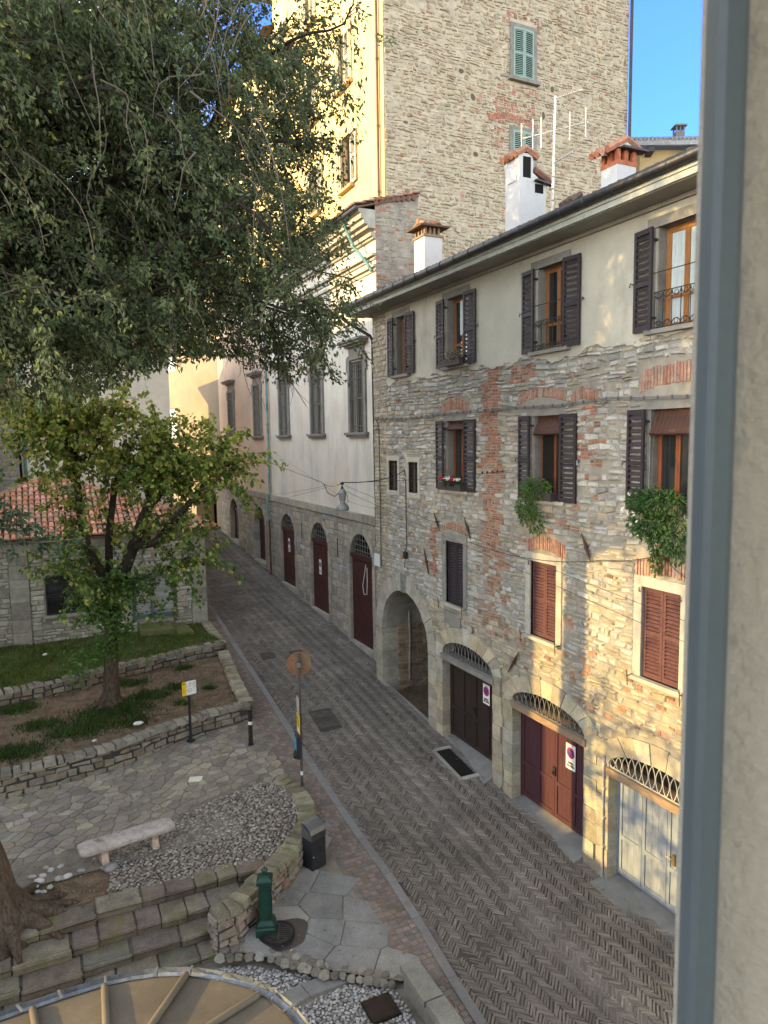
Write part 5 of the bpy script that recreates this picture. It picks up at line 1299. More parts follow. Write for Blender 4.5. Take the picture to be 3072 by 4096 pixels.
def blades(name, P, hgt, cols, wid=.012, lean=.5):
    n = len(P); a = RNG.uniform(0, 2*PI, n); h = hgt*RNG.uniform(.5, 1.3, n); d = np.stack([np.cos(a), np.sin(a)], 1); w_ = wid*RNG.uniform(.7, 1.4, n)[:, None]
    o = np.stack([-d[:, 1], d[:, 0]], 1); t = RNG.uniform(.1, lean, n)[:, None]*h[:, None]
    z3 = lambda xy, z: np.concatenate([xy, z[:, None]], 1)
    V = np.stack([z3(P[:, :2]-o*w_, P[:, 2]), z3(P[:, :2]+o*w_, P[:, 2]), z3(P[:, :2]+d*t, P[:, 2]+h)], 1).reshape(-1, 3)
    mb = MB(); mb.arr(V, np.arange(3*n).reshape(-1, 3), tint_mix(n, cols, .3)); return kind(mb.build(name, m_grass), 'stuff')
G = []
for k in range(60000):
    x = R(-2.4, 5.4); y = R(22.3, 27.6)
    if y < uw(x)+.12: continue
    dens = .55+.45*math.sin(x*1.9+y*1.1)*math.sin(y*2.3-x)
    if y > 26.7 and x > -.3: dens *= .25
    if random.random() < dens: G.append((x, y, zlawn(x, y)-.01))
blades('grass', np.array(G), .10, [(.115, .175, .03), (.15, .20, .042), (.08, .13, .024), (.18, .20, .065), (.12, .18, .034)])
G = []
for (cx, cy, r_, n) in ((1.5, 20.5, 1.0, 2600), (2.6, 21.2, .6, 900), (.6, 19.6, .8, 1600), (-.9, 19.0, .7, 1500), (3.4, 21.7, .35, 350), (2.2, 22.6, .5, 700), (-.3, 20.4, .5, 700), (3.3, 20.2, .22, 200), (4.3, 21.2, .2, 160), (-.9, 21.9, .5, 900), (3.9, 23.3, .3, 300), (1.9, 19.6, .5, 500)):
    for k in range(n):
        x, y = cx+random.gauss(0, r_*.5), cy+random.gauss(0, r_*.35)
        if gw(x)+.25 < y < uw(x)-.05 and x < 4.9: G.append((x, y, zsoil(x, y)))
blades('weeds', np.array(G), .11, [(.06, .10, .02), (.08, .125, .028), (.045, .08, .018)], .016, 1.2)
G = []
for k in range(9000):
    x = R(-2.5, 4.95); y = R(17.8, 24)
    if gw(x)+.15 < y < uw(x)-.02 and random.random() < .25+.5*sm(.5, 4, x): G.append((x, y, zsoil(x, y)+.012))
G += [(R(-2, .9), R(12.9, 14.7), .66) for k in range(500)]
G += [(R(-2, 5), y_, zlawn(0, y_)+.03) for y_ in [R(23, 27.5) for k in range(400)]]
for k in range(420):
    x, y = R(-1.5, 5.0), R(15.0, 18.6)
    if y < gw(x)-.1: G.append((x, y, zp(x, y)+.016))
for k in range(260):
    y = R(8, 30); x = pick([KX(y)+abs(random.gauss(0, .3)), KX(y)-.1-abs(random.gauss(0, .25)), 9.55-abs(random.gauss(0, .2)), R(5, 9.5)]); G.append((x, y, zs(y)+.04))
G += [(R(2.6, 5), y_, zs(y_)+.02) for y_ in [R(9.9, 13) for k in range(60)]]
P = np.array(G); mb = MB(); n = len(P); a = RNG.uniform(0, 2*PI, n)
leaves(mb, P, np.stack([np.cos(a), np.sin(a), RNG.uniform(-.2, .4, n)], 1), .055, .55, tint_mix(n, [(.22, .14, .07), (.28, .19, .10), (.16, .10, .055), (.33, .26, .16), (.12, .09, .06)], .25), nrm=np.array([[0, 0, 2.]]))
kind(mb.build('leaf_litter', m_litter), 'stuff')
# small covers and drain in the street
def plate(name, label, q, dz=.028, col=(1, 1, 1), rib=0, m=m_plate):
    mb = MB(); mb.hexa([(x, y, zs(y)-.05) for x, y in q]+[(x, y, zs(y)+dz) for x, y in q], col)
    if rib:
        for k in range(rib):
            t0, t1 = (k+.25)/rib, (k+.75)/rib; A = Vector(q[0]).lerp(Vector(q[3]), t0); B = Vector(q[1]).lerp(Vector(q[2]), t0); C_ = Vector(q[1]).lerp(Vector(q[2]), t1); D = Vector(q[0]).lerp(Vector(q[3]), t1)
            mb.hexa([(p.x, p.y, zs(p.y)+dz-.01) for p in (A, B, C_, D)]+[(p.x, p.y, zs(p.y)+dz+.006) for p in (A, B, C_, D)], (1.3, 1.25, 1.2))
    return tag(mb.build(name, m), label, 'cover')
plate('manhole_cover', 'steel chequer plate manhole cover in two halves, on the street beside the sign pole', [(6.62, 17.85), (7.28, 17.87), (7.38, 19.1), (6.73, 19.12)], .034, rib=2)
plate('manhole_cover', 'small ribbed steel cover on the street beside the drain grate', [(6.6, 23.4), (7.08, 23.38), (7.16, 23.97), (6.64, 24.0)], .034, rib=8)
plate('drain_grate', 'slotted iron drain grate in the middle of the street behind the sign disc', [(7.64, 23.3), (8.08, 23.28), (8.12, 23.77), (7.68, 23.77)], .034, rib=7)
plate('light_grate', 'dark sunken metal grating in the street before the dark brown garage door', [(9.02, 14.42), (9.42, 14.42), (9.46, 15.7), (9.08, 15.7)], .03, (.28, .28, .3))
mb = MB()
for q in ([(8.92, 14.3), (9.01, 14.3), (9.06, 15.8), (8.97, 15.8)], [(9.0, 14.28), (9.5, 14.28), (9.5, 14.4), (9.01, 14.4)], [(9.07, 15.72), (9.55, 15.72), (9.55, 15.84), (9.07, 15.84)]):
    mb.hexa([(x, y, zs(y)-.05) for x, y in q]+[(x, y, zs(y)+.032) for x, y in q], jig((.3, .29, .26), .1))
kind(mb.build('grate_kerb', m_flag), 'structure')

# ------------------------------------------------------------------ low stone walls, steps
def along(line):
    L = [0]
    for a, b in zip(line[:-1], line[1:]): L.append(L[-1]+math.hypot(b[0]-a[0], b[1]-a[1]))
    def f(u):
        u = min(max(u, 0), L[-1]); i = 0
        while i < len(L)-2 and u > L[i+1]: i += 1
        a, b = line[i], line[i+1]; t = (u-L[i])/(L[i+1]-L[i]); d = Vector((b[0]-a[0], b[1]-a[1], 0)).normalized()
        if i+2 < len(line) and t > .5:
            c = line[i+2]; d2 = Vector((c[0]-b[0], c[1]-b[1], 0)).normalized(); d = d.lerp(d2, (t-.5)).normalized()
        if i > 0 and t < .5:
            c = line[i-1]; d2 = Vector((a[0]-c[0], a[1]-c[1], 0)).normalized(); d = d.lerp(d2, .5-t).normalized()
        return Vector((a[0]+(b[0]-a[0])*t, a[1]+(b[1]-a[1])*t, 0)), Vector((d.y, -d.x, 0))
    return f, L[-1]
def low_wall(name, label, line, zb, zt_, thick, cope=.09, cols=None, copecols=None, copemat=None, ch=(.08, .17), cw=(.14, .38), clen=(.16, .3), over=.03, ends=True):
    f, LL = along(line); mb = MB()
    cols = cols or [(.22, .185, .135), (.25, .21, .155), (.19, .16, .12), (.27, .24, .185), (.21, .15, .11)]
    n = max(2, int(LL/.25))
    P = lambda u, v, d: (lambda pn: (pn[0].x+pn[1].x*d, pn[0].y+pn[1].y*d, zt_(pn[0].x, pn[0].y)-v))(f(u))
    q = []
    for i in range(n+1):
        p, nn = f(LL*i/n); q.append((p, nn, zb(p.x, p.y), zt_(p.x, p.y)))
    for (p, m_, b, t), (p2, m2, b2, t2) in zip(q[:-1], q[1:]):
        i1, i2 = p-m_*thick, p2-m2*thick
        mb.poly([(p.x, p.y, b), (p2.x, p2.y, b2), (p2.x, p2.y, t2), (p.x, p.y, t)]); mb.poly([(i1.x, i1.y, b), (i2.x, i2.y, b2), (i2.x, i2.y, t2), (i1.x, i1.y, t)])
        mb.poly([(p.x, p.y, t), (p2.x, p2.y, t2), (i2.x, i2.y, t2), (i1.x, i1.y, t)])
    for e in (0, -1):
        p, m_, b, t = q[e]; i1 = p-m_*thick; mb.poly([(p.x, p.y, b), (i1.x, i1.y, b), (i1.x, i1.y, t), (p.x, p.y, t)])
    hmax = max(t-b for _, _, b, t in q)
    Pv = lambda u, v, d: P(u, hmax-v, d)
    masonry(mb, 0, LL, 0, hmax, lambda u, v, d: Pv(u, v+.5*wav(u*1.5, v), d), lambda a, b: [], ch, cw, lambda u, v: jig(pick(cols), .16, .05), (.015, .05), mi=1, gap=.018)
    if ends:
        for e, sg in ((0, -1), (LL, 1)):
            p, nn = f(e); t_ = Vector((-nn.y, nn.x, 0))*sg; zz = zt_(p.x, p.y)
            masonry(mb, 0, thick, 0, hmax, lambda u, v, d, p=p, nn=nn, t_=t_, zz=zz: (p.x-nn.x*u+t_.x*d, p.y-nn.y*u+t_.y*d, zz-hmax+v), lambda a, b: [], ch, (.16, .3), lambda u, v: jig(pick(cols), .16, .05), (.015, .05), mi=1, gap=.018)
    u = 0; cc = copecols or [(.26, .235, .19), (.225, .20, .16), (.30, .275, .22)]
    while u < LL-.05:
        w = min(R(*clen), LL-u); 
        if LL-u-w < .08: w = LL-u
        def Pc(a, b, d):
            p, nn = f(a); o = over-b; return (p.x+nn.x*o, p.y+nn.y*o, zt_(p.x, p.y)+d)
        stone(mb, Pc, u, 0, w, thick+2*over, cope*R(.8, 1.2), .02, .012, jig(pick(cc), .15, .04), 2, .08); u += w
    o = mb.build(name, [m_mortar_d, m_stone, copemat or m_stone]); tag(o, label, 'wall'); return o
low_wall('garden_wall', 'long low stone wall beside the crazy paved path, holding up the brown soil bed', GWP, lambda x, y: zp(x, y)-.15, lambda x, y: 1.31, .30, cw=(.2, .5), ch=(.12, .22), cols=[(.235, .195, .145), (.26, .225, .17), (.21, .165, .125), (.20, .175, .14), (.27, .24, .19)])
low_wall('garden_wall', 'short low wall along the sidewalk between soil bed and street, capped with mossy slabs', [(5.12, 19.4), (5.22, 20.8), (5.42, 22.7), (5.56, 24.0)], lambda x, y: zs(y)-.15, lambda x, y: 1.40+.025*(y-19.4), .34, copemat=m_mosstop, clen=(.12, .26))
low_wall('garden_wall', 'upper low stone wall behind the maple, edging the grass', UWP, lambda x, y: 1.15, lambda x, y: 1.76, .28, cw=(.18, .42), ch=(.1, .18))
low_wall('garden_wall', 'rough edging of thin stones beside the sidewalk up to the outbuilding corner', [(5.58, 24.35), (5.62, 25.6), (5.66, 27.5)], lambda x, y: zs(y)-.2, lambda x, y: 1.76+.015*(y-24), .30, ch=(.05, .1), copemat=m_mosstop, clen=(.1, .22), cope=.05)
CW = [(2.30, 11.48), (2.72, 11.56), (3.1, 11.87), (3.5, 12.2), (3.9, 12.52), (4.5, 13.12), (4.92, 13.7), (5.1, 14.3), (5.16, 15.0), (5.12, 15.45)]
low_wall('curved_wall', 'mossy curved stone wall behind the green drinking fountain and the litter bin', CW, lambda x, y: zs(y)-.2, lambda x, y: .66, .36, copemat=m_mosstop, clen=(.18, .34), cols=[(.25, .195, .145), (.28, .23, .175), (.22, .165, .13), (.31, .265, .21), (.24, .21, .16)], copecols=[(.20, .185, .135), (.17, .155, .115), (.235, .22, .165)])
low_wall('stone_edging', 'flat mossy stone edging at the foot of the sign pole, closing the cobbled terrace', [(5.05, 15.6), (4.85, 15.98), (4.5, 16.16)], lambda x, y: .4, lambda x, y: .64, .34, copemat=m_mosstop, cope=.06, clen=(.2, .3))
st = thing('stone_steps', 'broad worn stone steps rising to the terrace with the bench', 'steps', (-1, 12.1, -.1))
for (ye, z, xe, d_) in ((12.72, .66, 3.68, .40), (12.28, .46, 3.08, .5), (11.92, .265, 2.62, .44), (11.56, .07, 2.36, .44)):
    mb = MB(); x = -7.0+R(0, .3)
    mb.box(-7.2, xe, ye+.05, ye+d_, z-.3, z-.03, (2, 1.8, 1.6), 1)
    while x < xe-.1:
        w_ = min(R(.35, .9), xe-x); c_ = jig(pick([(.145, .13, .11), (.165, .145, .12), (.125, .112, .10), (.15, .125, .11), (.175, .16, .13)]), .14, .04)
        cv = .05*math.sin(x*1.3)+.03*math.sin(x*3.1)
        hk = R(.85, 1.15)
        stone(mb, lambda u, v, d: (u, ye-.03+cv+v, z-.06+d), x, 0, w_, d_, .055, .012, .008, c_, 0, .04)
        stone(mb, lambda u, v, d: (u, ye-.02+cv-d, z-.2+v), x, 0, w_, .11, .0, .01, .01, (c_[0]*.7, c_[1]*.65, c_[2]*.6), 0, .05)  # riser tint darkened to paint a shadow line under the tread edge
        stone(mb, lambda u, v, d: (u, ye-.03+cv-d, z-.08+v), x, 0, w_, .08, .02, .01, .008, c_, 0, .1)
        x += w_
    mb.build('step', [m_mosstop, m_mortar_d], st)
for (q, z, lab) in (([(2.98, 26.5), (4.16, 26.15), (4.18, 27.5), (3.02, 27.6)], 2.02, 'larger mossy stone slab at the foot of the outbuilding'), ([(4.19, 25.9), (4.78, 25.85), (4.72, 27.4), (4.2, 27.45)], 1.93, 'smaller bright green mossy slab beside the larger one at the outbuilding')):
    mb = MB(); mb.hexa([(x, y, 1.5) for x, y in q]+[(x, y, z) for x, y in q]); tag(mb.build('stone_slab', m_moss), lab, 'slab')
mb = thing('stone_ledge', 'low stone ledge of two worn slabs beside the sidewalk at the picture bottom', 'ledge', (4.95, 8.5, -.1))
for (a, b) in ((8.68, 9.52), (7.6, 8.66), (6.4, 7.58)):
    m2 = MB(); m2.tint = (.2, .195, .17); m2.hexa([(4.76, a, .26), (5.11, a, .26), (5.11, b, .26), (4.78, b, .26), (4.765, a+.006, .36), (5.10, a+.006, .36), (5.10, b-.006, .36), (4.785, b-.006, .36)]); m2.build('top_slab', m_flag, mb)
m2 = MB(); m2.box(4.83, 5.08, 6.4, 9.48, -.2, .26); m2.build('base', m_conc, mb)
mb = MB()
for k in range(9):
    a = k*.7; mb.v += []
V = [(4.55+.0, 0, 0)]
def rock(name, label, c, r, col, m, squash=.6, n=10):
    mb = MB(); prof = []
    rows = 5; V = []; F = []
    for i in range(rows+1):
        ph = PI*i/rows
        for k in range(n):
            a = 2*PI*k/n; rr = r*math.sin(ph)*(1+.18*math.sin(a*2+c[0]*7)+R(-.08, .08)); V.append((c[0]+rr*math.cos(a)*1.25, c[1]+rr*math.sin(a), c[2]+r*squash*math.cos(ph)))
    for i in range(rows):
        for k in range(n): F.append((i*n+k, i*n+(k+1) % n, (i+1)*n+(k+1) % n, (i+1)*n+k))
    mb.faces(V, F, col); return tag(mb.build(name, m, smooth=True), label, 'stone')
rock('loose_stone', 'white stone lying on the soil right of the maple trunk', (2.0, 19.25, 1.40), .10, (.72, .70, .66), m_pebble, .5)
rock('loose_stone', 'small pale stone on the soil below the maple roots', (.88, 18.75, 1.34), .055, (.6, .56, .5), m_pebble)
rock('loose_stone', 'white scrap of stone lying on the grass by the outbuilding', (-.15, 25.6, 1.86), .07, (.75, .75, .73), m_pebble)
for i, (x, y, r_, c_) in enumerate(((-.42, 14.1, .075, .62), (-.36, 14.25, .06, .5), (-.5, 13.95, .06, .42), (-.22, 14.38, .065, .45), (-.1, 14.02, .07, .36), (-.02, 14.0, .06, .30), (.05, 14.02, .075, .55), (-.45, 13.75, .05, .5), (.3, 14.1, .06, .3), (-.25, 13.8, .055, .42), (-.35, 13.7, .05, .45), (-.55, 14.3, .06, .4), (-.3, 14.5, .06, .35), (-.05, 14.42, .06, .4))):
    o = rock('loose_pebble', 'smooth loose pebble lying on the bare soil between the big trunk and the bench', (x, y, .69), r_, (c_, c_*.96, c_*.9), m_pebble); o['group'] = 'loose pebbles beside the big trunk'
rock('loose_stone', 'rounded grey stone against the near leg of the bench', (.82, 13.92, .70), .12, (.26, .25, .24), m_pebble)
mb = MB(); q = [(2.78, 16.62), (3.06, 16.52), (3.16, 16.74), (2.86, 16.82)]; mb.hexa([(x, y, zp(x, y)+.0) for x, y in q]+[(x, y, zp(x, y)+.02) for x, y in q], (.55, .53, .47)); tag(mb.build('pale_flagstone', m_flag), 'single almost white flagstone in the crazy paved path', 'flagstone')

# ------------------------------------------------------------------ bench
b_ = thing('stone_bench', 'worn rounded stone bench on two stone legs at the edge of the cobbles', 'bench', (1.17, 14.27, .66))
mb = MB(); n = 24; V = []; F = []
A0, A1 = Vector((.27, 14.18, 1.03)), Vector((2.07, 14.40, 1.03)); dA = (A1-A0).normalized(); nA = Vector((-dA.y, dA.x, 0)); LA = (A1-A0).length
ss = [0, .02, .06, .12, .2]+[.3+i*(LA-.6)/6 for i in range(7)]+[LA-.2, LA-.12, LA-.06, LA-.02, LA]
for i, s_ in enumerate(ss):
    e = min(s_, LA-s_); k = math.sqrt(max(.02, 1-(1-min(1, e/.2))**2)); hw, hh = .225*(.72+.28*k), .085*(.55+.45*k)
    for j in range(n):
        a = 2*PI*j/n; ca, sa = math.cos(a), math.sin(a); p = 3.2
        x_ = hw*abs(ca)**(2/p)*(1 if ca > 0 else -1); z_ = hh*abs(sa)**(2/p)*(1 if sa > 0 else -1)
        q = A0+dA*s_+nA*x_; V.append((q.x+R(-.004, .004), q.y+R(-.004, .004), q.z+z_+R(-.004, .004)))
for i in range(len(ss)-1):
    for j in range(n): F.append((i*n+j, i*n+(j+1) % n, (i+1)*n+(j+1) % n, (i+1)*n+j))
F += [tuple(range(n-1, -1, -1)), tuple((len(ss)-1)*n+j for j in range(n))]
mb.faces(V, F, (1, 1, 1)); mb.build('seat', m_bench, b_, smooth=True)
for t in (.25, .78):
    c = A0.lerp(A1, t); mb = MB(); prof = [(-.19, .58), (.19, .58), (.16, .72), (.10, .86), (.13, .955), (-.13, .955), (-.10, .86), (-.16, .72)]
    V = []
    for sg in (-.065, .065):
        for (q, z) in prof: p = c+nA*q+dA*sg; V.append((p.x, p.y, z))
    k = len(prof); mb.faces(V, [tuple(range(k-1, -1, -1)), tuple(range(k, 2*k))]+[(i, (i+1) % k, k+(i+1) % k, k+i) for i in range(k)], (1.25, 1.1, .95)); mb.build('leg', m_bench, b_)

# ------------------------------------------------------------------ litter bin
bi = thing('litter_bin', 'dark grey litter bin with a sloping steel hood beside the curved wall', 'litter bin', (4.58, 12.85, .2))
ex = Vector((.30, .11, 0)).normalized(); ey = Vector((-ex.y, ex.x, 0)); O = Vector((4.46, 12.70, 0)); bwid, bdep = .36, .30
def PBn(a, b, z): p = O+ex*a+ey*b; return (p.x, p.y, z)
mb = MB(); mb.hexa([PBn(0, 0, .16), PBn(bwid, 0, .16), PBn(bwid, bdep, .16), PBn(0, bdep, .16), PBn(0, 0, .86), PBn(bwid, 0, .86), PBn(bwid, bdep, .86), PBn(0, bdep, .86)])
mb.hexa([PBn(.02, -.006, .22), PBn(bwid-.02, -.006, .22), PBn(bwid-.02, 0, .22), PBn(.02, 0, .22), PBn(.02, -.006, .80), PBn(bwid-.02, -.006, .80), PBn(bwid-.02, 0, .80), PBn(.02, 0, .80)]); mb.build('body', m_bin, bi)
mb = MB(); pr = [(0, .865), (0, .98), (.04, 1.06), (.12, 1.12), (.22, 1.15), (bdep, 1.16)]
for (p, q) in zip(pr[:-1], pr[1:]):
    mb.hexa([PBn(-.012, p[0], p[1]-.02), PBn(bwid+.012, p[0], p[1]-.02), PBn(bwid+.012, q[0], q[1]-.02), PBn(-.012, q[0], q[1]-.02), PBn(-.012, p[0], p[1]), PBn(bwid+.012, p[0], p[1]), PBn(bwid+.012, q[0], q[1]), PBn(-.012, q[0], q[1])])
mb.hexa([PBn(-.013, 0, .86), PBn(.0, 0, .86), PBn(.0, bdep, .86), PBn(-.013, bdep, .86), PBn(-.013, 0, .98), PBn(0, 0, .98), PBn(0, bdep, 1.16), PBn(-.013, bdep, 1.16)])
mb.hexa([PBn(0, bdep-.01, .86), PBn(bwid, bdep-.01, .86), PBn(bwid, bdep, .86), PBn(0, bdep, .86), PBn(0, bdep-.01, 1.15), PBn(bwid, bdep-.01, 1.15), PBn(bwid, bdep, 1.16), PBn(0, bdep, 1.16)])
mb.build('hood', m_binlid, bi)
mb = MB(); mb.hexa([PBn(.02, .03, .87), PBn(bwid-.02, .03, .87), PBn(bwid-.02, bdep-.02, .87), PBn(.02, bdep-.02, .87), PBn(.02, .06, 1.0), PBn(bwid-.02, .06, 1.0), PBn(bwid-.02, bdep-.02, 1.1), PBn(.02, bdep-.02, 1.1)]); mb.build('opening', m_black, bi)
mb = MB(); cx_, cz_ = bwid*.66, .62
for k in range(14):
    a = 2*PI*k/14; r1, r2_, w_ = .05, .075, .008
    d = (math.cos(a), math.sin(a)); t_ = (-d[1], d[0])
    mb.poly([PBn(cx_+d[0]*r1-t_[0]*w_, -.009, cz_+d[1]*r1-t_[1]*w_), PBn(cx_+d[0]*r1+t_[0]*w_, -.009, cz_+d[1]*r1+t_[1]*w_), PBn(cx_+d[0]*r2_, -.009, cz_+d[1]*r2_)])
mb.tube([PBn(cx_+.038*math.cos(2*PI*k/14), -.009, cz_+.038*math.sin(2*PI*k/14)) for k in range(14)], .007, 5, closed=True); mb.build('sun_emblem', m_black, bi)
mb = MB(); mb.lathe([(.012, -.0), (.012, .01)], PBn(.03, -.01, .52), 8, (6, 6, 6)); mb.build('lock', m_binlid, bi)

# ------------------------------------------------------------------ drinking fountain
fo = thing('drinking_fountain', 'green cast iron drinking fountain with a round grated basin, before the curved wall', 'fountain', (3.18, 11.42, .1))
fa = .55; fx = Vector((math.cos(fa), -math.sin(fa)*.6, 0)).normalized(); fy = Vector((-fx.y, fx.x, 0)); FO = Vector((3.17, 11.56, 0)); FZ = lambda z: .11+(z-.02)*.83
def sq(mb, prof, m=None):
    rings = [[FO+fx*(sx*h)+fy*(sy*h)+Vector((0, 0, FZ(z))) for sx, sy in ((-1, -1), (1, -1), (1, 1), (-1, 1))] for h, z in prof]
    V = [p for r_ in rings for p in r_]; F = [(i*4+k, i*4+(k+1) % 4, i*4+4+(k+1) % 4, i*4+4+k) for i in range(len(rings)-1) for k in range(4)]+[(3, 2, 1, 0), tuple((len(rings)-1)*4+k for k in range(4))]
    mb.faces(V, F)
mb = MB(); sq(mb, [(.17, .02), (.17, .22), (.15, .25), (.15, .30), (.125, .34), (.10, .38), (.098, 1.10), (.105, 1.12), (.105, 1.16), (.135, 1.19), (.14, 1.25), (.135, 1.27), (.09, 1.33), (.05, 1.36)])
for sg in ((fx, fy), (-fx, fy), (fy, fx), (-fy, fx)):
    n_, t_ = sg; c = FO+n_*.101
    for (a, b, z0, z1) in ((-.08, -.062, .42, 1.06), (.062, .08, .42, 1.06), (-.08, .08, .42, .44), (-.08, .08, 1.04, 1.06)):
        z0, z1 = FZ(z0), FZ(z1); p, q = c+t_*a, c+t_*b; mb.hexa([(p.x, p.y, z0), (q.x, q.y, z0), (q.x+n_.x*.01, q.y+n_.y*.01, z0), (p.x+n_.x*.01, p.y+n_.y*.01, z0), (p.x, p.y, z1), (q.x, q.y, z1), (q.x+n_.x*.01, q.y+n_.y*.01, z1), (p.x+n_.x*.01, p.y+n_.y*.01, z1)])
mb.build('column', m_fount, fo)
mb = MB(); mb.lathe([(a_, FZ(z_)) for a_, z_ in [(.03, 1.35), (.045, 1.37), (.025, 1.39), (.03, 1.40), (.055, 1.43), (.058, 1.46), (.04, 1.49), (.018, 1.51), (.014, 1.53)]], (FO.x, FO.y, 0), 12); mb.build('finial', m_fount, fo, smooth=True)
mb = MB(); p0_ = FO+fx*.10; mb.tube([(p0_.x, p0_.y, .86), (p0_.x+fx.x*.06, p0_.y+fx.y*.06, .86), (p0_.x+fx.x*.12, p0_.y+fx.y*.12, .85), (p0_.x+fx.x*.135, p0_.y+fx.y*.135, .82)], .016, 8); mb.lathe([(.02, 0), (.02, .05)], (p0_.x+fx.x*.05, p0_.y+fx.y*.05, .86), 8); mb.build('spout', m_binlid, fo)
bc = Vector((3.34, 11.37, .08))
mb = MB(); mb.lathe([(.28, .02), (.28, .12), (.268, .15), (.24, .15), (.23, .13), (.23, .06)], (bc.x, bc.y, .08), 28); mb.build('basin', m_iron, fo)
mb = MB()
for k in range(9):
    o = -.2+k*.05; hl = math.sqrt(max(.0, .225**2-o*o)); p = bc+fy*o; mb.obox((p.x, p.y, .19), fx*hl, fy*.011, (0, 0, .01))
mb.obox((bc.x, bc.y, .192), fy*.225, fx*.012, (0, 0, .01)); mb.tube([(bc.x+.225*math.cos(t), bc.y+.225*math.sin(t), .19) for t in np.linspace(0, 2*PI, 25)[:-1]], .015, 5, closed=True); mb.build('grate', m_plate, fo)
mb = MB(); c = [(bc.x+.0+(.42+.07*math.sin(3*t))*math.cos(t)+.1, bc.y-.05+(.38+.05*math.sin(2*t+1))*math.sin(t)) for t in np.linspace(0, 2*PI, 26)[:-1]]
mb.poly([(x, y, zs(y)+.017) for x, y in c]); kind(mb.build('wet_paving', m_wet), 'structure')

# ------------------------------------------------------------------ bollard, map sign, sign pole
bo = thing('bollard', 'black iron bollard with a white band on the edge of the path', 'bollard', (4.67, 17.95, .77)); zb_ = zp(4.67, 17.95)
mb = MB(); mb.lathe([(.085, 0), (.085, .02), (.06, .03), (.056, .78), (.062, .80), (.062, .83), (.04, .84), (.036, .88), (.05, .90), (.052, .95), (.035, .97)], (4.67, 17.95, zb_), 14); mb.build('post', m_black, bo, smooth=False)
mb = MB(); mb.lathe([(.0585, 0), (.0585, .09)], (4.67, 17.95, zb_+.56), 14); mb.build('white_band', m_whitep, bo)
ms = thing('map_sign', 'small yellow and white town map sign on a thin dark post beside the garden wall', 'sign', (3.25, 18.72, .84))
mb = MB(); mb.tube([(3.25, 18.72, .80), (3.25, 18.72, 2.3)], .036, 10); mb.lathe([(.11, 0), (.11, .03), (.05, .05)], (3.25, 18.72, zp(3.25, 18.72)), 14); mb.build('post', m_black, ms)
def PM(u, v, d=0): return (3.07+u*.38*.99, 18.67-d+.08*u*.38, 2.13+v*.38+.02*u)
def rr_poly(x0, x1, y0, y1, r, P, d):
    pts = []
    for cx, cy, a0 in ((x1-r, y1-r, 0), (x0+r, y1-r, PI/2), (x0+r, y0+r, PI), (x1-r, y0+r, 1.5*PI)):
        for k in range(5): a = a0+PI/2*k/4; pts.append(P(cx+r*math.cos(a), cy+r*math.sin(a), d))
    return pts
mb = MB(); f_ = rr_poly(-.03, 1.03, -.03, 1.03, .1, PM, .0); bk_ = rr_poly(-.03, 1.03, -.03, 1.03, .1, PM, -.025); k = len(f_)
mb.faces(f_+bk_, [tuple(range(k)), tuple(range(2*k-1, k-1, -1))]+[(i, (i+1) % k, k+(i+1) % k, k+i) for i in range(k)]); mb.build('frame', m_black, ms)
mb = MB(); mb.poly(rr_poly(0, 1, 0, 1, .08, PM, .004)); mb.build('map_face', m_whitep, ms)
mb = MB(); mb.poly(rr_poly(0, .32, 0, 1, .07, PM, .007)); mb.build('yellow_panel', m_yel, ms)
mb = MB()
for k in range(3): mb.poly([PM(.05, .9-k*.055, .009), PM(.05+R(.14, .2), .9-k*.055, .009), PM(.05+.16, .93-k*.055, .009), PM(.05, .93-k*.055, .009)])
for k in range(9): mb.poly([PM(.05, .60-k*.05, .009), PM(.05+R(.12, .2), .60-k*.05, .009), PM(.2, .612-k*.05, .009), PM(.05, .612-k*.05, .009)])
mb.build('small_print', m_ink, ms)
mb = MB(); rg = random.Random(4)
for k in range(34):
    x, y, w_, h_ = rg.uniform(.38, .88), rg.uniform(.12, .86), rg.uniform(.02, .07), rg.uniform(.02, .05); t = pick([(1, 1, 1), (.8, .7, .5), (.7, .7, .75)]); mb.poly([PM(x, y, .007), PM(x+w_, y, .007), PM(x+w_, y+h_, .007), PM(x, y+h_, .007)], t)
for k in range(7):
    a = [(rg.uniform(.36, .95), rg.uniform(.08, .92)) for _ in range(2)]; (x, y), (x2, y2) = a; d = math.hypot(x2-x, y2-y)+.01; nx, ny = -(y2-y)/d*.008, (x2-x)/d*.008
    mb.poly([PM(x-nx, y-ny, .006), PM(x2-nx, y2-ny, .006), PM(x2+nx, y2+ny, .006), PM(x+nx, y+ny, .006)], (1.3, 1.3, 1.3))
mb.build('map_drawing', mat('map grey', (.30, .30, .29), .6, .1, 5, 0, 20), ms)
px, py = 5.28, 15.62
rs = thing('road_sign', 'round traffic sign seen from its rusty back on a pole with small notices', 'sign', (px, py, .5))
mb = MB(); mb.tube([(px, py, .45), (px, py, 3.80)], .032, 10); mb.build('pole', m_brownpipe if False else mat('grey pole paint', (.085, .075, .068), .6, .25, 6, .1, 40), rs)
mb = MB(); mb.lathe([(.034, 0), (.034, .10)], (px, py, .80), 10); mb.build('white_band', m_whitep, rs)
vd = Vector((.36, .93, 0)).normalized(); vx = Vector((vd.y, -vd.x, 0))
mb = MB(); c0 = Vector((px, py, 3.53))+vd*.05; V = []
for o in (0, .012):
    for k in range(40): a = 2*PI*k/40; p = c0+vd*o+vx*.293*math.cos(a)+Vector((0, 0, .293*math.sin(a))); V.append(p)
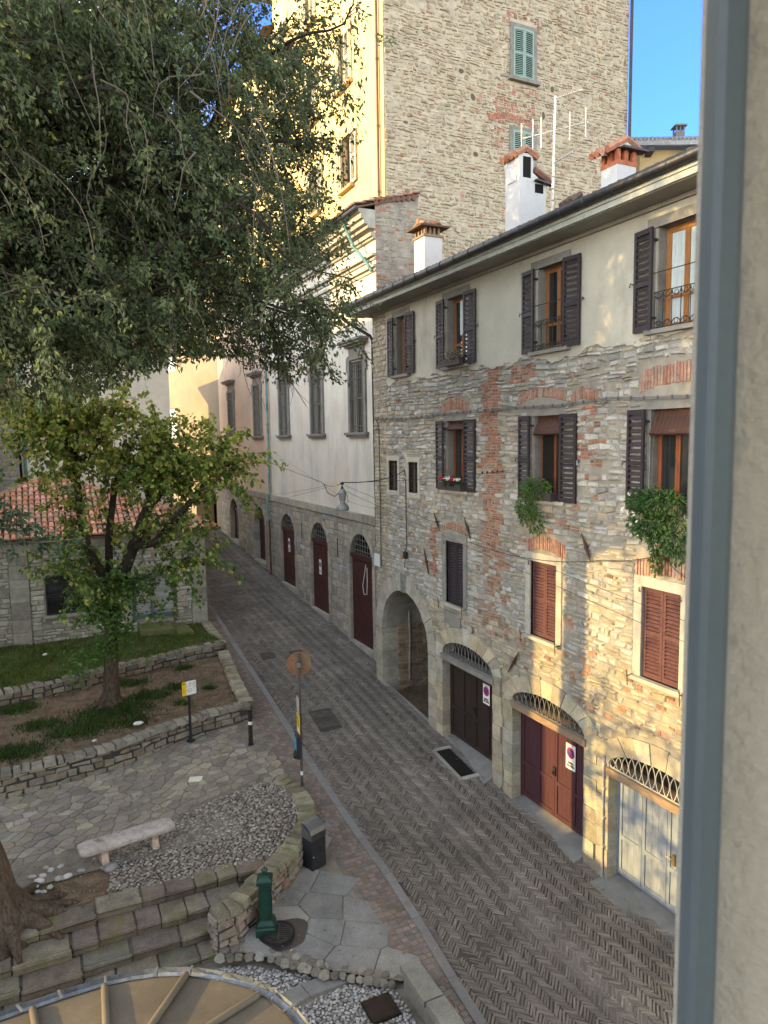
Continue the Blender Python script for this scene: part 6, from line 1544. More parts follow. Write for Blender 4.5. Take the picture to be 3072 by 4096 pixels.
mb.faces(V, [tuple(range(40)), tuple(range(79, 39, -1))]+[(i, (i+1) % 40, 40+(i+1) % 40, 40+i) for i in range(40)]); mb.build('sign_disc', m_disc, rs)
mb = MB(); mb.obox(Vector((px, py, 3.52))+vd*.0, vx*.05, vd*.05, (0, 0, .05)); mb.obox(Vector((px, py, 3.56))+vd*.04+vx*.11, vx*.035, vd*.006, (0, 0, .008)); mb.obox(Vector((px, py, 3.46))+vd*.04+vx*.11, vx*.035, vd*.006, (0, 0, .008)); mb.build('clamp', m_zinc, rs)
wn = Vector((.13, .99, 0)).normalized(); nn_ = Vector((-wn.y, wn.x, 0)); pc = Vector((px, py, 0))+nn_*.05
def sgn(name, z0, z1, hw, m, off=0, th=.006):
    mb = MB(); mb.obox(pc+wn*off+Vector((0, 0, (z0+z1)/2)), wn*hw, nn_*th, (0, 0, (z1-z0)/2)); return mb.build(name, m, rs)
sgn('grey_notice', 2.36, 2.74, .13, m_lgrey); sgn('yellow_notice', 1.86, 2.32, .15, m_yel)
mb = MB()
for k in range(5): mb.obox(pc+nn_*.008+wn*-.01+Vector((0, 0, 2.25-k*.05)), wn*R(.07, .12), nn_*.001, (0, 0, .008))
mb.build('notice_print', m_ink, rs)
mb = MB(); mb.obox(pc+nn_*.008+wn*-.03+Vector((0, 0, 1.94)), wn*.07, nn_*.001, (0, 0, .05)); mb.build('notice_picture', m_whitep, rs)
mb = MB(); mb.obox(pc+nn_*.03+Vector((0, 0, 1.52)), wn*.13, nn_*.05, (0, 0, .27)); mb.build('bag_dispenser', m_bin, rs)
mb = MB(); mb.obox(pc+nn_*.083+Vector((0, 0, 1.60)), wn*.11, nn_*.002, (0, 0, .15)); mb.build('blue_label', m_cyan, rs)
mb = MB(); mb.lathe([(.01, -.12), (.05, -.08), (.06, -.02), (.045, .04), (.02, .09), (.012, .11)], tuple(pc+nn_*.10+wn*-.06+Vector((0, 0, 1.36))), 9); mb.build('black_bag', m_black, rs)

# ------------------------------------------------------------------ no parking plates on the doors
def nopark(x, y, z, w_, h_, label, group=None):
    t = thing('no_parking_sign', label, 'sign', (x, y, z), group)
    def PN(u, v, d=0): return (x-.004-d, y+w_/2-u*w_, z+v*h_)
    mb = MB(); mb.box(x-.004, x, y-w_/2, y+w_/2, z, z+h_); mb.build('plate', m_whitep, t)
    def disc(r, m, d, nm):
        mb = MB(); mb.poly([PN(.5+r*math.cos(2*PI*k/28), .66+r*w_/h_*math.sin(2*PI*k/28), d) for k in range(28)]); mb.build(nm, m, t)
    disc(.42, m_red, .002, 'red_ring'); disc(.31, m_blue, .0035, 'blue_disc')
    mb = MB(); k = w_/h_
    mb.poly([PN(.5-.26, .66+.20*k, .005), PN(.5-.20, .66+.26*k, .005), PN(.5+.26, .66-.20*k, .005), PN(.5+.20, .66-.26*k, .005)]); mb.build('red_bar', m_red, t)
    mb = MB()
    text_into(mb, 'passo', .27, lambda a, b: PN(.5+a, .27+b*k, .003), bold=.012); text_into(mb, 'carrabile', .235, lambda a, b: PN(.5+a, .15+b*k, .003), bold=.012)
    text_into(mb, 'COMUNE DI', .12, lambda a, b: PN(.5+a, .95+b*k, .003)); mb.build('lettering', m_ink, t)
    return t
nopark(XF+.215, 14.62, 2.05, .30, .52, 'no parking plate on the dark brown garage door next to the gateway')
nopark(XF+.215, 11.43, 1.68, .30, .56, 'no parking plate on the red brown garage door in the middle')
nopark(XF+.215, 8.38, 1.5, .30, .56, 'no parking plate on the white garage door, half cut off by the window frame')
nopark(XP+.025, 27.42, 3.25, .26, .62, 'no parking plate on the second arched maroon door beyond the gateway')
nopark(XP+.025, 31.45, 3.65, .26, .62, 'no parking plate on the third arched maroon door beyond the gateway')
nopark(XP+.215, 35.3, 3.95, .26, .56, 'no parking plate on the fourth arched maroon door with a solid wooden top')

# ------------------------------------------------------------------ street lamp and its wires
lx, ly = 7.75, 18.67
la = thing('street_lamp', 'grey metal street lamp hanging from wires over the street', 'street lamp', (lx, ly, 6.9))
mb = MB(); mb.lathe([(.0, 7.40), (.06, 7.40), (.075, 7.385), (.075, 7.35), (.11, 7.33), (.115, 7.30), (.105, 7.28), (.10, 7.16), (.085, 7.10), (.075, 7.08), (.07, 7.02), (.085, 6.99)], (lx, ly, 0), 20); mb.build('housing', m_lamp, la, smooth=True)
mb = MB(); mb.lathe([(.085, 7.0), (.10, 6.985), (.14, 6.97), (.17, 6.93), (.185, 6.88), (.19, 6.80), (.18, 6.80), (.15, 6.95), (.08, 6.97)], (lx, ly, 0), 24); mb.build('shade', m_lamp, la, smooth=True)
mb = MB(); mb.tube([(lx, ly, 7.4), (lx, ly, 7.58)], .018, 6); mb.obox((lx, ly, 7.57), (.05, 0, 0), (0, .03, 0), (0, 0, .03)); mb.build('hanger', m_iron, la)
mb = MB()
mb.tube([(lx, ly, 7.5), (lx-.1, ly, 7.3), (lx-.2, ly+.1, 7.2), (lx-.33, ly+.3, 7.3), (lx-.38, ly+.45, 7.55)], .012, 5); mb.tube([(lx, ly, 7.5), (lx+.14, ly, 7.25), (lx+.18, ly, 7.05), (lx+.1, ly, 7.0)], .008, 5); mb.build('lamp_cable', m_cable, la)
mb = MB(); mb.box(lx-.2, lx-.14, ly+.04, ly+.06, 7.48, 7.55); mb.build('yellow_tag', m_yel, la)
def wire(label, pts, r=.009, s=.0, n=14):
    r *= .72
    mb = MB()
    for a, b in zip(pts[:-1], pts[1:]): mb.tube(sag(a, b, s, n), r, 5)
    return tag(mb.build('overhead_wire', m_cable), label, 'wire')
H1 = (lx, ly, 7.6); H2 = (lx-.42, ly+.55, 7.6)
wire('suspension wire from the street lamp to insulators beside the red brick strip', [H1, (9.62, 13.3, 8.05)], .009, .06)
mb = MB()
for k in range(5): mb.lathe([(.018, -.02), (.024, 0), (.018, .02)], tuple(Vector((9.62, 13.3, 8.05)).lerp(Vector(H1), .03+.025*k)), 6)
tag(mb.build('wire_insulators', m_cable), 'row of small insulators on the lamp wire before the stone house wall', 'insulator')
wire('thick black cable from the street lamp to the hook between two small barred windows', [H1, (9.0, 18.5, 7.66), (9.62, 18.4, 7.9), (9.64, 18.38, 7.7)], .018, .04)
wire('suspension wire from the street lamp away behind the maple to the pale house', [H1, H2, (5.95, 36, 10.0)], .010, .12)
wire('lower stay wire from the street lamp to the plastered wall by the copper pipe', [(lx-.3, ly+.4, 7.5), (10.25, 33.4, 6.2)], .007, .03)
wire('lowest stay wire from the street lamp to the far end of the stone base', [(lx-.3, ly+.4, 7.45), (10.2, 40.5, 4.9)], .007, .03)
wire('thin stay wire from the copper pipe down to the stone house corner', [(10.25, 33.3, 8.3), (lx+.4, ly+.5, 7.0), (9.68, 20.3, 6.6)], .005, .03)
wire('upper of two wires slanting across the stone house front', [(lx+.1, ly, 7.5), (9.6, 4.5, 5.35)], .007, .05)
wire('lower of two wires slanting across the stone house front', [(lx+.1, ly, 7.35), (9.6, 4.5, 4.95)], .007, .05)
mb = MB(); pts = [(9.62, 14.9, 6.2), (9.62, 12.4, 6.15), (9.6, 10.2, 6.45), (9.6, 8.8, 6.75), (9.6, 8.2, 6.4)]
for a, b in zip(pts[:-1], pts[1:]): mb.tube(sag(a, b, .05), .007, 5)
tag(mb.build('overhead_wire', m_cable), 'telephone wire hooked along the stone house wall above the red brown shutters', 'wire')
mb = MB(); mb.tube([(XP-.08, 22.6, 4.4), (XP-.1, 22.7, 4.0), (XP-.1, 22.85, 3.6), (XP-.1, 22.75, 3.3), (XP-.1, 22.5, 3.35), (XP-.1, 22.45, 3.8), (XP-.08, 22.5, 4.3)], .012, 5); tag(mb.build('hanging_loop', m_whitep), 'loop of white cable hanging over the nearest arched maroon door', 'cable')

# ------------------------------------------------------------------ roof antenna
an = thing('roof_antenna', 'pale television antenna mast on the stone house roof between the chimneys', 'antenna', (10.6, 13.03, 13.7))
mb = MB(); mb.tube([(10.6, 13.06, 13.5), (10.6, 13.03, 14.9)], .028, 8); mb.tube([(10.6, 13.03, 14.9), (10.6, 12.98, 16.18)], .022, 8)
for z in (14.0, 14.25, 14.5): mb.lathe([(.033, 0), (.033, .02)], (10.6, 13.04, z), 8, (.3, .3, .3))
mb.build('mast', m_alu, an)
mb = MB(); mb.tube([(10.6, 14.2, 15.74), (10.6, 11.95, 15.25)], .016, 6); mb.build('boom', m_alu, an)
for y, z, h in ((14.16, 15.74, .33), (13.74, 15.66, .34), (13.44, 15.59, .33), (12.48, 15.37, .29), (11.99, 15.26, .29)):
    mb = MB(); mb.tube([(10.58, y, z-h), (10.58, y, z+h)], .010, 5); mb.build('element', m_alu, an)
for (y0_, z0_, y1_, z1_, n_) in ((12.98, 16.14, 12.14, 15.96, 8), (13.03, 14.80, 12.40, 14.82, 7)):
    mb = MB(); mb.tube([(10.6, y0_, z0_), (10.6, y1_, z1_)], .014, 6)
    for k in range(n_):
        t = .25+.72*k/n_; y, z = y0_+(y1_-y0_)*t, z0_+(z1_-z0_)*t; l = .15-.008*k
        for sg in (-1, 1): mb.tube([(10.6-l*.8*sg, y-.06, z-l*.4), (10.6, y, z), (10.6-l*.8*sg, y-.06, z+l*.8)], .006, 4)
    mb.build('yagi', m_alu, an)

# ------------------------------------------------------------------ curved canopy below the window
ca = thing('canopy', 'curved sheet metal canopy with radiating ribs and a zinc gutter, at the picture bottom', 'canopy', (.3, 6.4, 3.2))
oc = [(2.02, 4.2), (2.02, 5.2), (1.99, 5.8), (1.94, 6.09), (1.89, 6.32), (1.79, 6.57), (1.65, 6.78), (1.50, 6.93), (1.38, 7.04), (1.12, 7.24), (.81, 7.38), (.55, 7.45), (.32, 7.49), (-.08, 7.50), (-.46, 7.49), (-1, 7.46), (-3, 7.35)]
cc_ = Vector((.22, 6.0, 3.30))
mb = MB()
for a, b in zip(oc[:-1], oc[1:]):
    ca_ = cc_ if a[0] > -.3 else Vector((a[0], 6.0, 3.3)); cb_ = cc_ if b[0] > -.3 else Vector((b[0], 6.0, 3.3))
    mb.poly([(a[0], a[1], 3.17), (b[0], b[1], 3.17), cb_, ca_] if (ca_-cb_).length > .01 else [(a[0], a[1], 3.17), (b[0], b[1], 3.17), cb_])
mb.poly([(-3, 6, 3.3), cc_, (2.02, 4.2, 3.17), (2.0, 0.6, 3.3), (-3, .6, 3.3)])
mb.build('sheet', m_canopy, ca)
for (p, q) in (((1.10, 7.22, 3.2), (.30, 6.12, 3.33)), ((1.70, 6.60, 3.2), (.34, 6.05, 3.33)), ((.31, 7.44, 3.2), (.24, 6.12, 3.33)), ((-.36, 7.45, 3.2), (-.22, 6.1, 3.33)), ((1.99, 5.6, 3.2), (.4, 5.9, 3.33)), ((-1.1, 7.42, 3.2), (-.9, 6.1, 3.33))):
    mb = MB(); p = Vector(p); q = Vector(q); mb.tube([p, p+(p-q).normalized()*.015, p.lerp(q, .02), q], [.036, .026, .036, .036], 10); mb.build('rib', m_canopy, ca, smooth=True)
f, LL = along([(-x, y) for x, y in oc][::1]); 
mb = MB()
for (a, b) in zip(oc[:-1], oc[1:]):
    k = max(1, int(math.hypot(a[0]-b[0], a[1]-b[1])/.13))
    for i in range(k):
        p = Vector((a[0]+(b[0]-a[0])*i/k, a[1]+(b[1]-a[1])*i/k, 0)); q = Vector((a[0]+(b[0]-a[0])*(i+1)/k, a[1]+(b[1]-a[1])*(i+1)/k, 0)); d = (q-p).normalized(); n_ = Vector((d.y, -d.x, 0))
        if n_.dot(p-Vector((.2, 5.5, 0))) < 0: n_ = -n_
        t = jig((1, 1, 1), .25, .03); prs = [(-.03, 3.19), (.0, 3.13), (.05, 3.11), (.09, 3.14), (.10, 3.19)]
        for (o1, z1), (o2, z2) in zip(prs[:-1], prs[1:]):
            mb.poly([(p.x+n_.x*o1, p.y+n_.y*o1, z1), (q.x+n_.x*o1, q.y+n_.y*o1, z1), (q.x+n_.x*o2, q.y+n_.y*o2, z2), (p.x+n_.x*o2, p.y+n_.y*o2, z2)], t)
mb.build('gutter', m_zinc, ca)
for (x, y) in ((1.12, 7.24), (.8, 7.38), (.32, 7.49), (-.1, 7.5), (-.46, 7.49), (1.69, 6.72), (1.4, 7.02), (1.9, 6.3)):
    n_ = (Vector((x, y, 0))-Vector((.2, 6.0, 0))).normalized(); mb = MB(); mb.obox((x+n_.x*.04, y+n_.y*.04, 3.195), n_*.07, Vector((-n_.y, n_.x, 0))*.012, (0, 0, .004)); mb.build('gutter_bracket', m_zinc, ca)

# ------------------------------------------------------------------ the window we look out of
wi = thing('window_casement', 'blue grey window frame upright close to the camera at the right edge', 'window frame', (.56, .55, 8.2))
r0v = Vector((math.cos(YAW), -math.sin(YAW), 0)); f0v = Vector((math.sin(YAW), math.cos(YAW), 0))
def PW(a, b, z): p = r0v*a+f0v*b; return (p.x, p.y, z)
def vbar(mb, prof, z0, z1):
    k = len(prof); V = [PW(a, b, z0) for a, b in prof]+[PW(a, b, z1) for a, b in prof]
    mb.faces(V, [tuple(range(k-1, -1, -1)), tuple(range(k, 2*k))]+[(i, (i+1) % k, k+(i+1) % k, k+i) for i in range(k)])
mb = MB(); vbar(mb, [(.284, .628), (.288, .620), (.300, .617), (.3045, .618), (.306, .625), (.306, .69), (.2965, .68), (.2915, .66)], 7.9, 9.8); mb.build('stile', m_frame, wi)
mb = MB(); vbar(mb, [(.3061, .632), (.3095, .632), (.3095, .70), (.3061, .70)], 7.9, 9.8); mb.build('seal', m_black, wi)
oh = thing('own_house', 'rough cream rendered house wall beside the blue grey window frame at the right edge', 'house', (.6, .5, 0))
rv = MB(); vbar(rv, [(.3096, .628), (.36, .60), (1.2, .35), (1.2, .70), (.3096, .72)], 7.9, 9.8); rv.build('reveal', m_reveal, oh)
rv = MB()
for (a0, a1, z0, z1) in ((-5, -.62, 0, 11.5), (1.2, 5, 0, 11.5), (-.62, 1.2, 0, 7.85), (-.62, 1.2, 9.9, 11.5)): vbar(rv, [(a0, .25), (a1, .25), (a1, .62), (a0, .62)], z0, z1)
rv.build('outer_wall', m_cream, oh)
rv = MB(); q0 = [(-2.5, -3.5), (2.5, -3.5), (2.5, .25), (-2.5, .25)]
rv.poly([PW(2.5, -3.5, 7.3), PW(2.5, .25, 7.3), PW(2.5, .25, 10.3), PW(2.5, -3.5, 10.3)])
rv.poly([PW(-2.5, .25, 7.3), PW(-2.5, -3.5, 7.3), PW(-2.5, -3.5, 10.3), PW(-2.5, .25, 10.3)])
for z in (7.3, 10.3): rv.poly([PW(*p, z) for p in q0])
rv.build('room', m_cream, oh)

# ------------------------------------------------------------------ houses added out of view on the left to block the low sun
def plain_house(label, x0, x1, y0, y1, z0, z1, m):
    t = thing('sun_blocker_house', label, 'house', ((x0+x1)/2, (y0+y1)/2, z0)); mb = MB()
    wn_ = [(y0+1.2+k*2.6, y0+2.2+k*2.6, z, z+1.7) for k in range(int((y1-y0-1.5)/2.6)) for z in np.arange(z0+3.4, z1-2, 3.2)]
    wall_sheet(mb, y0, y1, z0, z1, lambda u, v, d: (x1+d, u, v), wn_, [])
    for r in wn_: reveal(mb, r, lambda u, v, d: (x1+d, u, v), .2)
    mb.poly([(x0, y0, z0), (x1, y0, z0), (x1, y0, z1), (x0, y0, z1)]); mb.poly([(x0, y1, z0), (x1, y1, z0), (x1, y1, z1), (x0, y1, z1)]); mb.poly([(x0, y0, z0), (x0, y1, z0), (x0, y1, z1), (x0, y0, z1)])
    mb.build('wall', m, t)
    for r in wn_:
        mb = MB(); mb.poly([(x1-.2, r[0], r[2]), (x1-.2, r[1], r[2]), (x1-.2, r[1], r[3]), (x1-.2, r[0], r[3])]); mb.build('window', m_glass, t)
    mb = MB(); xm = (x0+x1)/2; mb.prism([(x0-.4, z1), (xm, z1+1.2), (x1+.4, z1)], 'y', y0-.3, y1+.3, (.35, .18, .12)); mb.build('roof', m_tile, t)
    return t
plain_house('low cream house added unseen left of the square to block the sun', -24, -10, -6, 16.5, -.3, 5.4, m_cream)
plain_house('tall cream house added unseen left of the garden to shade the house front', -16, -10, 17.4, 31, .5, 17.8, m_cream)
plain_house('tallest ochre house added unseen up the slope on the left to shade the palazzo', -20, -12, 31.4, 47.5, 1.5, 23, bpy.data.materials['ochre plaster'])

# ------------------------------------------------------------------ flower boxes
def bush(name_leaf, parent, centers, n, size, cols, m=m_leaf, width=.5, droop=.6):
    P = []; D = []
    for (c, r, k) in centers:
        q = RNG.normal(0, 1, (int(n*k), 3)); q /= np.linalg.norm(q, axis=1)[:, None]; q *= (RNG.uniform(.2, 1, (len(q), 1))**.5); P.append(np.array(c)+q*np.array(r)); d = q*1.0; d[:, 2] -= droop*RNG.uniform(0, 1, len(q)); D.append(d+RNG.normal(0, .3, d.shape))
    P = np.concatenate(P); D = np.concatenate(D); mb = MB(); leaves(mb, P, D, size, width, tint_mix(len(P), cols, .35)); return mb.build(name_leaf, m, parent)
def dots(name, parent, m, C, r):
    mb = MB(); k = len(C); D = RNG.normal(0, 1, (k*5, 3)); P = np.repeat(np.array(C), 5, 0); leaves(mb, P, D+np.array([-.6, 0, .3]), r, .8, np.ones((k*5, 3))); return mb.build(name, m, parent)
def flower_box(label, y0, y1, z, x=XF-.12):
    t = thing('flower_box', label, 'flower box', (x, (y0+y1)/2, z)); mb = MB(); mb.box(x-.14, x+.04, y0, y1, z, z+.16); mb.box(x-.15, x+.05, y0-.01, y1+.01, z+.13, z+.17); mb.build('planter', m_terra, t); return t
GC = [(.05, .10, .025), (.07, .13, .035), (.035, .075, .02), (.10, .15, .04)]
t = flower_box('flower box of crimson and white cyclamen on the sill nearest the small barred windows', 15.1, 16.15, 7.47)
bush('foliage', t, [((XF-.17, 15.62, 7.66), (.13, .5, .08), 1)], 420, .07, [(.05, .08, .035), (.09, .12, .07), (.04, .06, .03)], width=.8)
yy_ = [15.2+k*.09 for k in range(11)]
for k, y in enumerate(yy_):
    red = k in (3, 4, 8, 9, 10) or k == 2
    dots('blossom', t, m_flower_r if red else m_flower_w, [(XF-.24+R(-.05, .05), y+R(-.025, .025), 7.76+R(-.02, .03)) for _ in range(4)], .055)
t = flower_box('flower box with a trailing light green plant beside the half open window', 11.6, 12.5, 7.47)
bush('foliage', t, [((XF-.22, 12.15, 7.7), (.22, .48, .24), 1.3), ((XF-.25, 12.4, 7.3), (.16, .3, .32), 1), ((XF-.24, 12.1, 7.0), (.12, .2, .3), .5), ((XF-.24, 12.55, 7.15), (.1, .14, .28), .3)], 560, .075, [(.06, .13, .025), (.09, .17, .04), (.045, .095, .02), (.12, .18, .05)], width=.38, droop=1.2)
t = flower_box('flower box with a large dark green white flowered trailing plant', 8.3, 9.25, 7.47)
bush('foliage', t, [((XF-.24, 8.85, 7.66), (.26, .62, .26), 1.6), ((XF-.28, 8.95, 7.3), (.2, .45, .3), 1.1), ((XF-.25, 8.75, 6.98), (.14, .22, .28), .4), ((XF-.25, 8.35, 7.1), (.14, .16, .5), .6), ((XF-.2, 8.85, 6.6), (.08, .1, .22), .15)], 760, .08, [(.03, .085, .022), (.05, .12, .035), (.022, .06, .018), (.07, .13, .04)], width=.45, droop=1.1)
dots('white_flowers', t, m_flower_w, [(XF-.45+R(-.05, .05), 9.25+R(-.3, .2), 7.55+R(-.25, .25)) for _ in range(9)], .04)
t = flower_box('small box of pale dried flowers on the upper sill second from the downpipe', 15.1, 15.85, 10.62, XF-.14)
bush('foliage', t, [((XF-.2, 15.45, 10.85), (.13, .4, .14), 1)], 420, .06, [(.20, .18, .11), (.30, .25, .17), (.12, .13, .05), (.38, .32, .25)], width=.5)

# ------------------------------------------------------------------ trees
def norm(v): return v/(np.linalg.norm(v)+1e-9)
def curve(a, b, n, wob, bend):
    a = np.array(a, float); b = np.array(b, float); L = np.linalg.norm(b-a); pts = []
    o = RNG.normal(0, 1, 3)*wob*L; o2 = RNG.normal(0, 1, 3)*wob*L*.6
    for i in range(n+1):
        t = i/n; pts.append(a+(b-a)*t+o*math.sin(PI*t)+o2*math.sin(2*PI*t)+np.array([0, 0, bend*L*math.sin(PI*t)]))
    return pts
def rad(n, r0_, r1_): return [r0_+(r1_-r0_)*(i/(n))**.8 for i in range(n+1)]
def wood_tree(root, trunk, trunk_r, limbs, m_tr, m_lb):
    mb = MB(); mb.tube(trunk, trunk_r, 14); return mb

# --- the big hackberry whose crown fills the upper left
bt = thing('big_tree', 'huge dark green tree at the left edge, its crown filling the upper left', 'tree', (-1.05, 13.2, .6))
TRK = [(-1.0, 13.2, .40), (-1.03, 13.2, .62), (-1.10, 13.2, .85), (-1.16, 13.2, 1.1), (-1.27, 13.2, 1.7), (-1.48, 13.25, 2.5), (-1.9, 13.3, 3.8), (-2.3, 13.4, 5.2), (-2.6, 13.5, 7.2), (-2.7, 13.5, 8.6), (-2.8, 13.5, 10.0)]
mb = MB(); mb.tube(TRK, [.66, .57, .49, .43, .40, .38, .37, .36, .35, .33, .28], 20)
nv = len(mb.v)
for i in range(nv):                     # fluted bark
    x, y, z = mb.v[i]; c = Vector((np.interp(z, [p[2] for p in TRK], [p[0] for p in TRK]), 13.3, z)); a = math.atan2(y-c.y, x-c.x)
    k = 1+.07*math.sin(a*6+z)+.05*math.sin(a*11-z*2)+(.25*math.sin(a*4+1)*max(0, 1-(z-.4)/.7)); mb.v[i] = (c.x+(x-c.x)*k, c.y+(y-c.y)*k, z)
for (ex_, ey_, r_) in ((-.15, 13.05, .16), (-.35, 12.75, .15), (-.12, 13.5, .13), (-.8, 12.5, .14), (.1, 13.2, .08), (-.5, 14.0, .12)):
    a = Vector((-1.0, 13.2, .95)); b = Vector((ex_, ey_, .66)); m_ = a.lerp(b, .5); m_.z = .74
    mb.tube([a, m_, b, b+(b-a)*.45-Vector((0, 0, .12))], [r_*1.6, r_*1.1, r_*.7, r_*.2], 8)
mb.build('trunk', m_bark, bt, smooth=True)
FORK = np.array([-2.8, 13.5, 9.8])
TG = [(5.0, 13.5, 11.2), (5.2, 14.5, 13.3), (4.5, 12.6, 15.8), (3.2, 11.0, 12.6), (2.6, 15.6, 11.6), (3.6, 17, 14), (1.0, 10.4, 13.6), (.5, 12, 17), (3.0, 14, 17.6), (-1, 9.6, 14), (-1, 16, 17), (-4, 12, 15), (-5.5, 15, 12.5), (1.3, 14.0, 11.6), (-3, 17, 14), (1.8, 12.2, 11.2), (-1, 11.5, 11.4),
      (3.9, 14.6, 11.2), (-4.2, 11.2, 10.2), (-5.5, 16.5, 10.6), (-.4, 15, 11.8), (-.5, 12, 16), (.5, 14.5, 16.3), (1.6, 11.4, 15.6), (-2, 10.5, 15.5), (1, 16, 15.3), (2.2, 13.5, 13.2), (-.8, 14.2, 15), (1.2, 12.6, 16.6), (3.0, 14, 18.2), (4.0, 13.6, 17.4), (2.6, 12.4, 16.8), (4.4, 15, 17.4), (3.5, 13, 15.6), (2.4, 14.6, 17.2), (3.2, 12.2, 17.0), (5.3, 15.6, 15.6), (4.9, 13.6, 11.9), (4.6, 14.2, 12.6), (5.0, 13.2, 14.4), (2.0, 12.6, 14.6), (.2, 10.8, 15.6), (-1.2, 13, 13.2), (2.6, 16.8, 16.6)]
branch = MB(); tw = MB(); LP = []; LD = []; LT = []
def leafy(pts, n, spread):
    pts = np.array(pts); k = len(pts)-1
    t = RNG.uniform(.1, 1.02, n)*k; i = np.minimum(t.astype(int), k-1); f_ = (t-i)[:, None]; p = pts[i]*(1-f_)+pts[i+1]*f_
    d = pts[i+1]-pts[i]; d /= np.linalg.norm(d, axis=1)[:, None]+1e-9
    q = RNG.normal(0, 1, (n, 3)); q[:, 2] -= .7; LT.append(np.full(n, RNG.uniform(.65, 1.4))); LP.append(p+RNG.normal(0, spread, (n, 3))); LD.append(d*.6+q*.6)
def under(p): return p[0] > -1.4 and p[2] < 8.8+p[1]*np.interp(p[0], [-1, .3, 1.6, 3.0, 3.8, 4.6], [.03, .06, .10, .125, .11, .05])+.15
first = [(-2.7, 13.5, 9.0), (-1.6, 13.1, 10.4), (.03, 13, 10.99), (.55, 13, 11.2), (.65, 13, 11.7), (.95, 13, 12.15), (1.62, 13, 12.46), (3.2, 13, 12.9)]
limbs = [[np.array(p) for p in first]]
for g in TG:
    limbs.append(curve(FORK+RNG.normal(0, .1, 3), g, 9, .07, .16 if g[2] < 12 else .05))
for li, pl in enumerate(limbs):
    branch.tube(pl, rad(len(pl)-1, .12 if li else .22, .02 if li else .05), 8)
    n2 = 12
    for s_ in range(n2):
        t = RNG.uniform(.32, 1.0)*(len(pl)-1); i = min(int(t), len(pl)-2); p = pl[i]+(pl[i+1]-pl[i])*(t-i)
        d = norm(pl[i+1]-pl[i]); o = norm(RNG.normal(0, 1, 3)*np.array([1, 1, .7])+d*.8); L = RNG.uniform(1.1, 2.5)
        e = p+o*L; e[2] -= .15*L
        if e[0] > 5.35: e[0] = 5.35-RNG.uniform(0, .4)
        sec = curve(p, e, 6, .08, .08)
        if (li == 0 or RNG.uniform() < .8) and not under(e) and not under(sec[3]): branch.tube(sec, rad(6, .035, .010), 5)
        for k in range(9):
            t2 = RNG.uniform(.25, 1.0)*6; j = min(int(t2), 5); p2 = sec[j]+(sec[j+1]-sec[j])*(t2-j)
            o2 = norm(RNG.normal(0, 1, 3)+norm(e-p)*.7+np.array([.15, 0, -.35])); L2 = RNG.uniform(.6, 1.5)
            e2 = p2+o2*L2; e2[2] -= .30*L2
            if e2[0] > 5.7: e2[0] = 5.7
            tr_ = curve(p2, e2, 5, .07, .10)
            if RNG.uniform() < .55 and not under(e2) and not under(p2): tw.tube(tr_, rad(5, .011, .004), 3)
            leafy(tr_, int(64*L2), .06)
for (a, b) in (((4.0, 14, 11.2), (4.6, 13.4, 9.6)), ((3.6, 14, 11), (3.9, 13.2, 9.5)), ((4.4, 13.8, 11), (4.35, 13.1, 10.0)), ((4.9, 14, 11.6), (5.55, 13, 11.3)), ((4.9, 13.6, 11.5), (5.6, 12.8, 10.95)), ((4.3, 13.5, 14), (5.5, 12.9, 14.4)), ((4.0, 13, 15), (5.1, 12.6, 16.2)), ((4.6, 13.6, 12.6), (5.65, 13, 12.8))):
    for k in range(3):
        tr_ = curve(a, np.array(b)+RNG.normal(0, .18, 3), 6, .05, .06); tw.tube(tr_, rad(6, .014, .004), 4); leafy(tr_, 42, .03)
        for q in range(4):
            t2 = RNG.uniform(.3, .95)*6; j = min(int(t2), 5); p2 = tr_[j]; e2 = p2+RNG.normal(0, .25, 3)+np.array([.05, -.05, -.22]); tt = curve(p2, e2, 3, .05, .05); tw.tube(tt, rad(3, .006, .003), 3); leafy(tt, 15, .02)
for g in ((-5.6, 12.3, 6.0), (-6.1, 13.5, 5.3), (-5.1, 11.3, 5.1), (-6.6, 12.1, 6.9), (-6.2, 11.2, 6.4), (-6.8, 14.2, 7.6), (-5.8, 13.0, 8.0), (-6.4, 12.6, 4.6), (-5.2, 12.0, 7.4), (-6.0, 10.9, 7.2)):  # low unseen boughs added to break the sun on the house front into dapples
    pl = curve((-2.2, 13.35, 5.0), g, 8, .06, .12); branch.tube(pl, rad(8, .07, .012), 6)
    for s_ in range(14):
        p = pl[4+s_ % 5]; e = p+RNG.normal(0, .65, 3)+np.array([-.1, 0, -.1]); sec = curve(p, e, 5, .08, .08); branch.tube(sec, rad(5, .018, .006), 4); leafy(sec, 34, .06)
branch.build('limbs', m_barkd, bt, smooth=True)
for k in range(70):                     # bare pale drooping twigs on the near side
    a = np.array([RNG.uniform(-1.2, 3.4), RNG.uniform(9.6, 12), RNG.uniform(12.6, 16)]); e = a+np.array([RNG.normal(0, .5), RNG.normal(0, .3), -RNG.uniform(.7, 1.7)]); tw.tube(curve(a, e, 7, .07, .12), rad(7, .012, .004), 4)
tw.build('twigs', m_twig, bt)
P = np.concatenate(LP); D = np.concatenate(LD); Tt = np.concatenate(LT)
keep = ~((P[:, 0] > -1.2) & (P[:, 2] < 8.8+P[:, 1]*np.interp(P[:, 0], [-1, .3, 1.6, 3.0, 3.8, 4.6], [.015, .045, .09, .118, .12, .085]))) & ~((P[:, 0] < -1.5) & (P[:, 2] < 12.5) & (P[:, 2] > 8.2) & (RNG.uniform(0, 1, len(P)) < .72))
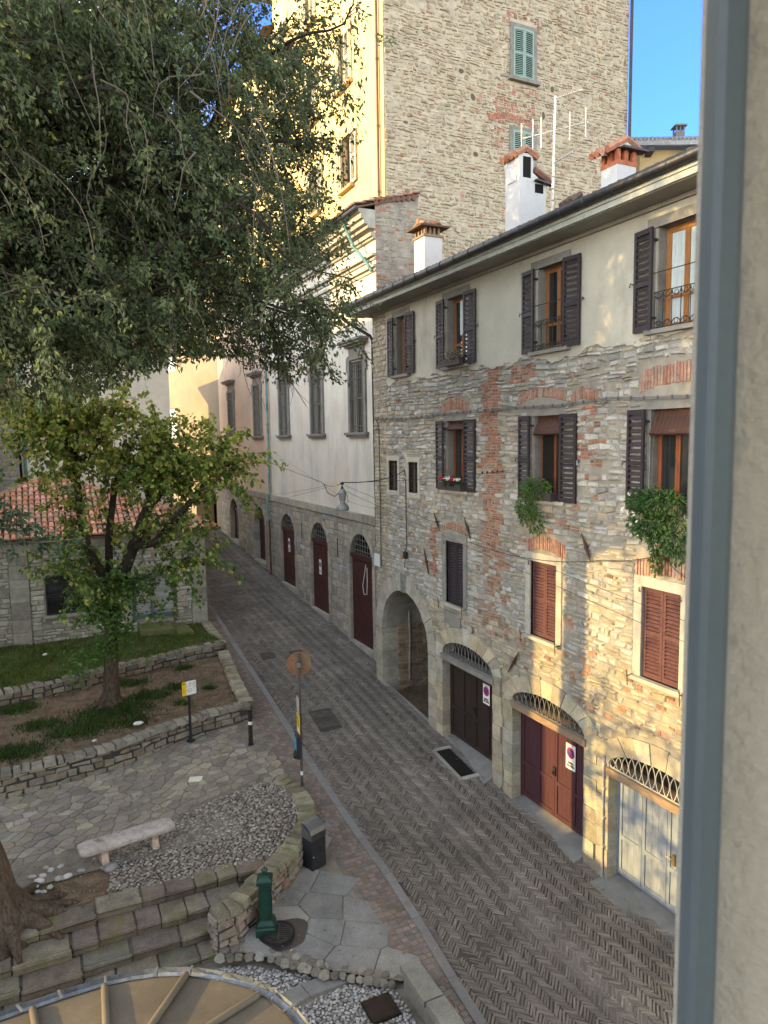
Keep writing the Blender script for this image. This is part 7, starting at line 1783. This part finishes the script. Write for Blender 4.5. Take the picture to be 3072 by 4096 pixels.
# openings in the foliage through which the low sun reaches the house front
sx = (9.6-P[:, 0])/(-sd.x); hy, hz_h = P[:, 1]-sx*sd.y, P[:, 2]-sx*sd.z
wob = .16*np.sin(hy*9+hz_h*3)+.14*np.sin(hz_h*8-hy*4)
for (cy_, cz_, ry_, rz_) in ((10.2, 6.4, .35, .4), (10.35, 5.6, .5, .45), (10.3, 4.8, .55, .5), (10.65, 8.5, .3, .5), (10.6, 9.35, .3, .18), (10.5, 7.6, .25, .3), (12.1, 5.3, .3, .8), (11.8, 4.6, .25, .3), (11.35, 5.0, .2, .5), (8.9, 5.4, .35, .6), (9.0, 4.7, .5, .4), (9.8, 3.8, .8, .7), (10.2, 3.0, .5, .9), (10.9, 3.7, .5, .5), (10.4, 1.8, .35, 1.2), (9.2, 3.2, .4, .4), (9.6, .9, .3, .6), (8.5, 2.2, .5, .4), (10.4, 10.9, .3, .5), (10.15, 11.9, .3, .25), (8.8, 6.3, .3, .2), (8.5, 12.35, .5, .12), (11.9, 9.05, .3, .15), (9.9, 5.5, .25, .3), (9.3, 6.6, .2, .25), (12.3, 3.9, .3, .4)):
    keep &= ~((((hy-cy_)/ry_)**2+((hz_h-cz_)/rz_)**2 < 1+wob*2) & (RNG.uniform(0, 1, len(P)) < .93))
P, D, Tt = P[keep], D[keep], Tt[keep]; n = len(P)
cl = Tt[:, None]*tint_mix(n, [(.082, .105, .046), (.10, .13, .056), (.06, .082, .038), (.125, .15, .06), (.088, .115, .064)], .3)
yl = RNG.uniform(0, 1, n) < .02; cl[yl] = np.array([.22, .24, .05])
mb = MB(); leaves(mb, P, D, .096, .48, cl); mb.build('crown', m_leaf, bt)
print('big tree leaves', n)

# --- the pollarded maple in the garden
mt = thing('maple_tree', 'pollarded yellow green maple on the soil bed in front of the outbuilding', 'tree', (1.48, 20.95, 1.4))
mb = MB(); TM = [(1.46, 20.95, 1.15), (1.47, 20.95, 1.4), (1.49, 20.95, 1.7), (1.53, 21, 2.35), (1.58, 21, 3.35), (1.62, 21, 4.3), (1.66, 21, 4.9)]
mb.tube(TM, [.52, .36, .25, .20, .185, .19, .20], 14)
for k in range(7):
    a = k*.9+.3; b = Vector((1.46+.65*math.cos(a), 20.95+.5*math.sin(a), 1.36)); mb.tube([(1.46+.1*math.cos(a), 20.95+.1*math.sin(a), 1.75), (1.46+.3*math.cos(a), 20.95+.26*math.sin(a), 1.47), b, b+Vector((.25*math.cos(a), .2*math.sin(a), -.1))], [.12, .10, .05, .015], 7)
mb.build('trunk', m_bark, mt, smooth=True)
ML = {'L': ([(1.6, 21, 4.6), (1.45, 20.9, 5.2), (1.15, 20.8, 5.75), (.98, 20.8, 6.6), (.93, 20.8, 7.6), (.9, 20.8, 8.3)], .15), 'La': ([(.9, 20.8, 8.3), (.65, 20.6, 8.9), (.40, 20.5, 9.25), (.1, 20.4, 9.1)], .09), 'Lb': ([(.9, 20.8, 8.3), (1.3, 20.8, 8.55), (1.6, 20.7, 9.0), (1.9, 20.7, 9.5)], .09), 'Lc': ([(.92, 20.8, 8.2), (1.0, 21.2, 9.0), (1.05, 21.4, 9.7)], .08), 'Ld': ([(.9, 20.8, 8.3), (.72, 21.2, 9.0), (.5, 21.4, 9.7)], .08),
      'M': ([(1.62, 21.1, 4.7), (1.68, 21.3, 6.2), (1.9, 21.5, 7.4), (2.05, 21.6, 7.9), (2.35, 21.7, 8.6)], .12), 'R': ([(1.7, 21, 4.6), (2.05, 21, 5.3), (2.45, 21, 6.3), (2.75, 21, 7.0), (3.05, 21, 7.35), (3.4, 21, 7.7), (3.6, 21, 8.1), (3.8, 21, 8.5)], .19), 'Ra': ([(3.4, 21, 7.65), (3.8, 20.8, 7.85), (4.4, 20.6, 8.08), (5.0, 20.5, 8.13)], .08), 'Rb': ([(2.3, 20.9, 5.9), (2.85, 20.7, 6.0), (3.4, 20.6, 6.6), (3.9, 20.5, 7.2), (4.35, 20.4, 7.75)], .13), 'Rc': ([(2.8, 21, 7.1), (2.75, 21.3, 7.6), (2.7, 21.4, 7.95), (3.0, 21.5, 8.5)], .09), 'Rd': ([(3.0, 21, 7.3), (3.15, 21.4, 8.2), (3.2, 21.6, 9.0)], .09), 'Lo': ([(1.55, 21, 4.3), (1.2, 20.5, 4.9), (.8, 20.1, 5.3), (.4, 19.9, 5.5)], .06), 'Ro': ([(1.75, 21, 4.6), (2.4, 20.6, 5.0), (3.1, 20.3, 5.3), (3.7, 20.2, 5.6)], .07)}
br = MB(); tw = MB(); LP = []; LD = []; LT = []
for nm, (pl, r_) in ML.items():
    pl = [np.array(p, float) for p in pl]; br.tube(pl, rad(len(pl)-1, r_, r_*.55), 9)
    ns = 36 if nm not in ('Lo', 'Ro') else 24
    for k in range(ns):
        t = (1-RNG.uniform(0, 1)**1.7*.8)*(len(pl)-1); i = min(int(t), len(pl)-2); p = pl[i]+(pl[i+1]-pl[i])*(t-i)
        o = norm(RNG.normal(0, 1, 3)+np.array([(p[0]-2.2)*.25, -.15, .45 if p[2] > 6 else .0])); L = RNG.uniform(.7, 1.75)
        e = p+o*L; e[2] -= .18*L
        sh = curve(p, e, 6, .05, .12); tw.tube(sh, rad(6, .012, .004), 4)
        leafy(sh, int(34*L), .06)
br.build('limbs', m_barkd, mt, smooth=True); tw.build('shoots', m_twig, mt)
P = np.concatenate(LP); D = np.concatenate(LD); n = len(P)
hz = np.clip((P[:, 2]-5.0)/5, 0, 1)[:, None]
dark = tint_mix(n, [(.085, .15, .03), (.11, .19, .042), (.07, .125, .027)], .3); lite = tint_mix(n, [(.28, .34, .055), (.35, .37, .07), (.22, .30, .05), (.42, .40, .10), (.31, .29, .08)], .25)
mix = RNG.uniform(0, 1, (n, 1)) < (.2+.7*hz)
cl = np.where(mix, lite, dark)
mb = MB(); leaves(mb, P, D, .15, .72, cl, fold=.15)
Q = []
for (cx_, cy_, cz_, r_, k) in ((1.5, 20.7, 4.2, .55, 420), (1.4, 20.6, 3.2, .40, 160), (2.1, 20.6, 4.7, .6, 330), (1.0, 20.7, 4.6, .5, 200), (.7, 20.6, 2.8, .45, 120), (1.9, 20.7, 3.6, .35, 110)):
    q = RNG.normal(0, .5, (k, 3))*r_; Q.append(np.array([cx_, cy_, cz_])+q)
Q = np.concatenate(Q); leaves(mb, Q, RNG.normal(0, 1, Q.shape)+np.array([0, -.3, -.3]), .15, .72, tint_mix(len(Q), [(.07, .15, .03), (.09, .19, .04), (.12, .21, .045)], .3))
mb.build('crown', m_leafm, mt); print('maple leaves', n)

# --- a smaller tree at the left edge, of which some boughs reach into the picture
lt = thing('side_tree', 'smaller tree with bluish green leafy boughs reaching in at the left edge', 'tree', (-4, 19.6, 1.3))
mb = MB(); mb.tube([(-4, 19.6, 1.0), (-3.9, 19.5, 3), (-3.6, 19.2, 5), (-3.2, 18.8, 6.6)], [.2, .16, .14, .1], 10); mb.build('trunk', m_bark, lt, smooth=True)
br = MB(); LP = []; LD = []
for g in ((.85, 17.0, 6.72), (.3, 17.1, 6.9), (-.3, 17.2, 7.3), (-.5, 17.0, 7.6), (-.35, 17.2, 6.85), (-.75, 17.3, 8.2), (-1.6, 17.6, 8.6), (-2.6, 18, 9), (-3.4, 18.5, 9), (-1.4, 17.4, 6.7), (-4.4, 18.6, 8), (-2, 18.6, 7.6), (-.6, 17.2, 7.0)):
    pl = curve((-3.3, 18.9, 6.4), g, 8, .04, .08); br.tube(pl, rad(8, .06, .008), 5)
    for k in range(12):
        t = RNG.uniform(.45, 1)*8; i = min(int(t), 7); p = pl[i]; e = p+RNG.normal(0, .22, 3)+np.array([.12, -.05, -.10]); sh = curve(p, e, 4, .04, .05); br.tube(sh, rad(4, .008, .003), 3); leafy(sh, 14, .03)
    leafy(pl[4:], 30, .04)
br.build('boughs', m_twig, lt)
P = np.concatenate(LP); D = np.concatenate(LD); mb = MB(); leaves(mb, P, D, .15, .5, tint_mix(len(P), [(.075, .13, .075), (.10, .16, .09), (.06, .105, .06)], .25)); mb.build('crown', m_leaf, lt)
